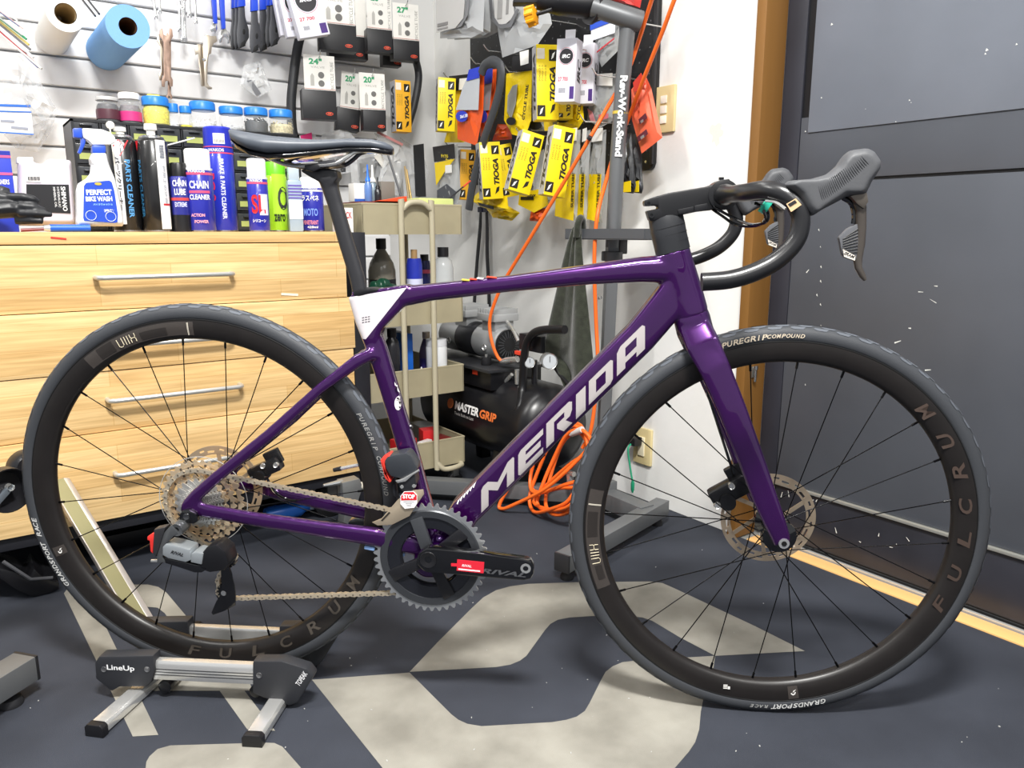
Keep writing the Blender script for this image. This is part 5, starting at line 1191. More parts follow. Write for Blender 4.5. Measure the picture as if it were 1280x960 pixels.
# flat hand tools
def flat_tool(name, label, pts, Y, m, th=.006, group=None, cat='wrench', parts=()):
    c = onY(*pts[0], Y); base = Vector((c.x, Y, c.z))
    t = thing(name, label, cat, TR(base), group)
    obj('tool_body', MB().prism([(onY(a, b, Y).x - base.x, onY(a, b, Y).z - base.z) for a, b in pts], -th / 2, th / 2), m, t, bevel=.0012)
    for nm, pl, mm, y0, y1 in parts: obj(nm, MB().prism([(onY(a, b, Y).x - base.x, onY(a, b, Y).z - base.z) for a, b in pl], y0, y1), mm, t, bevel=.0006)
    return t, base
def wz(x, y): return (170 + x * .15625, y * .15625)
M_chr = mat('chrome', '#d6d6d6', .15, metal=1.); M_nick = mat('worn_nickel', '#c3b8a8', .3, metal=1.)
M_rust = mat('rusty_steel', '#b09484', .5, metal=.6, var=.25, vscale=40)
def spanner(label, top, bot, wpx, Y, m, group=None, open_up=True):
    (x0, y0), (x1, y1) = top, bot; d = Vector((x1 - x0, y1 - y0)); l = d.length; d /= l; n = Vector((-d.y, d.x)); w_ = wpx / 2
    def P_(u, v): return (x0 + d.x * u + n.x * v, y0 + d.y * u + n.y * v)
    j = w_ * 2.1
    pts = [P_(0, j * .9), P_(-j * .2, j * .55), P_(j * .75, j * .42), P_(j * .95, 0), P_(j * .75, -j * .42), P_(-j * .2, -j * .55), P_(0, -j * .9), P_(j * .9, -j), P_(j * 1.9, -w_ * .9),
           P_(l - j * 1.7, -w_), P_(l - j * .9, -j * .85), P_(l, -j * .8), P_(l + j * .1, -j * .4), P_(l - j * .7, -j * .3), P_(l - j * .85, 0), P_(l - j * .7, j * .3), P_(l + j * .1, j * .4), P_(l, j * .8), P_(l - j * .9, j * .85), P_(l - j * 1.7, w_), P_(j * 1.9, w_ * .9), P_(j * .9, j)]
    return flat_tool('spanner', label, pts, Y, m, group=group)
spanner('rusty brown open ended spanner hanging in front of two others', (207.5, 37), (209, 108), 8, 2.74, M_rust)
spanner('grey steel spanner partly behind the rusty spanner', (203, 44), (205, 100), 7, 2.775, M_nick)
spanner('long thin spanner whose end shows below the rusty one', (212, 42), (211.5, 124), 4, 2.76, M_rust)
for k, (x, y, l_) in enumerate(((224, 22, 22), (230, 30, 26), (228, 40, 16), (236, 20, 6))):
    spanner(['bright chrome spanner with a small jaw in the cluster', 'chrome spanner crossing behind its neighbour in the cluster', 'short chrome spanner lowest in the cluster', 'stubby chrome spanner highest in the cluster'][k], (x, y - 34), (x + 1, y + l_ - 4), 3.4, 2.79 - .018 * k, M_chr, 'chrome spanners')
spanner('slender chrome spanner beside the chrome cluster', (243, -20), (245, 30), 2.6, 2.76, M_chr, 'chrome spanners')
spanner('little chrome spanner over the rusty spanner', (190, -20), (195, 24), 3, 2.78, M_chr, 'chrome spanners')
spanner('little chrome spanner with a ring end over the rusty spanner', (198, -22), (200, 17), 3, 2.80, M_chr, 'chrome spanners')
# chain whip-like pliers
pts = [wz(*q) for q in [(540, 300), (560, 275), (600, 290), (640, 290), (650, 330), (620, 350), (605, 380), (600, 430), (580, 440), (575, 480), (568, 660), (585, 690), (608, 700), (606, 714), (580, 716), (550, 690), (545, 560), (540, 490), (535, 400)]]
flat_tool('bent_hook_tool', 'nickel hooked chain tool hanging from the slat wall', pts, 2.75, M_nick, .007, cat='hand tool')
pts = [wz(*q) for q in [(470, 375), (490, 355), (525, 352), (535, 390), (540, 490), (548, 560), (546, 690), (520, 690), (512, 580), (500, 500), (498, 430), (475, 440)]]
flat_tool('pin_spanner', 'flat nickel pin spanner behind the hooked tool', pts, 2.77, M_nick, .005, cat='hand tool')
obj('rivet', MB().lathe([(.004, 0), (.006, -.004)], 12, axis='y', T=TR(onY(*wz(548, 475), 2.742))), M_chr, bpy.data.objects['bent_hook_tool'], Matrix.Translation(-bpy.data.objects['bent_hook_tool'].matrix_basis.translation))
# blue handled spanners
M_bh = mat('blue_vinyl', '#2a50d6', .35)
for k, (x0, x1) in enumerate(((590, 640), (655, 705))):
    pl = [wz(*q) for q in [(x0 + 5, -80), (x1 - 3, -80), (x1 + 8, 230 if k else 190), (x0 + 30, 235 if k else 190)]]
    hd = [wz(*q) for q in ([(x0 + 35, 225), (x1 + 6, 225), (x1 + 40, 265), (x1 + 50, 300), (x1 + 40, 350), (x1 + 22, 350), (x1 + 24, 320), (x1 + 5, 295), (x0 + 40, 305), (x0 + 30, 340), (x0 + 12, 345), (x0 + 5, 310), (x0 + 12, 265)] if k else [(x0 + 25, 180), (x1, 180), (x1 + 10, 230), (x1 - 5, 270), (x1 - 25, 250), (x0 + 15, 260), (x0, 230)])]
    flat_tool('blue_grip_spanner', 'blue gripped spanner with a chrome ' + ('open jaw' if k else 'jaw half hidden by its twin'), hd, 2.77 - .02 * (1 - k) * -1, M_chr, .006, 'blue gripped spanners', parts=[('grip', pl, M_bh, -.006, .006)])
# cone spanners: blue grip, black blade with an eye
M_bld = mat('phosphate_steel', '#4b4c50', .4, metal=.5)
cone = [(760, 60, 0), (785, 55, 1), (812, 50, 2), (915, 85, 0), (985, 75, 2), (1040, 40, 1), (1070, 35, 2)]
nm = ['rearmost of the left bunch', 'middle of the left bunch', 'front of the left bunch', 'rearmost of the right bunch', 'front of the right bunch, lowest tip', 'third of the right bunch', 'end one beside white tube boxes']
for k, (x, y, g_) in enumerate(cone):
    Y = 2.80 - .03 * (k % 4)
    bl_ = [wz(*q) for q in [(x + 5, y), (x + 55, y - 6), (x + 62, y + 90), (x + 90, y + 190), (x + 92, y + 250), (x + 70, y + 290), (x + 55, y + 320), (x + 10, y + 340), (x - 4, y + 290), (x - 6, y + 200), (x + 5, y + 110)]]
    eye = [wz(x + 50 + 11 * math.cos(a), y + 205 + 24 * math.sin(a)) for a in (2 * PI * j / 10 for j in range(10))]
    notch = [wz(*q) for q in [(x + 30, y + 290), (x + 60, y + 270), (x + 62, y + 318), (x + 12, y + 341)]]
    gr = [wz(*q) for q in [(x + 2, y + 8), (x + 60, y), (x + 52, y - 160), (x + 4, y - 150)]]
    flat_tool('cone_spanner', 'black bladed cone spanner with blue grip, ' + nm[k], bl_, Y, M_bld, .004, 'cone spanners', parts=[('grip', gr, M_bh, -.006, .006), ('eye', eye, M('#0b0b0c', .6), -.0024, -.0018), ('jaw_notch', notch, M('#101012', .6), -.0024, -.0018)])
# crumpled clear bags
M_film = mat('clear_film', '#f0f2f5', .12, alpha=.3, spec=.8, bump=1., bscale=40)
M_film2 = mat('frosted_film', '#eceef0', .15, alpha=.36, spec=.7, bump=.8, bscale=50)
def bag(label, poly, plane, val, depth_=.02, m=None, name='plastic_bag', seed=0, parts=(), group=None, cat='bag', amp=1.):
    on = onY if plane == 'Y' else onX
    P = [on(a, b, val) for a, b in poly]; c = sum(P, Vector()) / len(P)
    # local frame: u sideways along the wall, y away from the viewer
    rz = 0 if plane == 'Y' else -PI/2
    T_ = TR(c, rz); Ti = T_.inverted(); Q = [Ti @ p_ for p_ in P]
    t = thing(name, label, cat, T_, group); rr_ = random.Random(seed)
    n = 11; vs_, fs = [], []
    poly2 = [(q.x, q.z) for q in Q]; k = len(poly2)
    # two crumpled skins meeting at the edge
    rings_ = 5
    for side in (-1, 1):
        o = len(vs_)
        for r_ in range(rings_):
            f_ = 1 - r_ / (rings_ - .001)
            for i in range(k * 3):
                a, b = poly2[i // 3], poly2[(i // 3 + 1) % k]; u = (i % 3) / 3
                x, z = a[0] + (b[0] - a[0]) * u, a[1] + (b[1] - a[1]) * u
                jit = 0 if r_ == 0 else rr_.uniform(-.35, .35) * depth_ * amp
                vs_.append((x * f_, side * (depth_ * .5 * (1 - f_ ** 2) if r_ else 0) + jit, z * f_ + (0 if r_ == 0 else jit * .3)))
        N = k * 3
        for r_ in range(rings_ - 1):
            for i in range(N): fs.append((o + r_ * N + i, o + r_ * N + (i + 1) % N, o + (r_ + 1) * N + (i + 1) % N, o + (r_ + 1) * N + i))
        fs.append(tuple(o + (rings_ - 1) * N + i for i in range(N)))
    obj('film', MB().add(vs_, fs), m or M_film, t, smooth=25)
    for nm_, pl, mm, y in parts:
        q = [Ti @ on(a, b, val) for a, b in pl]; obj(nm_, MB().prism([(v.x, v.z) for v in q], y - .0006, y + .0006), mm, t)
    return t, Ti
bag('large crumpled clear bag with a blue lined white header card', [(-30, 66), (20, 68), (42, 88), (70, 135), (58, 150), (40, 156), (-30, 150)], 'Y', 2.70, .05, M_film2, seed=1,
    parts=[('header_card', [(-30, 132), (37, 133), (41, 170), (-30, 165)], M('#eef0f4', .5), -.03), ('blue_line', [(-30, 131), (37, 133), (37.4, 136), (-30, 134)], M('#2f6fd0', .5), -.0315), ('blue_line', [(-30, 139), (38, 141), (38.2, 142.5), (-30, 141)], M('#2f6fd0', .5), -.0315), ('blue_line', [(-30, 164), (41, 168.5), (41, 170), (-30, 166)], M('#2f6fd0', .5), -.0315),
           ('barcode', [(0, 151), (17, 152), (17, 155), (0, 154)], M('#9aa0b0', .5), -.0315), ('barcode', [(13, 159), (34, 161), (34, 164), (13, 162)], M('#9aa0b0', .5), -.0315)])
bag('clear blister pouch lower on the slat wall', [(5, 168), (62, 140), (72, 136), (66, 160), (48, 190), (20, 186)], 'Y', 2.78, .03, M_film, seed=2)
bag('small zip bag of white fittings on a hook', [(305, 82), (322, 76), (328, 82), (340, 112), (322, 122), (300, 106)], 'Y', 2.77, .02, M_film2, seed=3, parts=[('white_card', [(306, 90), (327, 84), (336, 104), (318, 110)], M('#e9e9e8', .5), .0), ('fitting', [(308, 101), (314, 100), (326, 117), (320, 120)], M('#77787c', .4), -.004)])
q = onY(324, 79, 2.77); peg(bpy.data.objects['plastic_bag.002'], 0, 0, .08) if False else obj('hook', MB().tube(smooth_path([(.004, YS - 2.77, .02), (.004, .0, .018), (.004, -.02, .03)], 4), .002, 6), M_sil, bpy.data.objects['plastic_bag.002'])
# CST tube boxes: white header, black box, red oval
def cst(label, card, box_, Y, size, tilt=0, d=.05, mark=True):
    (cx0, cx1, cy0, cy1), (bx0, bx1, by0, by1) = card, box_
    c = onY((bx0 + bx1) / 2, by1, Y); t = thing('tube_box', label, 'box', TR((c.x, Y, c.z), R(-12), 0, R(tilt)), 'boxed inner tubes with white headers')
    bw, bh = pxm(bx1 - bx0, c) * 1.02, pxm(by1 - by0, c); cw, ch = pxm(cx1 - cx0, c), pxm(cy1 - cy0, c); off = pxm((cx0 + cx1) / 2 - (bx0 + bx1) / 2, c)
    obj('box', MB().box((0, d / 2, bh / 2), (bw, d, bh)), M('#222225', .4), t, bevel=.001)
    obj('header_card', MB().box((off, .001, bh + ch / 2 - .002), (cw, .002, ch)), M('#eceae4', .55), t)
    obj('red_line', MB().box((off, -.0005, bh + .002), (cw, .001, .0015)), M('#c98a84', .5), t)
    if mark:
        ov = obj('oval', MB().lathe([(.0105, 0), (.0105, .001)], 20, axis='y', T=TR((bw * .28, -.0004, bh * .2)) @ Matrix.Diagonal((1.2, 1, .55, 1))), M('#e0492c', .45), t)
        obj('oval_ring', MB().lathe([(.0088, 0), (.0088, .0012)], 20, axis='y', T=TR((bw * .28, -.0005, bh * .2)) @ Matrix.Diagonal((1.2, 1, .4, 1))), M('#2a1512', .45), t)
        lettering('CST', t, TR((bw * .28, -.0022, bh * .2)), '#f06a4a', .013, .005, .05)
    if size:
        lettering(size, t, TR((off - cw * .12, -.0006, bh + ch * .8)), '#2f9f6a', cw * .42, ch * .17, .04)
        lettering('BICYCLE TUBE', t, TR((off + cw * .4, -.0006, bh + ch * .42), 0, 0, R(-90)), '#9b9a96', ch * .8, cw * .1, .0)
        obj('valve_print', MB().prism([(off - cw * .3, bh + ch * .1), (off - cw * .18, bh + ch * .1), (off - cw * .18, bh + ch * .38), (off - cw * .24, bh + ch * .46), (off - cw * .3, bh + ch * .38)], -.0008, -.0002), M('#b8b6b1', .5), t)
        for k in range(2): obj('valve_dot', MB().lathe([(cw * .1, 0), (cw * .1, .0008)], 14, axis='y', T=TR((off + cw * .05, -.0002, bh + ch * (.18 + .24 * k)))), M('#6d6c6a', .5), t)
        lettering('VALVE', t, TR((off - cw * .05, -.0006, bh + ch * .64)), '#b3b1ac', cw * .45, ch * .06, 0)
    obj('hook', MB().tube(smooth_path([(off, .1, bh + ch - .012), (off, -.015, bh + ch - .008), (off, -.03, bh + ch + .008)], 4), .0018, 6), M_sil, t)
    return t
cst('boxed tube with handwriting on its white header, top row beside the white boxes', (401, 445, -8, 34), (401, 446, 32, 63), 2.62, '28"')
cst('wide black tube box behind the handwritten one', (446, 460, -8, 46), (412, 460, 46, 73), 2.755, None)
cst('boxed 26 inch tube with green figures', (460, 491, -6, 38), (460, 491, 38, 65), 2.66, '26"')
cst('boxed 27 inch tube with a small barcode label on the black', (492, 525, 9, 51), (492, 525, 51, 75), 2.64, '27"')
cst('black tube box hanging behind the 27 inch one', (482, 500, 50, 66), (479, 502, 63, 82), 2.76, None)
cst('boxed 24 inch tube hanging at the left of the lower row', (383, 421, 74, 115), (380, 421, 114, 149), 2.62, '24"')
cst('boxed 20 inch tube hanging askew with writing on it', (424, 452, 95, 138), (421, 449, 136, 163), 2.73, '20"', 5)
cst('boxed 20 inch tube hanging straight beside the askew one', (451, 483, 97, 140), (455, 483, 138, 163), 2.64, '20"')
# black tubes hanging in loops
def loop(label, pts, Y, r, name='inner_tube', m=None, on=onY, wide=1.):
    P = [on(a, b, Y) for a, b in pts]; c = P[0].copy(); return tag(obj(name, MB().tube([p_ - c for p_ in smooth_path(P, 6)], r, 10, flat=wide), m or mat('tube_rubber', '#2e2f32', .5), None, TR(c), smooth=60), label, 'inner tube')
loop('thick black tube hanging between cone spanners and tube boxes', [(379, 30), (372, 60), (367, 95), (364, 130), (366, 165), (373, 182)], 2.76, .017)
loop('black tube curving behind the yellow tube box on the slat wall', [(518, 70), (523, 90), (522, 110), (516, 138), (509, 160)], 2.70, .014)
# white IRC boxes on the slat wall and a yellow TIOGA box
def irc(label, px, py, Y, w_, h_, d, rz, tilt, on=onY, group='white boxed tubes', rz0=0.):
    c = on(px, py, Y); t = thing('white_tube_box', label, 'box', TR(c, rz0 + R(rz), 0, R(tilt)), group)
    obj('box', MB().box((0, 0, 0), (w_, d, h_)), M('#e6e6f0', .4), t, bevel=.001)
    obj('round_mark', MB().lathe([(w_ * .34, 0), (w_ * .34, .0008)], 24, axis='y', T=TR((0, -d/2, h_ * .22))), M('#2e2c30', .4), t)
    obj('mark_ring', MB().torus(w_ * .38, .0006, 24, 4, T=TR((0, -d/2 - .0004, h_ * .22))), M('#d06a70', .4), t)
    lettering('IRC', t, TR((0, -d/2 - .0012, h_ * .22)), '#f4f4f6', w_ * .42, h_ * .06, .04, .2)
    lettering('27 700', t, TR((-w_ * .12, -d/2 - .0004, -h_ * .14)), '#d04a55', w_ * .5, h_ * .07, .03)
    mb = MB(); [mb.box((-w_ * .3 + .0022 * k, -d/2 - .0002, -h_ * .32), (.001, .0004, h_ * .08)) for k in range(9)]; obj('barcode', mb, M('#55555a', .5), t, smooth=0)
    obj('purple_block', MB().box((w_ * .34, -d/2 - .0002, -h_ * .36), (w_ * .22, .0006, h_ * .2)), M('#4a2d7a', .45), t)
    lettering('IRC', t, TR((w_/2 + .0004, 0, 0), PI/2, 0, R(-90)) @ Matrix.Identity(4), '#29292d', h_ * .38, d * .5, .05, .2)
    obj('hang_tab', MB().box((0, 0, h_ / 2 + .014), (w_ * .5, .0012, .028)), M('#efeff4', .4), t)
    return t
irc('white boxed tube in front with a purple block, beside cone spanners', 384, 16, 2.55, .10, .15, .04, -8, -14)
irc('white boxed tube wedged second in its row', 369, 18, 2.62, .09, .14, .035, -8, -10)
irc('white boxed tube rearmost of its row', 360, 19, 2.68, .08, .13, .03, -8, -8)
def tioga(label, px, py, Y, h_, w_, d, rz, tilt, on=onX, grey=True, orange=False, group='yellow boxed tubes', lean=0.):
    c = on(px, py, Y); t = thing('yellow_tube_box', label, 'box', TR(c, R(rz), R(lean), R(tilt)), group)
    obj('box', MB().box((0, 0, 0), (w_, d, h_)), mat('box_yellow', '#F6D918', .4) if not orange else mat('box_amber', '#EBAF2E', .4), t, bevel=.0012)
    obj('side_panel', MB().box((-w_/2 - .0004, 0, 0), (.0008, d * .98, h_ * .985)), M('#a9a9ae', .4), t)
    lettering('TIOGA', t, TR((-w_/2 - .0012, 0, .0), -PI/2) @ TR((0, 0, 0), 0, 0, R(-90)), '#29292c', h_ * .8, d * .55, .05, .2)
    lettering('TIOGA', t, TR((w_ * .22, -d/2 - .0005, -h_ * .02), 0, 0, R(-90)), '#1d1b14', h_ * .46, w_ * .27, .05, .25)
    for (x, z) in ((w_ * .24, h_ * .36), (-w_ * .3, -h_ * .38)):
        sq = obj('logo_square', MB().box((x, -d/2 - .0003, z), (w_ * .36, .0006, h_ * .15)), M('#1d1b14', .4), t)
        obj('logo_wing', MB().prism([(x - w_ * .08, z - h_ * .055), (x + w_ * .02, z - h_ * .03), (x + w_ * .1, z + h_ * .05), (x - w_ * .02, z + h_ * .02)], -d/2 - .001, -d/2 - .0006), M('#f4f4f0', .4), sq)
    obj('wing_mark', MB().prism([(w_ * .1, -h_ * .42), (w_ * .3, -h_ * .36), (w_ * .34, -h_ * .28), (w_ * .2, -h_ * .3)], -d/2 - .0008, -d/2 - .0003), M('#1d1b14', .4), t)
    obj('price_label', MB().box((-w_ * .3, -d/2 - .0003, h_ * .38), (w_ * .34, .0006, h_ * .14)), M('#ede6d6', .5), t)
    for k in range(3): lettering('700x25', t, TR((-w_ * .36 + w_ * .13 * k, -d/2 - .0004, h_ * .12), 0, 0, R(-90)), '#8a7a1c', h_ * .22, w_ * .07, 0)
    return t
t = tioga('yellow boxed tube with orange corner on the slat wall, grey side out', 501, 134, 2.64, .178, .06, .05, -5, 0, on=onY, orange=True)
# zip bags of small parts under the tube boxes
M_dk = mat('dark_parts', '#3c3e42', .5)
for k, (pl, Y, sd, lab, extra) in enumerate([
    ([(402, 168), (432, 160), (446, 175), (440, 215), (404, 222)], 2.74, 5, 'zip bag of dark parts left of the tray stand bags', [('dark_part', [(410, 185), (432, 182), (432, 215), (412, 216)], M_dk, .0)]),
    ([(436, 186), (470, 180), (486, 195), (478, 240), (440, 232)], 2.72, 6, 'zip bag of black cloth with a barcode label', [('dark_part', [(446, 200), (474, 194), (476, 230), (450, 228)], M_dk, .0), ('barcode_label', [(465, 196), (472, 192), (484, 203), (477, 211)], M('#efece4', .5), -.014)]),
    ([(468, 166), (500, 180), (508, 200), (498, 245), (470, 236), (480, 200)], 2.68, 7, 'wide zip bag with a red edged seal', [('red_seal', [(470, 164), (502, 180), (501, 183), (469, 167)], M('#c98a8a', .5), -.013)]),
    ([(500, 172), (528, 190), (536, 215), (524, 250), (505, 246)], 2.70, 8, 'clear zip bag hanging furthest along the slat wall', [('black_strip', [(514, 182), (527, 180), (530, 246), (517, 246)], M('#2d2e31', .5), -.016)]),
    ([(376, 172), (394, 168), (400, 190), (380, 196)], 2.76, 9, 'small bag with a pink card over the saddle', [('pink_card', [(374, 170), (388, 166), (389, 178), (376, 180)], M('#e0337c', .5), -.012)])]):
    bag(lab, pl, 'Y', Y, .022, M_film2, seed=sd, parts=extra, name='zip_bag')
# ================================================================== black pegboard on the right wall and what hangs on it
XP = XW - .012
pb = thing('pegboard', 'black perforated pegboard fixed to the white wall', 'pegboard', TR((XW, 2.1, 1.0)))
yl_, yr_ = onX(588, 100, XP).y, onX(819, 150, XP).y; zb_ = onX(817, 212, XP).z
pl = [(yl_, 2.1), (yl_, zb_), (yr_ + .02, zb_), (yr_ + .006, zb_ + .006), (yr_, zb_ + .02), (yr_, 2.1)]
obj('board', MB().prism([(y - 2.1, z - 1.0) for y, z in pl], -.012, -.0005, T=SWAP), mat('pegboard_black', '#1b1b1d', .45), pb, bevel=.001)
mb = MB()
for i in range(24):
    for k in range(30):
        y, z = yr_ + .03 + i * .04, zb_ + .02 + k * .035
        if y < yl_ - .01: mb.lathe([(.0028, .0), (.0028, .0004)], 6, T=TR((-.0122, y - 2.1, z - 1.0), 0, 0, R(-90)))
o = obj('peg_holes', mb, M('#5b5b5e', .6), pb, smooth=0); o['kind'] = 'stuff'
o = obj('board_rim', MB().box((-.016, yr_ - 2.1 + .006, (zb_ + 2.1) / 2 - 1.0), (.008, .012, 2.1 - zb_ - .03)), M('#2b2b2e', .4), pb, bevel=.002)
obj('board_screw', MB().lathe([(.004, 0), (.005, -.003)], 10, T=TR((-.0125, onX(807, 202, XP).y - 2.1, onX(807, 202, XP).z - 1.0), 0, 0, R(-90))), M_sil, pb)
def xhook(px, py, X):                  # wire hook reaching out of the board to a hanging point
    c = onX(px, py, X); l = XP - X
    tag(obj('peg_hook', MB().tube(smooth_path([(l, 0, 0), (.012, 0, -.004), (-.012, 0, -.004), (-.03, 0, .012)], 4), .002, 6), M_sil, None, TR(c)), 'thin wire hook on the black pegboard', 'hook', 'wire hooks on the pegboard')
for q in [(563, 96, 1.52), (598, 78, 1.5), (640, 88, 1.5), (686, 64, 1.47), (716, 58, 1.5), (750, 92, 1.5), (565, 182, 1.56), (600, 178, 1.5), (655, 166, 1.46), (700, 165, 1.5), (735, 150, 1.5), (775, 22, 1.5), (614, 62, 1.5), (668, 20, 1.5), (578, 4, 1.45)]: xhook(*q)
YEL = '#F4D415'
M_yb = mat('pouch_yellow', YEL, .3, bump=.6, bscale=70)
M_clr = mat('pouch_clear', '#cfd2d2', .15, alpha=.5, bump=.8, bscale=60)
M_org = mat('pouch_orange', '#E2581F', .3, bump=.6, bscale=70)
def pouch(label, poly, X, m, parts=(), texts=(), seed=0, d=.022, name='tube_pouch', group='bagged inner tubes', cat='pouch'):
    t, Ti = bag(label, poly, 'X', X, d, m, name, seed, parts, group, cat, .8)
    for (s_, px, py, wpx, hpx, rot, c_) in texts:
        q = Ti @ onX(px, py, X - d); lettering(s_, t, TR((q.x, -d * .5 - .012, q.z), 0, 0, R(rot)), c_, pxm(wpx, onX(px, py, X)) * 1.15, pxm(hpx, onX(px, py, X)), .04)
    return t
BK = '#1d1d1f'; K_ = M(BK, .4); WH = M('#efeeea', .5)
# top: grey bagged cables
for k, (dx, X) in enumerate(((18, 1.54), (9, 1.49), (0, 1.44))):
    pouch(['rearmost bagged cable set at the top of the pegboard', 'middle bagged cable set at the top of the pegboard', 'front bagged cable set with a printed sheet at the top of the pegboard'][k], [(552 + dx, -12), (606 + dx, -12), (604 + dx, 40), (590 + dx, 47), (550 + dx, 50 - k)], X, mat('bag_grey', '#c4c6c8', .2, alpha=.7, bump=.8, bscale=40), seed=30 + k, group='bagged cables', name='cable_bag',
          parts=[('cable_coil', [(590 + dx, -12), (594 + dx, -12), (590 + dx, 20), (582 + dx, 34), (560 + dx, 42), (560 + dx, 39), (580 + dx, 31), (587 + dx, 19)], M('#77787b', .4), -.016)] + ([('printed_sheet', [(551, -12), (588, -12), (585, 24), (575, 36), (551, 42)], M('#bdbcba', .5), -.018), ('print_line', [(553, 31), (566, 28), (566, 32), (553, 35)], M('#7f7d7c', .5), -.0195), ('print_line', [(553, 37), (566, 34), (566, 36), (553, 39)], M('#8f8d8c', .5), -.0195)] if k == 2 else []))
pouch('wide bag with grey looped cable behind the yellow knob', [(617, -14), (682, -14), (690, 30), (672, 56), (628, 72), (622, 36)], 1.50, mat('bag_grey', '#c4c6c8', .2, alpha=.7), seed=40, group='bagged cables', name='cable_bag', parts=[('printed_sheet', [(622, -12), (646, -12), (648, 22), (636, 32), (624, 30)], M('#c3c2c0', .5), -.016), ('print_line', [(639, 0), (642, 0), (641, 18), (638, 19)], M('#8a8988', .5), -.0175), ('print_line', [(628, 0), (634, 0), (633, 24), (627, 25)], M('#9a9998', .5), -.0175), ('cable_coil', [(616, -12), (620, -12), (622, 20), (630, 32), (642, 30), (652, 12), (655, 13), (645, 35), (630, 37), (619, 24)], M('#6a6b6e', .4), -.018)])
pouch('red and white packet above the stand arm', [(748, -20), (806, -20), (800, 10), (770, 2), (750, -4)], 1.58, mat('packet_red', '#c8403c', .3), [('white_print', [(756, -8), (770, -4), (784, -2), (784, -8)], WH, -.014)], seed=45, group=None, name='red_packet')
# upper row
tioga('yellow boxed tube at the wall corner end of the upper row', 557, 132, 1.47, .178, .062, .045, -22, 2)
pouch('yellow pouch with black header behind the first yellow box', [(566, 96), (594, 92), (596, 160), (580, 178), (555, 178), (560, 160)], 1.53, M_yb, [('header_card', [(566, 96), (593, 93), (593, 112), (567, 115)], K_, -.016), ('price_label', [(580, 99), (592, 98), (591, 112), (579, 113)], WH, -.018)], seed=50)
pouch('orange bottomed bag with blue header in front of the folded tube', [(590, 88), (606, 84), (604, 140), (596, 182), (572, 174), (571, 140), (582, 112)], 1.44, M_org, [('clear_top', [(590, 96), (605, 94), (603, 138), (575, 138), (583, 112)], M('#b9bdc2', .2), -.016), ('header_card', [(592, 88), (606, 84), (605, 98), (589, 102)], M('#2b3fc0', .4), -.018), ('blue_oval', [(583 + 7.5 * math.cos(a), 146 + 7 * math.sin(a)) for a in (2 * PI * j / 14 for j in range(14))], M('#2b3fc0', .4), -.018)], [('26x1.3/8', 580, 145, 15, 4, 0, '#f2f2f2')], seed=51)
pouch('second orange bottomed bag half hidden by the folded tube', [(606, 88), (621, 86), (618, 140), (610, 176), (600, 170), (602, 140)], 1.49, M_org, [('clear_top', [(606, 98), (620, 96), (616, 138), (602, 140)], M('#a9adb3', .2), -.014), ('header_card', [(607, 88), (621, 86), (620, 104), (605, 108)], M('#22339c', .4), -.016), ('blue_oval', [(608 + 6 * math.cos(a), 146 + 8 * math.sin(a)) for a in (2 * PI * j / 12 for j in range(12))], M('#2b3fc0', .4), -.016)], seed=52)
pouch('dark red orange bag behind the folded tube', [(622, 155), (640, 156), (640, 174), (616, 176)], 1.52, mat('pouch_rust', '#B8421A', .3), [], seed=53)
loop('wide folded black tube looped over a pegboard hook', [(602, 92), (606, 82), (616, 77), (626, 84), (626, 105), (620, 130), (612, 155), (604, 178), (597, 205), (590, 235), (586, 262)], 1.42, .017, on=onX, wide=.55, m=mat('tube_grey_black', '#3a3c40', .45))
pouch('yellow cycle tube pouch with clear window in the upper row', [(633, 92), (665, 88), (664, 150), (656, 172), (640, 168), (630, 150)], 1.49, M_yb, [('header_card', [(645, 72), (668, 66), (668, 86), (644, 90)], K_, -.014), ('price_label', [(655, 66), (666, 63), (666, 80), (656, 83)], WH, -.016), ('window', [(640, 120), (646, 108), (652, 106), (650, 130), (644, 150), (639, 140)], M('#9c9c94', .3), -.016), ('black_oval', [(644 + 6 * math.cos(a), 152 + 5 * math.sin(a)) for a in (2 * PI * j / 12 for j in range(12))], K_, -.016)], [('CYCLE TUBE', 657, 128, 36, 6, -78, '#22201a')], seed=54)
tioga('tall yellow boxed tube in the upper row beside the white boxes', 682, 105, 1.46, .205, .066, .05, -24, -1)
tioga('yellow boxed tube low behind the white boxes', 704, 132, 1.53, .08, .05, .04, -24, 0)
pouch('yellow pouch with black oval below the upper boxes', [(700, 128), (728, 124), (730, 150), (722, 162), (696, 158)], 1.57, M_yb, [('black_oval', [(708 + 9 * math.cos(a), 149 + 5 * math.sin(a)) for a in (2 * PI * j / 12 for j in range(12))], K_, -.016)], [('CYCLE', 724, 138, 20, 6, -80, '#22201a')], seed=55)
pouch('yellow pouch with dark oval under the tall yellow box', [(662, 140), (696, 138), (696, 164), (664, 164)], 1.53, M_clr, [('black_oval', [(674 + 8 * math.cos(a), 157 + 6 * math.sin(a)) for a in (2 * PI * j / 12 for j in range(12))], K_, -.016), ('yellow_side', [(684, 144), (696, 142), (696, 164), (686, 164)], M(YEL, .4), -.016)], seed=56)
irc('white boxed tube with round black mark on the pegboard', 711, 90, 1.46, .058, .165, .055, -58, 2, on=onX, group='white boxed tubes on the pegboard')
irc('white boxed tube behind the round marked one on the pegboard', 734, 94, 1.57, .055, .165, .05, -58, 1, on=onX, group='white boxed tubes on the pegboard')
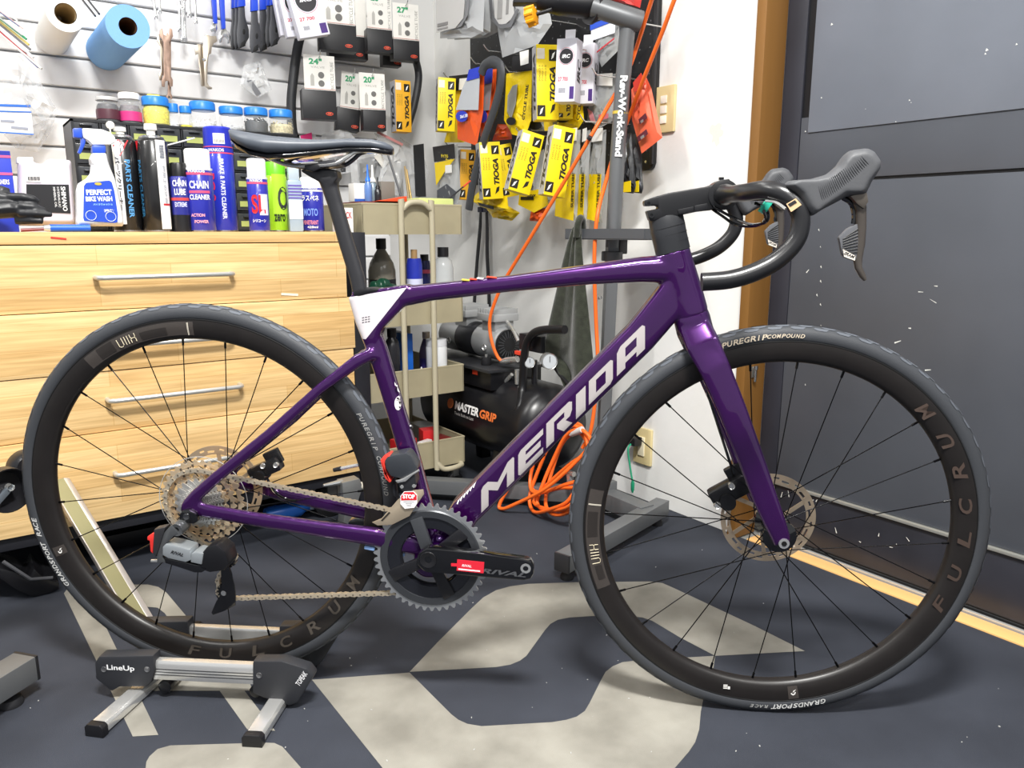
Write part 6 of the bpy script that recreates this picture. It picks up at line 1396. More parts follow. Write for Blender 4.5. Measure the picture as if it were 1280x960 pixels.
pouch('blue and white headed bag behind the stand post', [(743, 32), (774, 20), (774, 62), (752, 84), (745, 66)], 1.60, M_clr, [('header_card', [(743, 32), (774, 20), (773, 42), (744, 52)], M('#eceff6', .5), -.014), ('blue_edge', [(743, 32), (774, 20), (774, 27), (743, 39)], M('#2f55c8', .4), -.016), ('red_line', [(745, 70), (773, 48), (773, 50), (745, 72)], M('#c93a44', .4), -.016)], seed=57)
pouch('clear bag with white header and pink pieces behind the hose', [(740, 94), (770, 92), (768, 150), (750, 160), (734, 150)], 1.60, M_clr, [('header_card', [(740, 94), (770, 92), (770, 108), (739, 107)], WH, -.014), ('pink_piece', [(738, 136), (744, 140), (748, 152), (742, 152)], M('#d68a94', .4), -.012), ('pink_piece', [(752, 144), (764, 142), (764, 148), (752, 152)], M('#cf6f7c', .4), -.012)], seed=58)
# lower row
pouch('clear tube pouch with black header and yellow lettering near the trolley', [(546, 184), (572, 180), (576, 240), (570, 262), (548, 258)], 1.5, M_clr, [('header_card', [(545, 184), (572, 180), (573, 198), (547, 203)], K_, -.014), ('yellow_side', [(548, 204), (573, 199), (560, 216), (550, 232)], M(YEL, .4), -.016), ('dark_tube', [(550, 238), (562, 230), (574, 240), (568, 258), (550, 256)], M('#4b4e54', .5), -.012), ('price_label', [(562, 207), (570, 206), (570, 216), (562, 217)], WH, -.018)], [('サイクル', 556, 195, 15, 4.5, 6, '#f1d92a'), ('チューブ', 561, 200, 12, 4, 6, '#f1d92a')], seed=60)
tioga('amber boxed tube with orange corner in the lower row', 583, 219, 1.55, .175, .055, .045, -22, 2, orange=True)
tioga('yellow boxed tube leaning slightly in the lower row', 612, 214, 1.45, .178, .068, .05, -20, -4)
tioga('yellow boxed tube tucked behind its leaning neighbour', 632, 214, 1.54, .17, .06, .045, -22, -12)
tioga('yellow boxed tube tilted sharply over the others', 655, 204, 1.42, .178, .068, .05, -20, 15)
tioga('yellow boxed tube hung beside the clear super tube pouches', 696, 203, 1.45, .195, .066, .05, -20, 9)
pouch('crumpled yellow pouch under the leaning yellow box', [(588, 250), (602, 236), (634, 246), (636, 262), (618, 264), (600, 258)], 1.49, M_yb, [('black_print', [(602, 253), (622, 258), (622, 262), (604, 257)], K_, -.016)], seed=61)
pouch('crumpled yellow pouch at the bottom of the lower row', [(606, 258), (636, 258), (650, 266), (640, 276), (616, 272)], 1.54, M_yb, [], seed=62)
pouch('grey tube pouch with yellow foot and black print', [(664, 196), (680, 186), (684, 240), (690, 256), (672, 266), (652, 256), (656, 234)], 1.56, M_clr, [('yellow_foot', [(654, 240), (686, 236), (690, 256), (672, 266), (652, 256)], M_yb, -.014), ('dark_oval', [(664 + 7 * math.cos(a), 233 + 6 * math.sin(a)) for a in (2 * PI * j / 12 for j in range(12))], M('#3d4044', .4), -.016), ('black_print', [(656, 246), (672, 246), (672, 250), (656, 250)], K_, -.017)], [('Panaracer', 664, 244, 17, 4, 0, '#22201a')], seed=63)
for k, (x0, x1, y1, X) in enumerate(((698, 722, 276, 1.53), (720, 734, 278, 1.56), (732, 754, 278, 1.59))):
    pouch(['super tube pouch with clear top nearest the leaning boxes', 'narrow super tube pouch in the middle of three', 'super tube pouch furthest along beside the stand post'][k], [(x0 + 12, 164), (x1 + 4, 162), (x1 + 2, 220), (x1 - 1, y1), (x0, y1 - 6), (x0 + 2, 220)], X, M_clr, [('yellow_foot', [(x0 + 3, 218), (x1 + 2, 218), (x1 - 1, y1), (x0, y1 - 6)], M_yb, -.014), ('header_card', [(x0 + 13, 162), (x1 + 4, 160), (x1 + 3, 176), (x0 + 12, 178)], WH, -.014)], [('SUPER TUBE', x1 - 6, 238, 36, 5, -88, '#22201a')], seed=64 + k)
pouch('orange bag low behind the grey yellow footed pouch', [(664, 262), (682, 260), (678, 277), (662, 276)], 1.56, M_org, [], seed=70)
pouch('red orange blister card with two dark lights beside the pegboard edge', [(789, 112), (806, 92), (814, 110), (828, 172), (802, 192), (790, 150)], 1.56, mat('card_salmon', '#E8694A', .4), [('card_top', [(796, 104), (806, 92), (812, 106), (798, 116)], M('#d83a28', .4), -.014), ('dark_light', [(804, 150), (813, 142), (815, 148), (806, 156)], M('#5a2a34', .3), -.018), ('dark_light', [(802, 172), (814, 162), (816, 168), (804, 178)], M('#5a2a34', .3), -.018), ('steel_screw', [(807, 152), (810, 150), (811, 153), (808, 155)], M_sil, -.02), ('steel_screw', [(807, 172), (811, 169), (812, 172), (808, 175)], M_sil, -.02)], seed=71, d=.016, name='blister_card', group=None, cat='blister card')
for k, (x0, X) in enumerate(((780, 1.56), (790, 1.6))):
    pouch(['black pouch with yellow foot behind the stand post', 'second black pouch with yellow foot nearer the wall edge'][k], [(x0, 168), (x0 + 9, 166), (x0 + 14, 236), (x0 + 12, 242), (x0 - 4, 240)], X, mat('pouch_black', '#26272a', .3, bump=.3, bscale=60), [('yellow_foot', [(x0 - 3, 230), (x0 + 13, 226), (x0 + 13, 240), (x0 - 4, 241)], M(YEL, .4), -.014)], seed=72 + k, group=None)
# straps hanging below the board
for k, pts in enumerate(([(603, 225), (601, 262), (600, 285), (597, 320), (594, 360), (592, 400)], [(607, 225), (608, 262), (609, 285), (609, 320), (611, 360), (612, 400)])):
    P = [onX(a, b, 1.652) for a, b in pts]; c = P[0]
    t = thing('hanging_strap', ['black strap hanging under the pegboard, left of its pair', 'black strap hanging under the pegboard, right of its pair'][k], 'strap', TR(c), 'hanging straps')
    obj('webbing', MB().tube([p_ - c for p_ in smooth_path(P, 5)], [.006 + .006 * min(1, i / 12) for i in range(len(smooth_path(P, 5)))], 8, flat=.25, up=(0, 1, 0)), M('#26262a', .6), t)
    obj('buckle', MB().box(tuple(P[1] - c), (.012, .03, .02)), M('#20223a', .4), t, bevel=.003)
# ================================================================== floor things behind the bicycle
M_ol = mat('trolley_olive', '#A39A7F', .45, var=.06, vscale=12)
YT = 2.05
xl, xr = onY(455, 330, YT).x, onY(577, 330, YT).x
tro = thing('tool_trolley', 'beige grey steel tool trolley with four trays and a tube handle', 'trolley', TR((xl, YT, 0)))
TW, TD = xr - xl, .36
def tray(z0, z1, dx0=0., dx1=0.):
    mb = MB(); th = .003
    x0, x1 = dx0, TW + dx1
    mb.box(((x0+x1)/2, TD/2, z0 + th/2), (x1 - x0, TD, th))
    for y in (0, TD): mb.box(((x0+x1)/2, y, (z0+z1)/2), (x1 - x0, th, z1 - z0))
    for x in (x0, x1): mb.box((x, TD/2, (z0+z1)/2), (th, TD + th, z1 - z0))
    o = obj('tray', mb, M_ol, tro, smooth=0)
    rim = [(x0, 0, z1), (x1, 0, z1), (x1, TD, z1), (x0, TD, z1)]
    obj('tray_rim', MB().tube(rim, .0035, 8, closed=True), M_ol, o)
    return z0 + th
zt_ = [(onY(515, 293, YT).z, onY(515, 256, YT).z), (onY(530, 405.5, YT).z, onY(530, 372, YT).z), (onY(518, 497, YT).z, onY(518, 463, YT).z), (onY(560, 581, YT).z, onY(560, 549, YT).z)]
TZ = [tray(a, b) for a, b in zt_]
hx0, hx1 = onY(503, 330, YT - .02).x - xl, onY(541, 330, YT - .02).x - xl; ht = onY(520, 253, YT - .02).z; hbz = onY(553, 588, YT - .05).z
hm = (hx1 - hx0) / 2
hpts = [(hx0, -.02, .12), (hx0, -.02, ht - .05), (hx0 + hm * .12, -.02, ht - .022), (hx0 + hm * .5, -.02, ht - .004), (hx0 + hm, -.02, ht), (hx1 - hm * .5, -.02, ht - .004), (hx1 - hm * .12, -.02, ht - .022), (hx1, -.02, ht - .05), (hx1, -.02, .15), (hx1 + .003, -.022, .11), (hx1 + .02, -.028, .088), (hx1 + .05, -.03, .085), (hx1 + .085, -.02, .085), (hx1 + .1, .0, .086), (hx1 + .1, .1, .088)]
obj('handle_tube', MB().tube(smooth_path(hpts, 4), .0085, 12), mat('trolley_tube', '#AFA78F', .38), tro)
obj('handle_tube', MB().tube([(hx0, -.02, .12), (hx0, TD + .02, .12)], .0085, 10), mat('trolley_tube', '#AFA78F', .38), tro)
for x in (.03, TW - .02):
    for y in (.03, TD - .03):
        c = obj('caster', MB().lathe([(.02, -.011), (.025, -.008), (.025, .008), (.02, .011)], 18, axis='y', T=TR((x, y, .025))), M('#1b1b1d', .5), tro); obj('caster_fork', MB().box((x, y, .058), (.022, .026, .04)), M('#8f8f8c', .35, metal=.8), c, bevel=.002)
for x in (.006, TW - .006): obj('frame_post', MB().tube([(x, TD - .01, .075), (x, TD - .01, zt_[0][1] - .01)], .008, 8), M_ol, tro)
TO = Vector((xl, YT, 0))
def on_tray(k, px, dy): q = onY(px, 300, YT + dy); return Vector((min(max(q.x, xl + .02), xr - .036), YT + dy, TZ[k] + .0005))
# --- top tray
def simple(name, label, cat, mb, m, T_, bev=.001, group=None): return tag(obj(name, mb, m, None, T_, bevel=bev), label, cat, group)
p_ = on_tray(0, 480, .12); simple('tray_insert', 'dark red tray liner on the top trolley tray', 'tray', MB().box((0, 0, .045), (.17, .14, .09)), M('#6b2a22', .5), TR((xl + .1, YT + .1, p_.z)), .002)
TL = p_.z + .0905
def on_lin(px, dy): q = onY(px, 260, YT + dy); return Vector((q.x, YT + dy, TL))
p_ = on_lin(434, .1); t = thing('glue_box', 'small white carton at the end of the top trolley tray', 'box', TR((max(p_.x, xl + .04), p_.y, TL))); obj('carton', MB().box((0, 0, .026), (.05, .04, .052)), M('#e6e4e0', .5), t, bevel=.001); obj('blue_strip', MB().box((0, -.0203, .004), (.0495, .0008, .008)), M('#2d5ab0', .4), t)
def dropper(label, px, dy, h, col_b, col_c, r=.011):
    p_ = on_lin(px, dy); t = thing('dropper_bottle', label, 'bottle', TR(p_), 'little bottles on the trolley')
    obj('bottle', MB().lathe([(r * .9, 0), (r, .003), (r, h * .45), (r * .5, h * .55), (r * .45, h * .6)], 16), M(col_b, .2), t); obj('tip', MB().lathe([(r * .75, h * .55), (r * .6, h * .62), (r * .3, h * .68), (r * .16, h), (.0001, h)], 14), M(col_c, .35), t)
dropper('glue bottle with long bright blue nozzle on the trolley', 461, .07, .105, '#5f7fb8', '#1f6fe0')
dropper('black capped little bottle on the trolley', 473, .06, .07, '#26262a', '#141416', .010)
dropper('white capped grey bottle behind the black capped one', 467, .13, .11, '#7f8f9a', '#eceae6', .014)
p_ = on_lin(483, .09); simple('steel_block', 'taupe cardboard block standing on the trolley', 'box', MB().box((0, 0, .03), (.045, .03, .06)), M('#7b776f', .6), TR(p_))
p_ = on_lin(488, .03); simple('orange_packet', 'flat orange packet lying on the dark red liner', 'packet', MB().prism([(-.05, 0), (.045, 0), (.045, .016), (.0, .008)], -.02, .02), M('#e0502a', .4), TR(p_))
for k, (x, y, tx, ty, m_) in enumerate(((512, 252, 506, 208, '#8a7448'), (515, 252, 508, 212, '#9a8250'), (504, 254, 484, 190, '#4a4c50'))):
    a, b = onY(x, 256, YT + .16), onY(tx, ty, YT + .2); a.z = TL
    simple('long_stick', ['dark wooden stick standing in the top tray', 'brass coloured stick beside the wooden one', 'long dark grey rod leaning over the top tray'][k], 'stick', MB().tube([Vector((0, 0, 0)), b - a], .0035, 8), M(m_, .4, metal=.5 if k == 1 else 0.), TR(a), 0)
p_ = on_tray(0, 548, .08); simple('lime_tray', 'pale lime plastic tray in the top trolley tray', 'tray', MB().box((0, 0, .052), (.12, .1, .104)), M('#cfd88a', .4), TR((xl + TW - .068, p_.y, p_.z)), .003)
a, b = onY(561, 250, YT + .05), onY(588, 226, YT + .02); a.z = BT + .02
tt = thing('marker_pen', 'black and red tipped tool slanting over the lime tray', 'pen', TR(onY(562, 248, YT + .06))); d_ = onY(588, 226, YT + .06) - onY(562, 248, YT + .06)
obj('shaft', MB().tube([Vector((0, 0, 0)), d_ * .65], .0025, 7), M('#26262a', .4), tt); obj('red_tip', MB().tube([d_ * .65, d_], .0027, 7), M('#d0452f', .4), tt)
# --- second tray
def rbottle(label, k, px, wpx, top, dy, col_b, capc, shoulder=.62, capr=.4, alpha=1., band=None, txt=None, cat='bottle', name='bottle'):
    p_ = on_tray(k, px, dy); r = pxm(wpx / 2, p_); h = onY(px, top, YT + dy).z - p_.z; p_.x = min(max(p_.x, xl + r + .005), xr - r - .005)
    t = thing(name, label, cat, TR(p_))
    obj('bottle_body', MB().lathe([(r * .9, 0), (r, .004), (r, h * shoulder), (r * .85, h * (shoulder + .1)), (r * capr, h * .86), (r * capr, h * .9)], 22), M(col_b, .2, alpha=alpha), t, smooth=50)
    obj('cap', MB().lathe([(r * capr * 1.15, h * .87), (r * capr * 1.15, h), (.0001, h)], 16), M(capc, .4), t)
    if band: obj('label_band', MB().lathe([(r * 1.012, h * band[0]), (r * 1.012, h * band[1])], 22, cap=False), M(band[2], .4), t)
    if txt:
        mb = MB(); fa = math.atan2(-p_.y, -p_.x); wrap_text(mb, txt[0], r * 1.015, h * txt[1], fa, r * txt[2], h * txt[3]); obj('lettering', mb, M(txt[4], .4), t, smooth=0)
    return t
rbottle('large bottle of tyre sealant with black cap on the second tray', 1, 476, 34, 298, .19, '#8a8578', '#151517', .6, .32, .9, (.02, .5, '#232327'), ('SEALANT', .14, 1.3, .1, '#e6e2da'))
rbottle('blue spray can without cap on the second tray', 1, 517, 20, 312, .06, '#2b38a8', '#a8865a', .78, .35, 1., (.05, .6, '#cfd2ea'), cat='spray can')
rbottle('dark blue can standing behind the capless can', 1, 532, 15, 318, .17, '#23275a', '#1b1b1e', .8, .6, 1., (.7, .76, '#c9506f'), cat='spray can')
rbottle('clear square shouldered bottle with black cap at the tray end', 1, 554, 25, 309, .05, '#cfd3d4', '#17171a', .72, .48, .55, (.0, .25, '#eceae4'))
p_ = on_tray(1, 462, .05); simple('white_bowl', 'white bowl at the end of the second tray', 'bowl', MB().lathe([(.025, 0), (.036, .01), (.042, .03), (.038, .04), (.025, .048)], 20), M('#eeeeec', .4), TR((xl + .065, p_.y + .045, p_.z)), 0)
gb = MB()
for k, (x, z, r) in enumerate(((470, 357, .016), (480, 355, .02), (490, 361, .018), (500, 362, .014))): q = onY(x, z, YT + .055); gb.tube([(q.x - .012, q.y, q.z), (q.x + .012, q.y + .01, q.z - .003)], r, 8)
zb0 = min(v[2] for v in gb.v); c0 = Vector((onY(485, 358, YT + .055).x, YT + .055, TZ[1])); gb.v = [(x - c0.x, y - c0.y, max(.001, (z - c0.z))) for x, y, z in gb.v]
gb.box((0, .012, .012), (.06, .03, .022))
simple('green_pouch', 'dark green plastic pouch slumped on the second tray', 'pouch', remesh(gb.mesh('g'), .004, 4), mat('pouch_green', '#1f4a38', .3), TR(c0), 0)
p_ = on_tray(1, 496, .02); simple('blue_packet', 'small blue and white packet leaning on the second tray', 'packet', MB().box((0, 0, .024), (.034, .004, .046), (R(-14), R(20), 0)), M('#4f8fd0', .4), TR(p_ + Vector((0, .006, .003))))
# --- third tray
p_ = on_tray(2, 498, .15); simple('blue_binder', 'blue plastic box standing in the third tray', 'box', MB().box((0, 0, .09), (.03, .1, .18)), M('#1f66c8', .35), TR(p_), .002)
rbottle('black canister in the third tray behind the seat tube', 2, 486, 20, 411, .08, '#2a2a2e', '#1a1a1d', .7, .5)
rbottle('brown capped bottle behind the white tub', 2, 530, 18, 415, .17, '#5a5064', '#c2b09c', .6, .45, 1., (.3, .5, '#3a3272'))
t = rbottle('white tub with dark blue label and lettering', 2, 543, 26, 424, .07, '#e6e8ea', '#dcdee2', .84, .86, 1., (.02, .42, '#2a2f7a'), ('PARTS', .24, 1.2, .09, '#e9e9f4'))
p_ = on_tray(2, 523, .03); t = thing('glue_tube', 'little white nozzle bottle on a green base', 'bottle', TR(p_)); obj('base', MB().lathe([(.024, 0), (.026, .014), (.022, .03)], 18), M('#2f7a4c', .4), t); obj('nozzle', MB().lathe([(.011, .03), (.011, .045), (.005, .052), (.002, .083), (.0001, .084)], 14), M('#efefee', .35), t)
p_ = on_tray(2, 566, .03); simple('white_cap', 'small white cap at the corner of the third tray', 'pot', MB().lathe([(.013, 0), (.014, .004), (.013, .07), (.0001, .072)], 16), M('#e9e8e4', .4), TR((min(p_.x, xr - .02), p_.y, p_.z)), 0)  # loose white cap standing in the tray corner
# --- bottom tray
rb = random.Random(8)
for k, (px, dy, w_, h_, d_, c_, rz, lab) in enumerate([(497, .05, .07, .085, .05, '#c4262b', 10, 'red carton at the end of the lowest tray'), (530, .06, .05, .1, .05, '#cf2a2d', -12, 'red carton standing higher in the lowest tray'), (525, .02, .05, .075, .02, '#ece9e6', 20, 'white paper packet among the red cartons'), (548, .05, .05, .07, .06, '#7a2a28', 5, 'dark red case in the lowest tray'), (566, .17, .055, .09, .08, '#8d8f8e', -4, 'grey translucent parts case at the tray corner')]):
    p_ = on_tray(3, px, dy + .03); x_ = min(max(p_.x, xl + .05), xr - .042); simple('parts_carton', lab, 'box', MB().box((0, 0, h_ / 2), (w_, d_, h_)), M(c_, .35), TR((x_, p_.y, p_.z), R(rz)), .0015, 'cartons in the lowest tray')

# --- black upright board between bench and trolley
a, b = onY(440, 400, 2.03), onY(470, 520, 2.03)
simple('black_board', 'tall matt black board standing between workbench and trolley', 'board', MB().box(((xl - .012 - .893) / 2, .15, .412), (xl - .012 - .893, .3, .824)), M_blk, TR((.893, 2.01, 0)))
q = onY(434, 255, 2.02); t = thing('stock_label', 'white label plate with red letters beside the seat post', 'label', TR((q.x, 2.055, BT))); obj('plate', MB().box((0, 0, .02), (.05, .03, .09)), M('#e9e6e2', .5), t, bevel=.001)
lettering('STOCK', t, TR((.0, -.0156, .045)), '#c03036', .042, .018)

# ------------------------------------------------------------------ air compressor
XC, Y0, Y1, ZC, RC = 1.43, 1.77, 2.38, .235, .135
cmpx = thing('air_compressor', 'black tank air compressor with twin silver motor heads and orange lettering', 'compressor', TR((XC, Y0, 0)))
LN = Y1 - Y0
M_tank = mat('tank_black', '#141417', .3, spec=.5)
prof = [(.002, -.045), (.05, -.04), (.09, -.028), (.12, -.01), (RC, .02), (RC, LN - .02), (.12, LN + .01), (.05, LN + .04), (.002, LN + .045)]
obj('tank', MB().lathe([(r_, -z) for r_, z in prof], 48, axis='y', T=TR((0, 0, ZC))), M_tank, cmpx, smooth=50)
for y in (.17, LN - .07):
    for x in (-.1, .1): obj('foot', MB().prism([(x - .02, 0), (x + .02, 0), (x * .8 + .012, .16), (x * .8 - .012, .16)], y - .02, y + .02), M_tank, cmpx, bevel=.002)
# lettering wrapped on the tank flank facing the room
def tank_text(s_, y0, y1, zc, hh, c_, bold=.04):
    vs_, fs, w0, h0 = text_data(s_, bold, 0.); mb = MB(); r = RC + .0012
    def P_(u, v):
        y = y0 + (y1 - y0) * (u / w0 + .5); th = math.asin((zc - ZC) / RC) + v / h0 * hh / RC
        return (-r * math.cos(th), y, ZC + r * math.sin(th))
    mb.add([P_(u, v) for u, v in vs_], fs); obj('lettering', mb, M(c_, .4), cmpx, smooth=0)
def tank_y(px, py):            # where a picture point meets the tank flank
    for i in range(200):
        th = R(-10 + i * .5); X = XC - RC * math.cos(th); q = onX(px, py, X)
        if abs(q.z - (ZC + RC * math.sin(th))) < .003: return q.y - Y0, q.z
    return onX(px, py, XC - RC).y - Y0, onX(px, py, XC - RC).z
ya, za = tank_y(569, 506); yb_, zb2 = tank_y(599, 515); yc, zc2 = tank_y(621, 520)
zt2 = ZC + RC * .45 if not (0 < za < 1) else za
tank_text('MASTER', ya, yb_, zt2, .028, '#f0eeec'); tank_text('GRIP', yb_ - .004, yc, zt2, .028, '#e2743a'); tank_text('Tools Built to Last', ya, ya + (yb_ - ya) * .8, zt2 - .026, .010, '#d8d6d2', .0)
th = math.asin((zt2 - ZC) / RC); obj('badge', MB().lathe([(.002, .0), (.017, .001), (.017, -.004)], 18, T=TR((-(RC + .001) * math.cos(th), ya + .03 if ya > yb_ else ya - .03, ZC + RC * math.sin(th)), 0, 0, -PI/2 + th)), M('#c9703a', .4), cmpx)
# deck, motor, heads
zdk = .398
obj('deck_box', MB().box((-.01, .36, .365), (.2, .36, .06)), M_tank, cmpx, bevel=.004)
obj('deck_plate', MB().box((-.01, .395, zdk), (.23, .45, .01)), M('#2a2b2e', .35), cmpx, bevel=.002)
obj('warning_label', MB().box((-.1105, onX(594, 475, XC - .11).y - Y0, .385), (.001, .03, .02)), M('#e0492c', .4), cmpx)
zm, rm = .466, .056
my0, my1 = .245, .60
M_mg = mat('motor_grey', '#a9abad', .32, metal=.45)
obj('motor_case', MB().lathe([(.03, -my0 + .0), (rm * .9, -my0), (rm, -my0 - .01), (rm, -my0 - .13), (rm * .96, -my0 - .13), (rm * .96, -my0 - .24), (rm, -my0 - .24), (rm, -my1 + .01), (rm * .9, -my1), (.02, -my1 - .012)], 40, axis='y', T=TR((0, 0, zm))), M_mg, cmpx, smooth=40)
obj('stator_band', MB().lathe([(rm * 1.005, -my0 - .132), (rm * 1.03, -my0 - .135), (rm * 1.03, -my0 - .235), (rm * 1.005, -my0 - .238)], 40, axis='y', T=TR((0, 0, zm)), cap=False), M('#2e2f33', .35, metal=.5), cmpx)
fan = obj('fan_grille', MB().lathe([(rm * .86, .0), (rm * .86, .006), (rm * .5, .01), (.0001, .011)], 36, axis='y', T=TR((0, my0 - .001, zm))), M('#151518', .4), cmpx)
mb = MB()
for k in range(22): a = 2 * PI * k / 22; mb.box((rm * .6 * math.cos(a), my0 - .0105, zm + rm * .6 * math.sin(a)), (rm * .4, .003, .002), (0, -a, 0))
obj('grille_bars', mb, M('#55575b', .35, metal=.6), fan, smooth=0)
for yy_ in (.30, .47):
    obj('cylinder', MB().box((0, yy_, zm + .056), (.075, .075, .045)), M_mg, cmpx, bevel=.004)
    hd = obj('cylinder_head', MB().box((0, yy_, zm + .086), (.1, .1, .024)), mat('cast_alu', '#bdbfc0', .38, metal=.5), cmpx, bevel=.004)
    for k in range(7): obj('cooling_fin', MB().box((0, yy_ - .045 + .015 * k, zm + .105), (.095, .004, .018)), mat('cast_alu', '#bdbfc0', .38, metal=.5), hd, bevel=.001)
    obj('head_bolt', MB().lathe([(.004, 0), (.004, .008)], 8, T=TR((-.04, yy_ - .04, zm + .098))), M_sil, hd)
for yy_ in (.265, .57):
    for x in (-.07, .07):
        f_ = obj('rubber_mount', MB().lathe([(.016, .0), (.018, .004), (.016, .026)], 14, T=TR((x, yy_, zdk + .005))), M('#16161a', .6), cmpx); obj('mount_bolt', MB().lathe([(.004, .026), (.005, .034)], 8, T=TR((x, yy_, zdk + .005))), M_sil, f_)
for yy_ in (.30, .52): obj('vent_mark', MB().torus(.01, .0022, 16, 6, T=TR((-rm * .98, yy_, zm - .012), PI/2)), M_sil, cmpx)
# handle tube, pressure switch, gauges, pipes
def cx(px, py, X): q = onX(px, py, X); return q - Vector((XC, Y0, 0))
hxx = XC - .07
hp_ = [cx(621, 515, XC - .115), cx(641, 516, XC - .11), cx(650, 508, hxx - .03), cx(653, 485, hxx), cx(655, 450, hxx), cx(659, 428, hxx), cx(668, 416, hxx), cx(684, 412, hxx), cx(706, 412, hxx)]
obj('handle', MB().tube(smooth_path(hp_, 5), .0125, 12), M('#141417', .35), cmpx)
q = cx(672, 428, XC - .02); obj('pressure_switch', MB().box((0, 0, 0), (.06, .11, .05)), M('#1a1a1e', .4), cmpx, TR(q), bevel=.003)
obj('red_switch', MB().box((0, 0, 0), (.012, .026, .012)), M('#e0442c', .4), cmpx, TR(cx(648, 441, XC - .06)), bevel=.002)
for (px, py, r_) in ((662, 453, .017), (687, 452, .024)):
    q = cx(px, py, XC - .06); g_ = obj('gauge', MB().lathe([(.0001, .0), (r_ * .9, .0), (r_, .002), (r_, -.022), (r_ * .8, -.026), (.0001, -.026)], 24, axis='y', T=TR(q, R(-20))), M_sil, cmpx)
    obj('dial', MB().lathe([(r_ * .85, .0004), (r_ * .85, .0012)], 24, axis='y', T=TR(q, R(-20))), M('#c3c8cc', .3), g_); obj('needle', MB().box((0, -.002, r_ * .3), (.0015, .001, r_ * .7)), M('#222225', .4), g_, TR(q, R(-20)))
obj('outlet_coupler', MB().tube([cx(627, 452, XC - .06), cx(634, 451, XC - .06), cx(647, 449, XC - .05)], [.008, .012, .010], 12), M_sil, cmpx)
obj('regulator_body', MB().tube([cx(647, 462, XC - .05), cx(647, 480, XC - .05)], [.010, .009], 10), M_sil, cmpx)
obj('check_valve', MB().tube([cx(619, 493, XC - .06), cx(623, 487, XC - .06), cx(628, 482, XC - .055)], [.012, .011, .008], 10), mat('brass', '#b49a5a', .3, metal=1.), cmpx)
obj('valve_pipe', MB().tube([cx(626, 483, XC - .055), cx(640, 468, XC - .05)], .006, 8), M_sil, cmpx)
obj('copper_pipe', MB().tube(smooth_path([cx(628, 487, XC - .05), cx(645, 489, XC - .04), cx(662, 485, XC - .02), cx(670, 480, XC - .01)], 4), .0028, 8), mat('copper', '#b8734a', .25, metal=1.), cmpx)
obj('head_pipe', MB().tube(smooth_path([cx(634, 402, XC), cx(642, 414, XC - .01), cx(648, 427, XC - .02)], 3), .006, 8), M_sil, cmpx)
obj('manifold_post', MB().tube([cx(668, 450, XC - .02), cx(668, 492, XC - .02)], .009, 10), M('#1a1a1e', .4), cmpx)
obj('drain_hose', MB().tube(smooth_path([cx(694, 460, XC - .03), cx(702, 471, XC - .03), cx(712, 481, XC - .03), cx(722, 488, XC - .02)], 4), .0055, 8), M('#141417', .4), cmpx)

# ------------------------------------------------------------------ grey repair stand behind the bicycle
M_gs = mat('stand_grey', '#6a6c6e', .42, metal=.3, var=.05, vscale=8)
PC = onX(752, 560, 1.50); PC.z = 0
rs = thing('repair_stand', 'grey steel bicycle repair stand with black clamp and orange knob', 'repair stand', TR(PC))
def Pk(px, py, X): return onX(px, py, X) - PC
top = onX(783, 50, 1.50) - PC
low = onX(766, 300, 1.50) - PC
obj('column', MB().tube([Vector((0, 0, .045)), low], .0235, 4, up=(1, .3, 0)), M_gs, rs, smooth=0, bevel=.003)
up_ = [low - Vector((0, 0, .02)), onX(772, 195, 1.50) - PC, onX(778, 110, 1.5) - PC, top, onX(786, 24, 1.50) - PC]
uc = obj('upper_post', MB().tube(up_, .0205, 16), M_gs, rs)
cl = onX(752, 320, 1.5) - PC; obj('collar', MB().lathe([(.029, -.012), (.03, -.01), (.03, .012), (.028, .014)], 20, T=TR((low.x + (0 - low.x) * .05, low.y * .95, low.z - .045))), M('#4b4c4f', .4), rs)
obj('head_tube', MB().tube([onX(801, 27, 1.52) - PC, onX(785, 22, 1.49) - PC, onX(742, 8, 1.43) - PC], .026, 16), M_gs, rs)
hd = [onX(744, 7, 1.45) - PC, onX(700, 2, 1.36) - PC, onX(684, 2, 1.34) - PC, onX(672, 0, 1.32) - PC]
obj('clamp_body', MB().tube(hd, [.034, .034, .026, .024], 18), M('#17171a', .4), rs)
obj('clamp_ring', MB().tube([onX(742, 8, 1.44) - PC, onX(738, 7, 1.43) - PC], .045, 24), M('#2a2a2d', .4), rs)
obj('clamp_jaw', MB().prism([(-.06, -.03), (.01, -.03), (.015, .03), (-.045, .045)], -.02, .02), M('#1b1b1e', .4), rs, TR(hd[3] + Vector((-.0, .01, .02)), R(-35)), bevel=.004)
kp, kq = onX(664, 20, 1.30) - PC, onX(690, 12, 1.33) - PC
obj('knob_shaft', MB().tube([kp, kq], .005, 8), M('#1f1f22', .4), rs)
n_ = 9; rr = []
kd = (kp - kq).normalized()
kn = obj('orange_knob', MB().lathe([(.012, -.016), (.021, -.012), (.023, 0), (.021, .012), (.012, .015)], 24), M('#F0A41C', .4), rs, Matrix.Translation(kp) @ kd.to_track_quat('Z', 'Y').to_matrix().to_4x4())
for k in range(8): a = 2 * PI * k / 8; obj('knob_rib', MB().tube([(.022 * math.cos(a), .022 * math.sin(a), -.011), (.023 * math.cos(a), .023 * math.sin(a), .011)], .0045, 6), M('#F0A41C', .4), kn)
obj('knob_cap', MB().lathe([(.009, .0), (.009, .017), (.0001, .017)], 16), M('#1d1d1f', .4), kn)
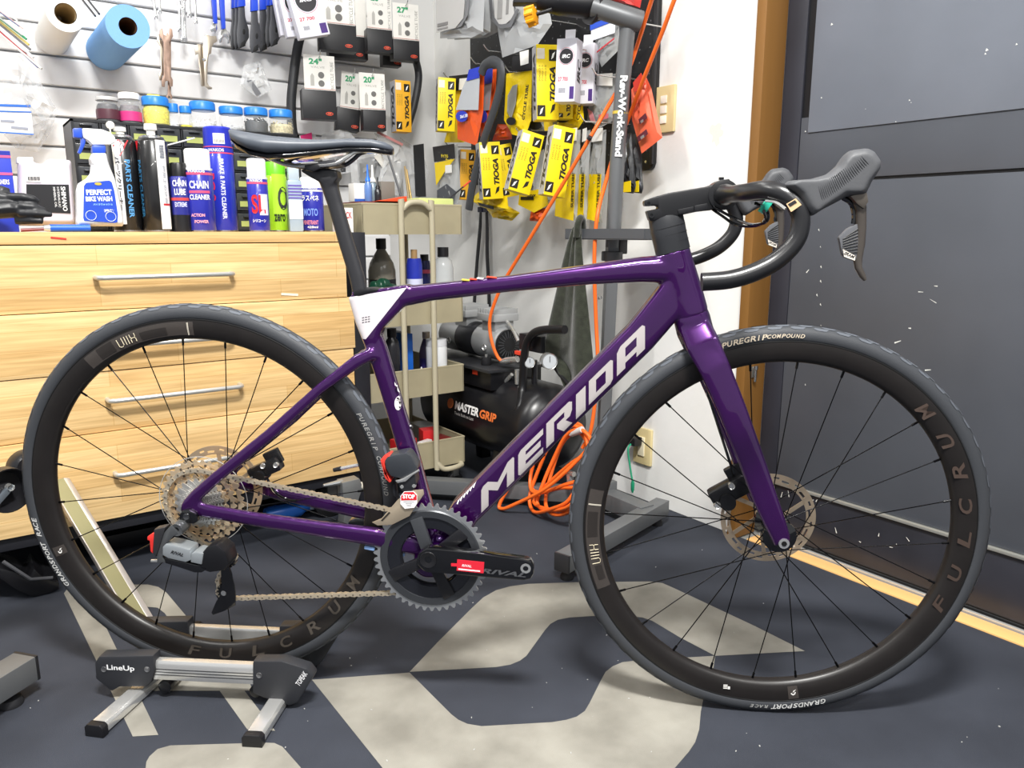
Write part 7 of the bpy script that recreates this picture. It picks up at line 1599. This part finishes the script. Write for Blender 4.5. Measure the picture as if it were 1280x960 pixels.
# lettering up the post
cpx = [(781, 96), (770, 198)]
a, b = onX(782, 96, 1.478) - PC, onX(773, 198, 1.478) - PC; mid = (a + b) / 2; fdir = (EYE - (mid + PC)); fz = math.atan2(fdir.x, -fdir.y)
lb = MB(); text_into(lb, 'Rev-Work-Stand', Matrix.Identity(4), (a - b).length, .020, .05, .0)
nrm = Vector((fdir.x, fdir.y, 0)).normalized(); pc_ = (onX(776.5, 147, 1.5) - PC) + nrm * .0215
ax_ = (onX(778, 110, 1.5) - onX(772, 195, 1.5)).normalized(); nr_ = (nrm - ax_ * nrm.dot(ax_)).normalized(); zz_ = ax_.cross(nr_)
Tt = Matrix(((-ax_.x, -nr_.x, zz_.x, pc_.x), (-ax_.y, -nr_.y, zz_.y, pc_.y), (-ax_.z, -nr_.z, zz_.z, pc_.z), (0, 0, 0, 1)))
obj('lettering', lb, M('#dedede', .4), rs, Tt @ Matrix.Rotation(0, 4, 'Y'), smooth=0)
obj('yellow_band', MB().lathe([(.0212, -.004), (.0212, .004)], 18, T=TR(onX(775.5, 141, 1.5) - PC), cap=False), M('#c9b04a', .5), rs)
# tool tray half way up
ta, tb = onX(716, 293, 1.44) - PC, onX(815, 293, 1.47) - PC
tz = (ta.z + tb.z) / 2; dx = (tb - ta); an = math.atan2(dx.y, dx.x); lx = math.hypot(dx.x, dx.y)
tr_ = obj('tool_tray', MB().box((lx / 2, .05, 0), (lx, .16, .004)), M('#45474b', .4), rs, TR((ta.x, ta.y, tz - .012), an))
for (c_, d_) in (((lx/2, -.03, .014), (lx, .003, .026)), ((lx/2, .13, .014), (lx, .003, .026)), ((0, .05, .014), (.003, .16, .026)), ((lx, .05, .014), (.003, .16, .026))): obj('tray_wall', MB().box(c_, d_), M('#4b4d51', .4), tr_)
obj('tray_bracket', MB().box((0, 0, 0), (.03, .05, .05)), M('#1c1c1f', .4), rs, TR(onX(772, 306, 1.52) - PC), bevel=.003)
# base
def bar(name, a, b, w_, h_, z):
    d = b - a; l = math.hypot(d.x, d.y); o = obj(name, MB().box((l/2, 0, 0), (l, w_, h_)), M_gs, rs, TR((a.x, a.y, z), math.atan2(d.y, d.x)), bevel=.002); return o, l
z_ = .048
cA, cB = onZ(703, 712, .03) - PC, onZ(828, 640, .03) - PC
o, l = bar('cross_bar', cA, cB, .042, .044, z_)
for x in (.02, l - .03): obj('rubber_foot', MB().lathe([(.016, -.048), (.017, -.04), (.011, -.026), (.01, -.02)], 14, T=TR((x, 0, 0))), M('#1b1b1e', .6), o)
obj('end_cap', MB().box((-.002, 0, 0), (.006, .043, .045)), M('#2a2a2d', .5), o, bevel=.001)
jn = cA.lerp(cB, .82)
bar('spine', jn, Vector((0, 0, 0)) + (Vector((0, 0, 0)) - jn).normalized() * .03, .05, .05, z_)
cC = onZ(520, 612, .03) - PC
o, l = bar('rear_leg', Vector((0, 0, 0)), cC, .042, .044, z_)
obj('rubber_foot', MB().lathe([(.016, -.048), (.017, -.04), (.011, -.026), (.01, -.02)], 14, T=TR((l - .03, 0, 0))), M('#1b1b1e', .6), o)
obj('base_socket', MB().box((0, 0, z_ + .012), (.07, .07, .07)), M_gs, rs, None, bevel=.003)
obj('set_screw', MB().lathe([(.005, 0), (.006, -.006)], 10, axis='y', T=TR(onX(751, 372, 1.47) - PC)), M_sil, rs)
# brass air gun fitting hanging by the column
t = thing('air_coupler', 'silver air hose coupler beside the orange coil', 'coupler', TR(onX(712, 592, 1.40)))
obj('coupler_body', MB().tube([(0, .02, 0), (0, -.02, .003)], [.010, .008], 12), M_sil, t); obj('coupler_nut', MB().tube([(0, .0, -.002), (.002, -.002, -.035)], .011, 8), M_sil, t)

# ------------------------------------------------------------------ olive towel over the stand tray
Xt = 1.415; c = onX(722, 282, Xt); tw = thing('shop_towel', 'dark olive green towel hanging from the repair stand tray', 'towel', TR(c))
L_ = [(719, 283), (712, 310), (706, 335), (700, 365), (692, 400), (684, 438), (683, 444), (697, 450), (705, 470), (712, 486)]
R_ = [(727, 276), (727, 305), (729, 335), (732, 365), (735, 400), (738, 438), (739, 458), (738, 470), (735, 480), (722, 488)]
vs_, fs = [], []; n = 14
for i, (l_, r_) in enumerate(zip(L_, R_)):
    for j in range(n + 1):
        u = j / n; px, py = l_[0] + (r_[0] - l_[0]) * u, l_[1] + (r_[1] - l_[1]) * u
        f_ = i / 9; wv = math.sin(u * 9 + f_ * 2.2) * .012 * (.3 + f_) + math.sin(u * 17 + 1) * .004
        q = onX(px, py, Xt) - c; vs_.append((q.x - wv, q.y, q.z + (abs(math.sin(u * 7 + .8)) * -.012 if i == 9 else 0)))
for i in range(9):
    for j in range(n): a = i * (n + 1) + j; fs.append((a, a + 1, a + n + 2, a + n + 1))
m_tw = mat('towel_olive', '#30332a', .95, var=.3, vscale=60, bump=1., bscale=350, sheen=.4, spec=.1)
o = obj('towel_cloth', MB().add(vs_, fs), m_tw, tw, smooth=80)
sm = o.modifiers.new('thick', 'SOLIDIFY'); sm.thickness = .008; sb = o.modifiers.new('sub', 'SUBSURF'); sb.levels = 1; sb.render_levels = 2
obj('towel_fold', MB().tube(smooth_path([onX(721, 296, Xt - .012) - c, onX(722, 282, Xt - .016) - c, onX(725, 273, Xt - .01) - c, onX(728, 276, Xt + .01) - c, onX(728, 290, Xt + .02) - c], 4), [.010] * 17, 10), m_tw, tw)

# ------------------------------------------------------------------ orange air hose
hose = thing('air_hose', 'orange air hose running from the compressor over the stand and into a loose coil', 'hose', TR(onZ(690, 640, 0)))
HO = hose.matrix_basis.translation
M_ho = mat('hose_orange', '#EE6A24', .4)
def hp2(lst): return [ (onX(a, b, X) - HO) for a, b, X in lst]
HR = .0055
obj('hose_run', MB().tube(smooth_path(hp2([(628, 452, 1.37), (622, 446, 1.36), (615, 428, 1.35), (612, 404, 1.35), (617, 382, 1.355), (630, 352, 1.37), (660, 302, 1.39), (700, 236, 1.42), (740, 168, 1.45), (760, 133, 1.50), (771, 114, 1.545), (787, 84, 1.55), (800, 46, 1.55), (814, 2, 1.53), (834, -60, 1.48), (868, -150, 1.49), (884, -196, 1.50), (893, -210, 1.505)]), 6), HR, 10), M_ho, hose)
obj('hose_run', MB().tube(smooth_path(hp2([(893, -210, 1.505), (898, -190, 1.505), (884, -120, 1.50), (862, -50, 1.49), (842, 2, 1.48), (828, 40, 1.49), (806, 95, 1.51), (788, 142, 1.545), (777, 168, 1.55), (768, 190, 1.545), (758, 225, 1.50), (748, 262, 1.44), (744, 296, 1.43), (743, 340, 1.43), (745, 400, 1.44), (747, 450, 1.44), (744, 500, 1.44), (738, 540, 1.43), (728, 560, 1.42)]), 6), HR, 10), M_ho, hose)
hk_ = onX(893, -207, 1.505); t = thing('hose_hook', 'steel wall hook high on the white wall carrying the orange hose', 'hook', TR((XW, hk_.y, hk_.z - .012)))
obj('hook_arm', MB().tube([(0, 0, 0), (1.505 - XW - .03, 0, 0), (1.505 - XW - .04, 0, .03)], .004, 8), M_sil, t); obj('hook_plate', MB().box((-.002, 0, 0), (.004, .04, .06)), M_sil, t, bevel=.001)
obj('hose_band', MB().tube(hp2([(738, 171, 1.439), (736, 174, 1.439)]), .0065, 10), M('#2b2b2e', .5), hose)
# the coil leans against the stand leg and rests on the mat
coil = [[(736, 546, 1.40), (716, 532, 1.40), (692, 548, 1.39), (672, 590, 1.36), (662, 622, 1.33), (668, 640, 1.31), (690, 636, 1.30), (712, 624, 1.31), (728, 590, 1.34), (738, 560, 1.37)],
        [(742, 560, 1.39), (728, 538, 1.40), (708, 544, 1.39), (690, 578, 1.37), (676, 612, 1.34), (672, 630, 1.33), (684, 638, 1.31), (712, 632, 1.30), (730, 600, 1.33)],
        [(733, 552, 1.41), (720, 540, 1.41), (702, 556, 1.4), (688, 596, 1.37), (682, 628, 1.33), (690, 642, 1.31), (706, 642, 1.31), (722, 628, 1.32), (734, 580, 1.36)],
        [(726, 532, 1.42), (700, 534, 1.42), (676, 556, 1.40), (664, 590, 1.36), (668, 614, 1.34), (700, 610, 1.34), (722, 606, 1.35), (736, 572, 1.38)],
        [(739, 570, 1.385), (720, 575, 1.385), (690, 600, 1.36), (668, 624, 1.335), (676, 634, 1.32), (702, 638, 1.31), (722, 630, 1.32), (732, 606, 1.35)]]
for cl_ in coil:
    P = [p_ if (p_ + HO).z > HR else Vector((p_.x, p_.y, HR - HO.z)) for p_ in hp2(cl_)]
    obj('hose_loop', MB().tube(smooth_path(P, 6, True), HR, 9, closed=True), M_ho, hose)
P = hp2([(736, 560, 1.37), (712, 585, 1.34), (680, 612, 1.30), (640, 632, 1.26), (628, 636, 1.25), (624, 632, 1.25), (632, 616, 1.27), (650, 588, 1.31), (674, 556, 1.36), (696, 540, 1.39)])
obj('hose_loop', MB().tube(smooth_path([p_ if (p_ + HO).z > HR else Vector((p_.x, p_.y, HR - HO.z)) for p_ in P], 6), HR, 9), M_ho, hose)
P = hp2([(690, 545, 1.385), (676, 560, 1.37), (664, 590, 1.35), (664, 612, 1.33), (676, 616, 1.32), (706, 606, 1.34), (720, 602, 1.35)])
obj('hose_loop', MB().tube(smooth_path(P, 6), HR, 9), M_ho, hose)
obj('hose_tie', MB().tube(hp2([(714, 542, 1.40), (728, 537, 1.40)]), .010, 10), M('#c9c6c4', .5), hose)

# ------------------------------------------------------------------ under and beside the bench
# leaning aluminium strip
a = onZ(183, 788, 0); b = onY(71, 600, BF - .012)
sp = thing('alu_strip', 'long aluminium channel leaning on the workbench behind the rear wheel', 'metal strip', TR(a))
d = b - a; side = d.cross(Vector((0, 1, 0))).normalized()
q = d.to_track_quat('Z', 'Y').to_matrix().to_4x4()
l = d.length
obj('channel', MB().box((0, 0, l/2), (.03, .003, l)), mat('champagne_alu', '#8f8a66', .35, metal=.6), sp, q)
for x, w_ in ((.016, .003), (-.02, .012)): obj('channel_lip', MB().box((x, -.004, l/2), (w_, .012, l)), mat('strip_alu', '#b9b2ac', .3, metal=.7), sp, q, bevel=.001)
# grey stand foot entering from the left, its post carries a round black pulley
fp0 = onZ(32, 848, .03)
ls = thing('stand_foot', 'grey square tube stand foot with black levelling pad and a round black pulley', 'stand', TR((fp0.x, fp0.y, 0)))
an = math.atan2(RGT.y * 1 - .05, RGT.x)
dirv = (onZ(0, 840, .075) - onZ(30, 822, .075)).normalized(); an = math.atan2(dirv.y, dirv.x)
o = obj('foot_tube', MB().box((.17, 0, .052), (.35, .05, .046)), mat('stand_grey', '#6a6c6e', .42), ls, TR((0, 0, 0), an), bevel=.002)
obj('tube_cap', MB().box((-.006, 0, .052), (.006, .051, .047)), M('#1c1c1f', .5), o, bevel=.001)
obj('levelling_pad', MB().lathe([(.021, 0), (.022, .005), (.018, .014), (.008, .018), (.007, .03)], 18, T=TR((.035, 0, 0))), M('#232326', .5), o)
pp = onY(8, 612, 1.62) - Vector((fp0.x, fp0.y, 0))
base_ = Matrix.Rotation(an, 3, 'Z') @ Vector((.3, 0, 0))
obj('post', MB().tube([(base_.x, base_.y, .07), (base_.x, base_.y, pp.z)], .02, 14), mat('stand_grey', '#6a6c6e', .42), ls)
obj('axle', MB().tube([(base_.x, base_.y, pp.z - .01), (pp.x, pp.y + .02, pp.z)], .012, 10), M('#232326', .5), ls)
pdir = (EYE - (pp + Vector((fp0.x, fp0.y, 0)))); pr = math.atan2(pdir.x, -pdir.y)
pu = obj('pulley', MB().lathe([(.012, -.014), (.03, -.01), (.036, .006), (.039, .012), (.041, .012), (.041, -.012), (.036, -.03), (.02, -.034)], 32, axis='y'), mat('pulley_black', '#1b1b1e', .3), ls, TR(pp, pr + R(25)))
obj('pulley_arm', MB().box((-.014, -.004, -.012), (.05, .006, .012), (0, R(-40), 0)), M('#8d96a0', .3, metal=.7), pu, bevel=.002)
obj('pulley_bolt', MB().lathe([(.003, .0), (.006, .006), (.007, -.004)], 12, axis='y', T=TR((.004, -.004, .004))), M_sil, pu)
obj('rear_pulley', MB().lathe([(.03, -.02), (.034, -.012), (.034, .012), (.03, .02)], 28, axis='y'), mat('pulley_black', '#1b1b1e', .3), ls, TR(pp + Vector((.04, .09, .012)), pr + R(25)))
# black plastic wheel holder under the bench
pts = [(40, 700), (52, 712), (70, 716), (72, 724), (60, 738), (40, 740), (18, 728), (-10, 708), (-10, 698), (20, 706), (34, 714)]
Yw_ = 2.02; c = onY(30, 742, Yw_); c.z = 0
sh_ = thing('black_skid', 'glossy black plastic skid under the workbench', 'skid', TR(c))
obj('skid_shell', MB().prism([(onY(a, b, Yw_).x - c.x, max(.001, onY(a, b, Yw_).z)) for a, b in pts], -.05, .06), mat('skid_black', '#1a1a1d', .25, spec=.6), sh_, bevel=.006)
obj('skid_rib', MB().tube([onY(4, 702, Yw_ - .052) - c, onY(38, 724, Yw_ - .052) - c, onY(66, 722, Yw_ - .052) - c], .004, 8), M('#55565a', .3), sh_)
simple('roller_tray', 'long low black roller frame under the workbench', 'frame', MB().box((.33, 0, .02), (.66, .05, .04)), M('#1d1e22', .35), TR((onY(120, 690, 2.2).x, 2.19, 0)), .003)
simple('coiled_mat', 'dark round canister lying under the workbench', 'canister', MB().lathe([(.04, -.15), (.05, -.14), (.05, .14), (.04, .15)], 24, axis='x', T=TR((0, 0, .051))), M('#232327', .35), TR((onY(150, 690, 2.3).x + .05, 2.30, 0)), 0)
# clutter by the bench end, seen through the chainstays
t = thing('metal_bracket', 'cast silver bracket with a lever under the bench end', 'bracket', TR(onZ(436, 668, 0)))
o_ = t.matrix_basis.translation
def bq(px, py): return onY(px, py, o_.y) - o_
obj('casting', MB().prism([(bq(*q).x, max(0.002, bq(*q).z)) for q in [(424, 601), (446, 596), (450, 606), (446, 618), (440, 640), (432, 655), (430, 668), (424, 668), (427, 640), (425, 612)]], -.02, .02), M('#9a9c9c', .35, metal=.7), t, bevel=.003)
obj('lever', MB().tube([bq(404, 607), bq(414, 605), bq(428, 602)], [.004, .006, .008], 8), M('#b4b6b6', .3, metal=.8), t)
obj('white_roller', MB().tube([bq(448, 606) + Vector((0, -.01, 0)), bq(458, 606) + Vector((0, -.01, 0))], .011, 12), M('#cfc9b8', .4), t)
t = thing('blue_bottle', 'blue and pale blue bottle lying under the bench end', 'bottle', TR(onZ(362, 648, 0)))
obj('bottle_body', MB().lathe([(.02, -.07), (.024, -.06), (.024, .03), (.012, .05), (.011, .06)], 18, axis='x', T=TR((0, 0, .0245))), M('#2f6fd0', .3), t); obj('cap', MB().lathe([(.013, .06), (.013, .085), (.0001, .086)], 14, axis='x', T=TR((0, 0, .0245))), M('#cfe0f2', .3), t)
t = thing('pale_jar', 'pale blue tub standing under the workbench', 'tub', TR(onZ(376, 637, 0)))
obj('tub_body', MB().lathe([(.028, 0), (.032, .05), (.03, .06)], 18), M('#b9d0e6', .3), t); obj('lid', MB().lathe([(.033, .06), (.033, .07), (.0001, .071)], 18), M('#7fa0c8', .35), t)
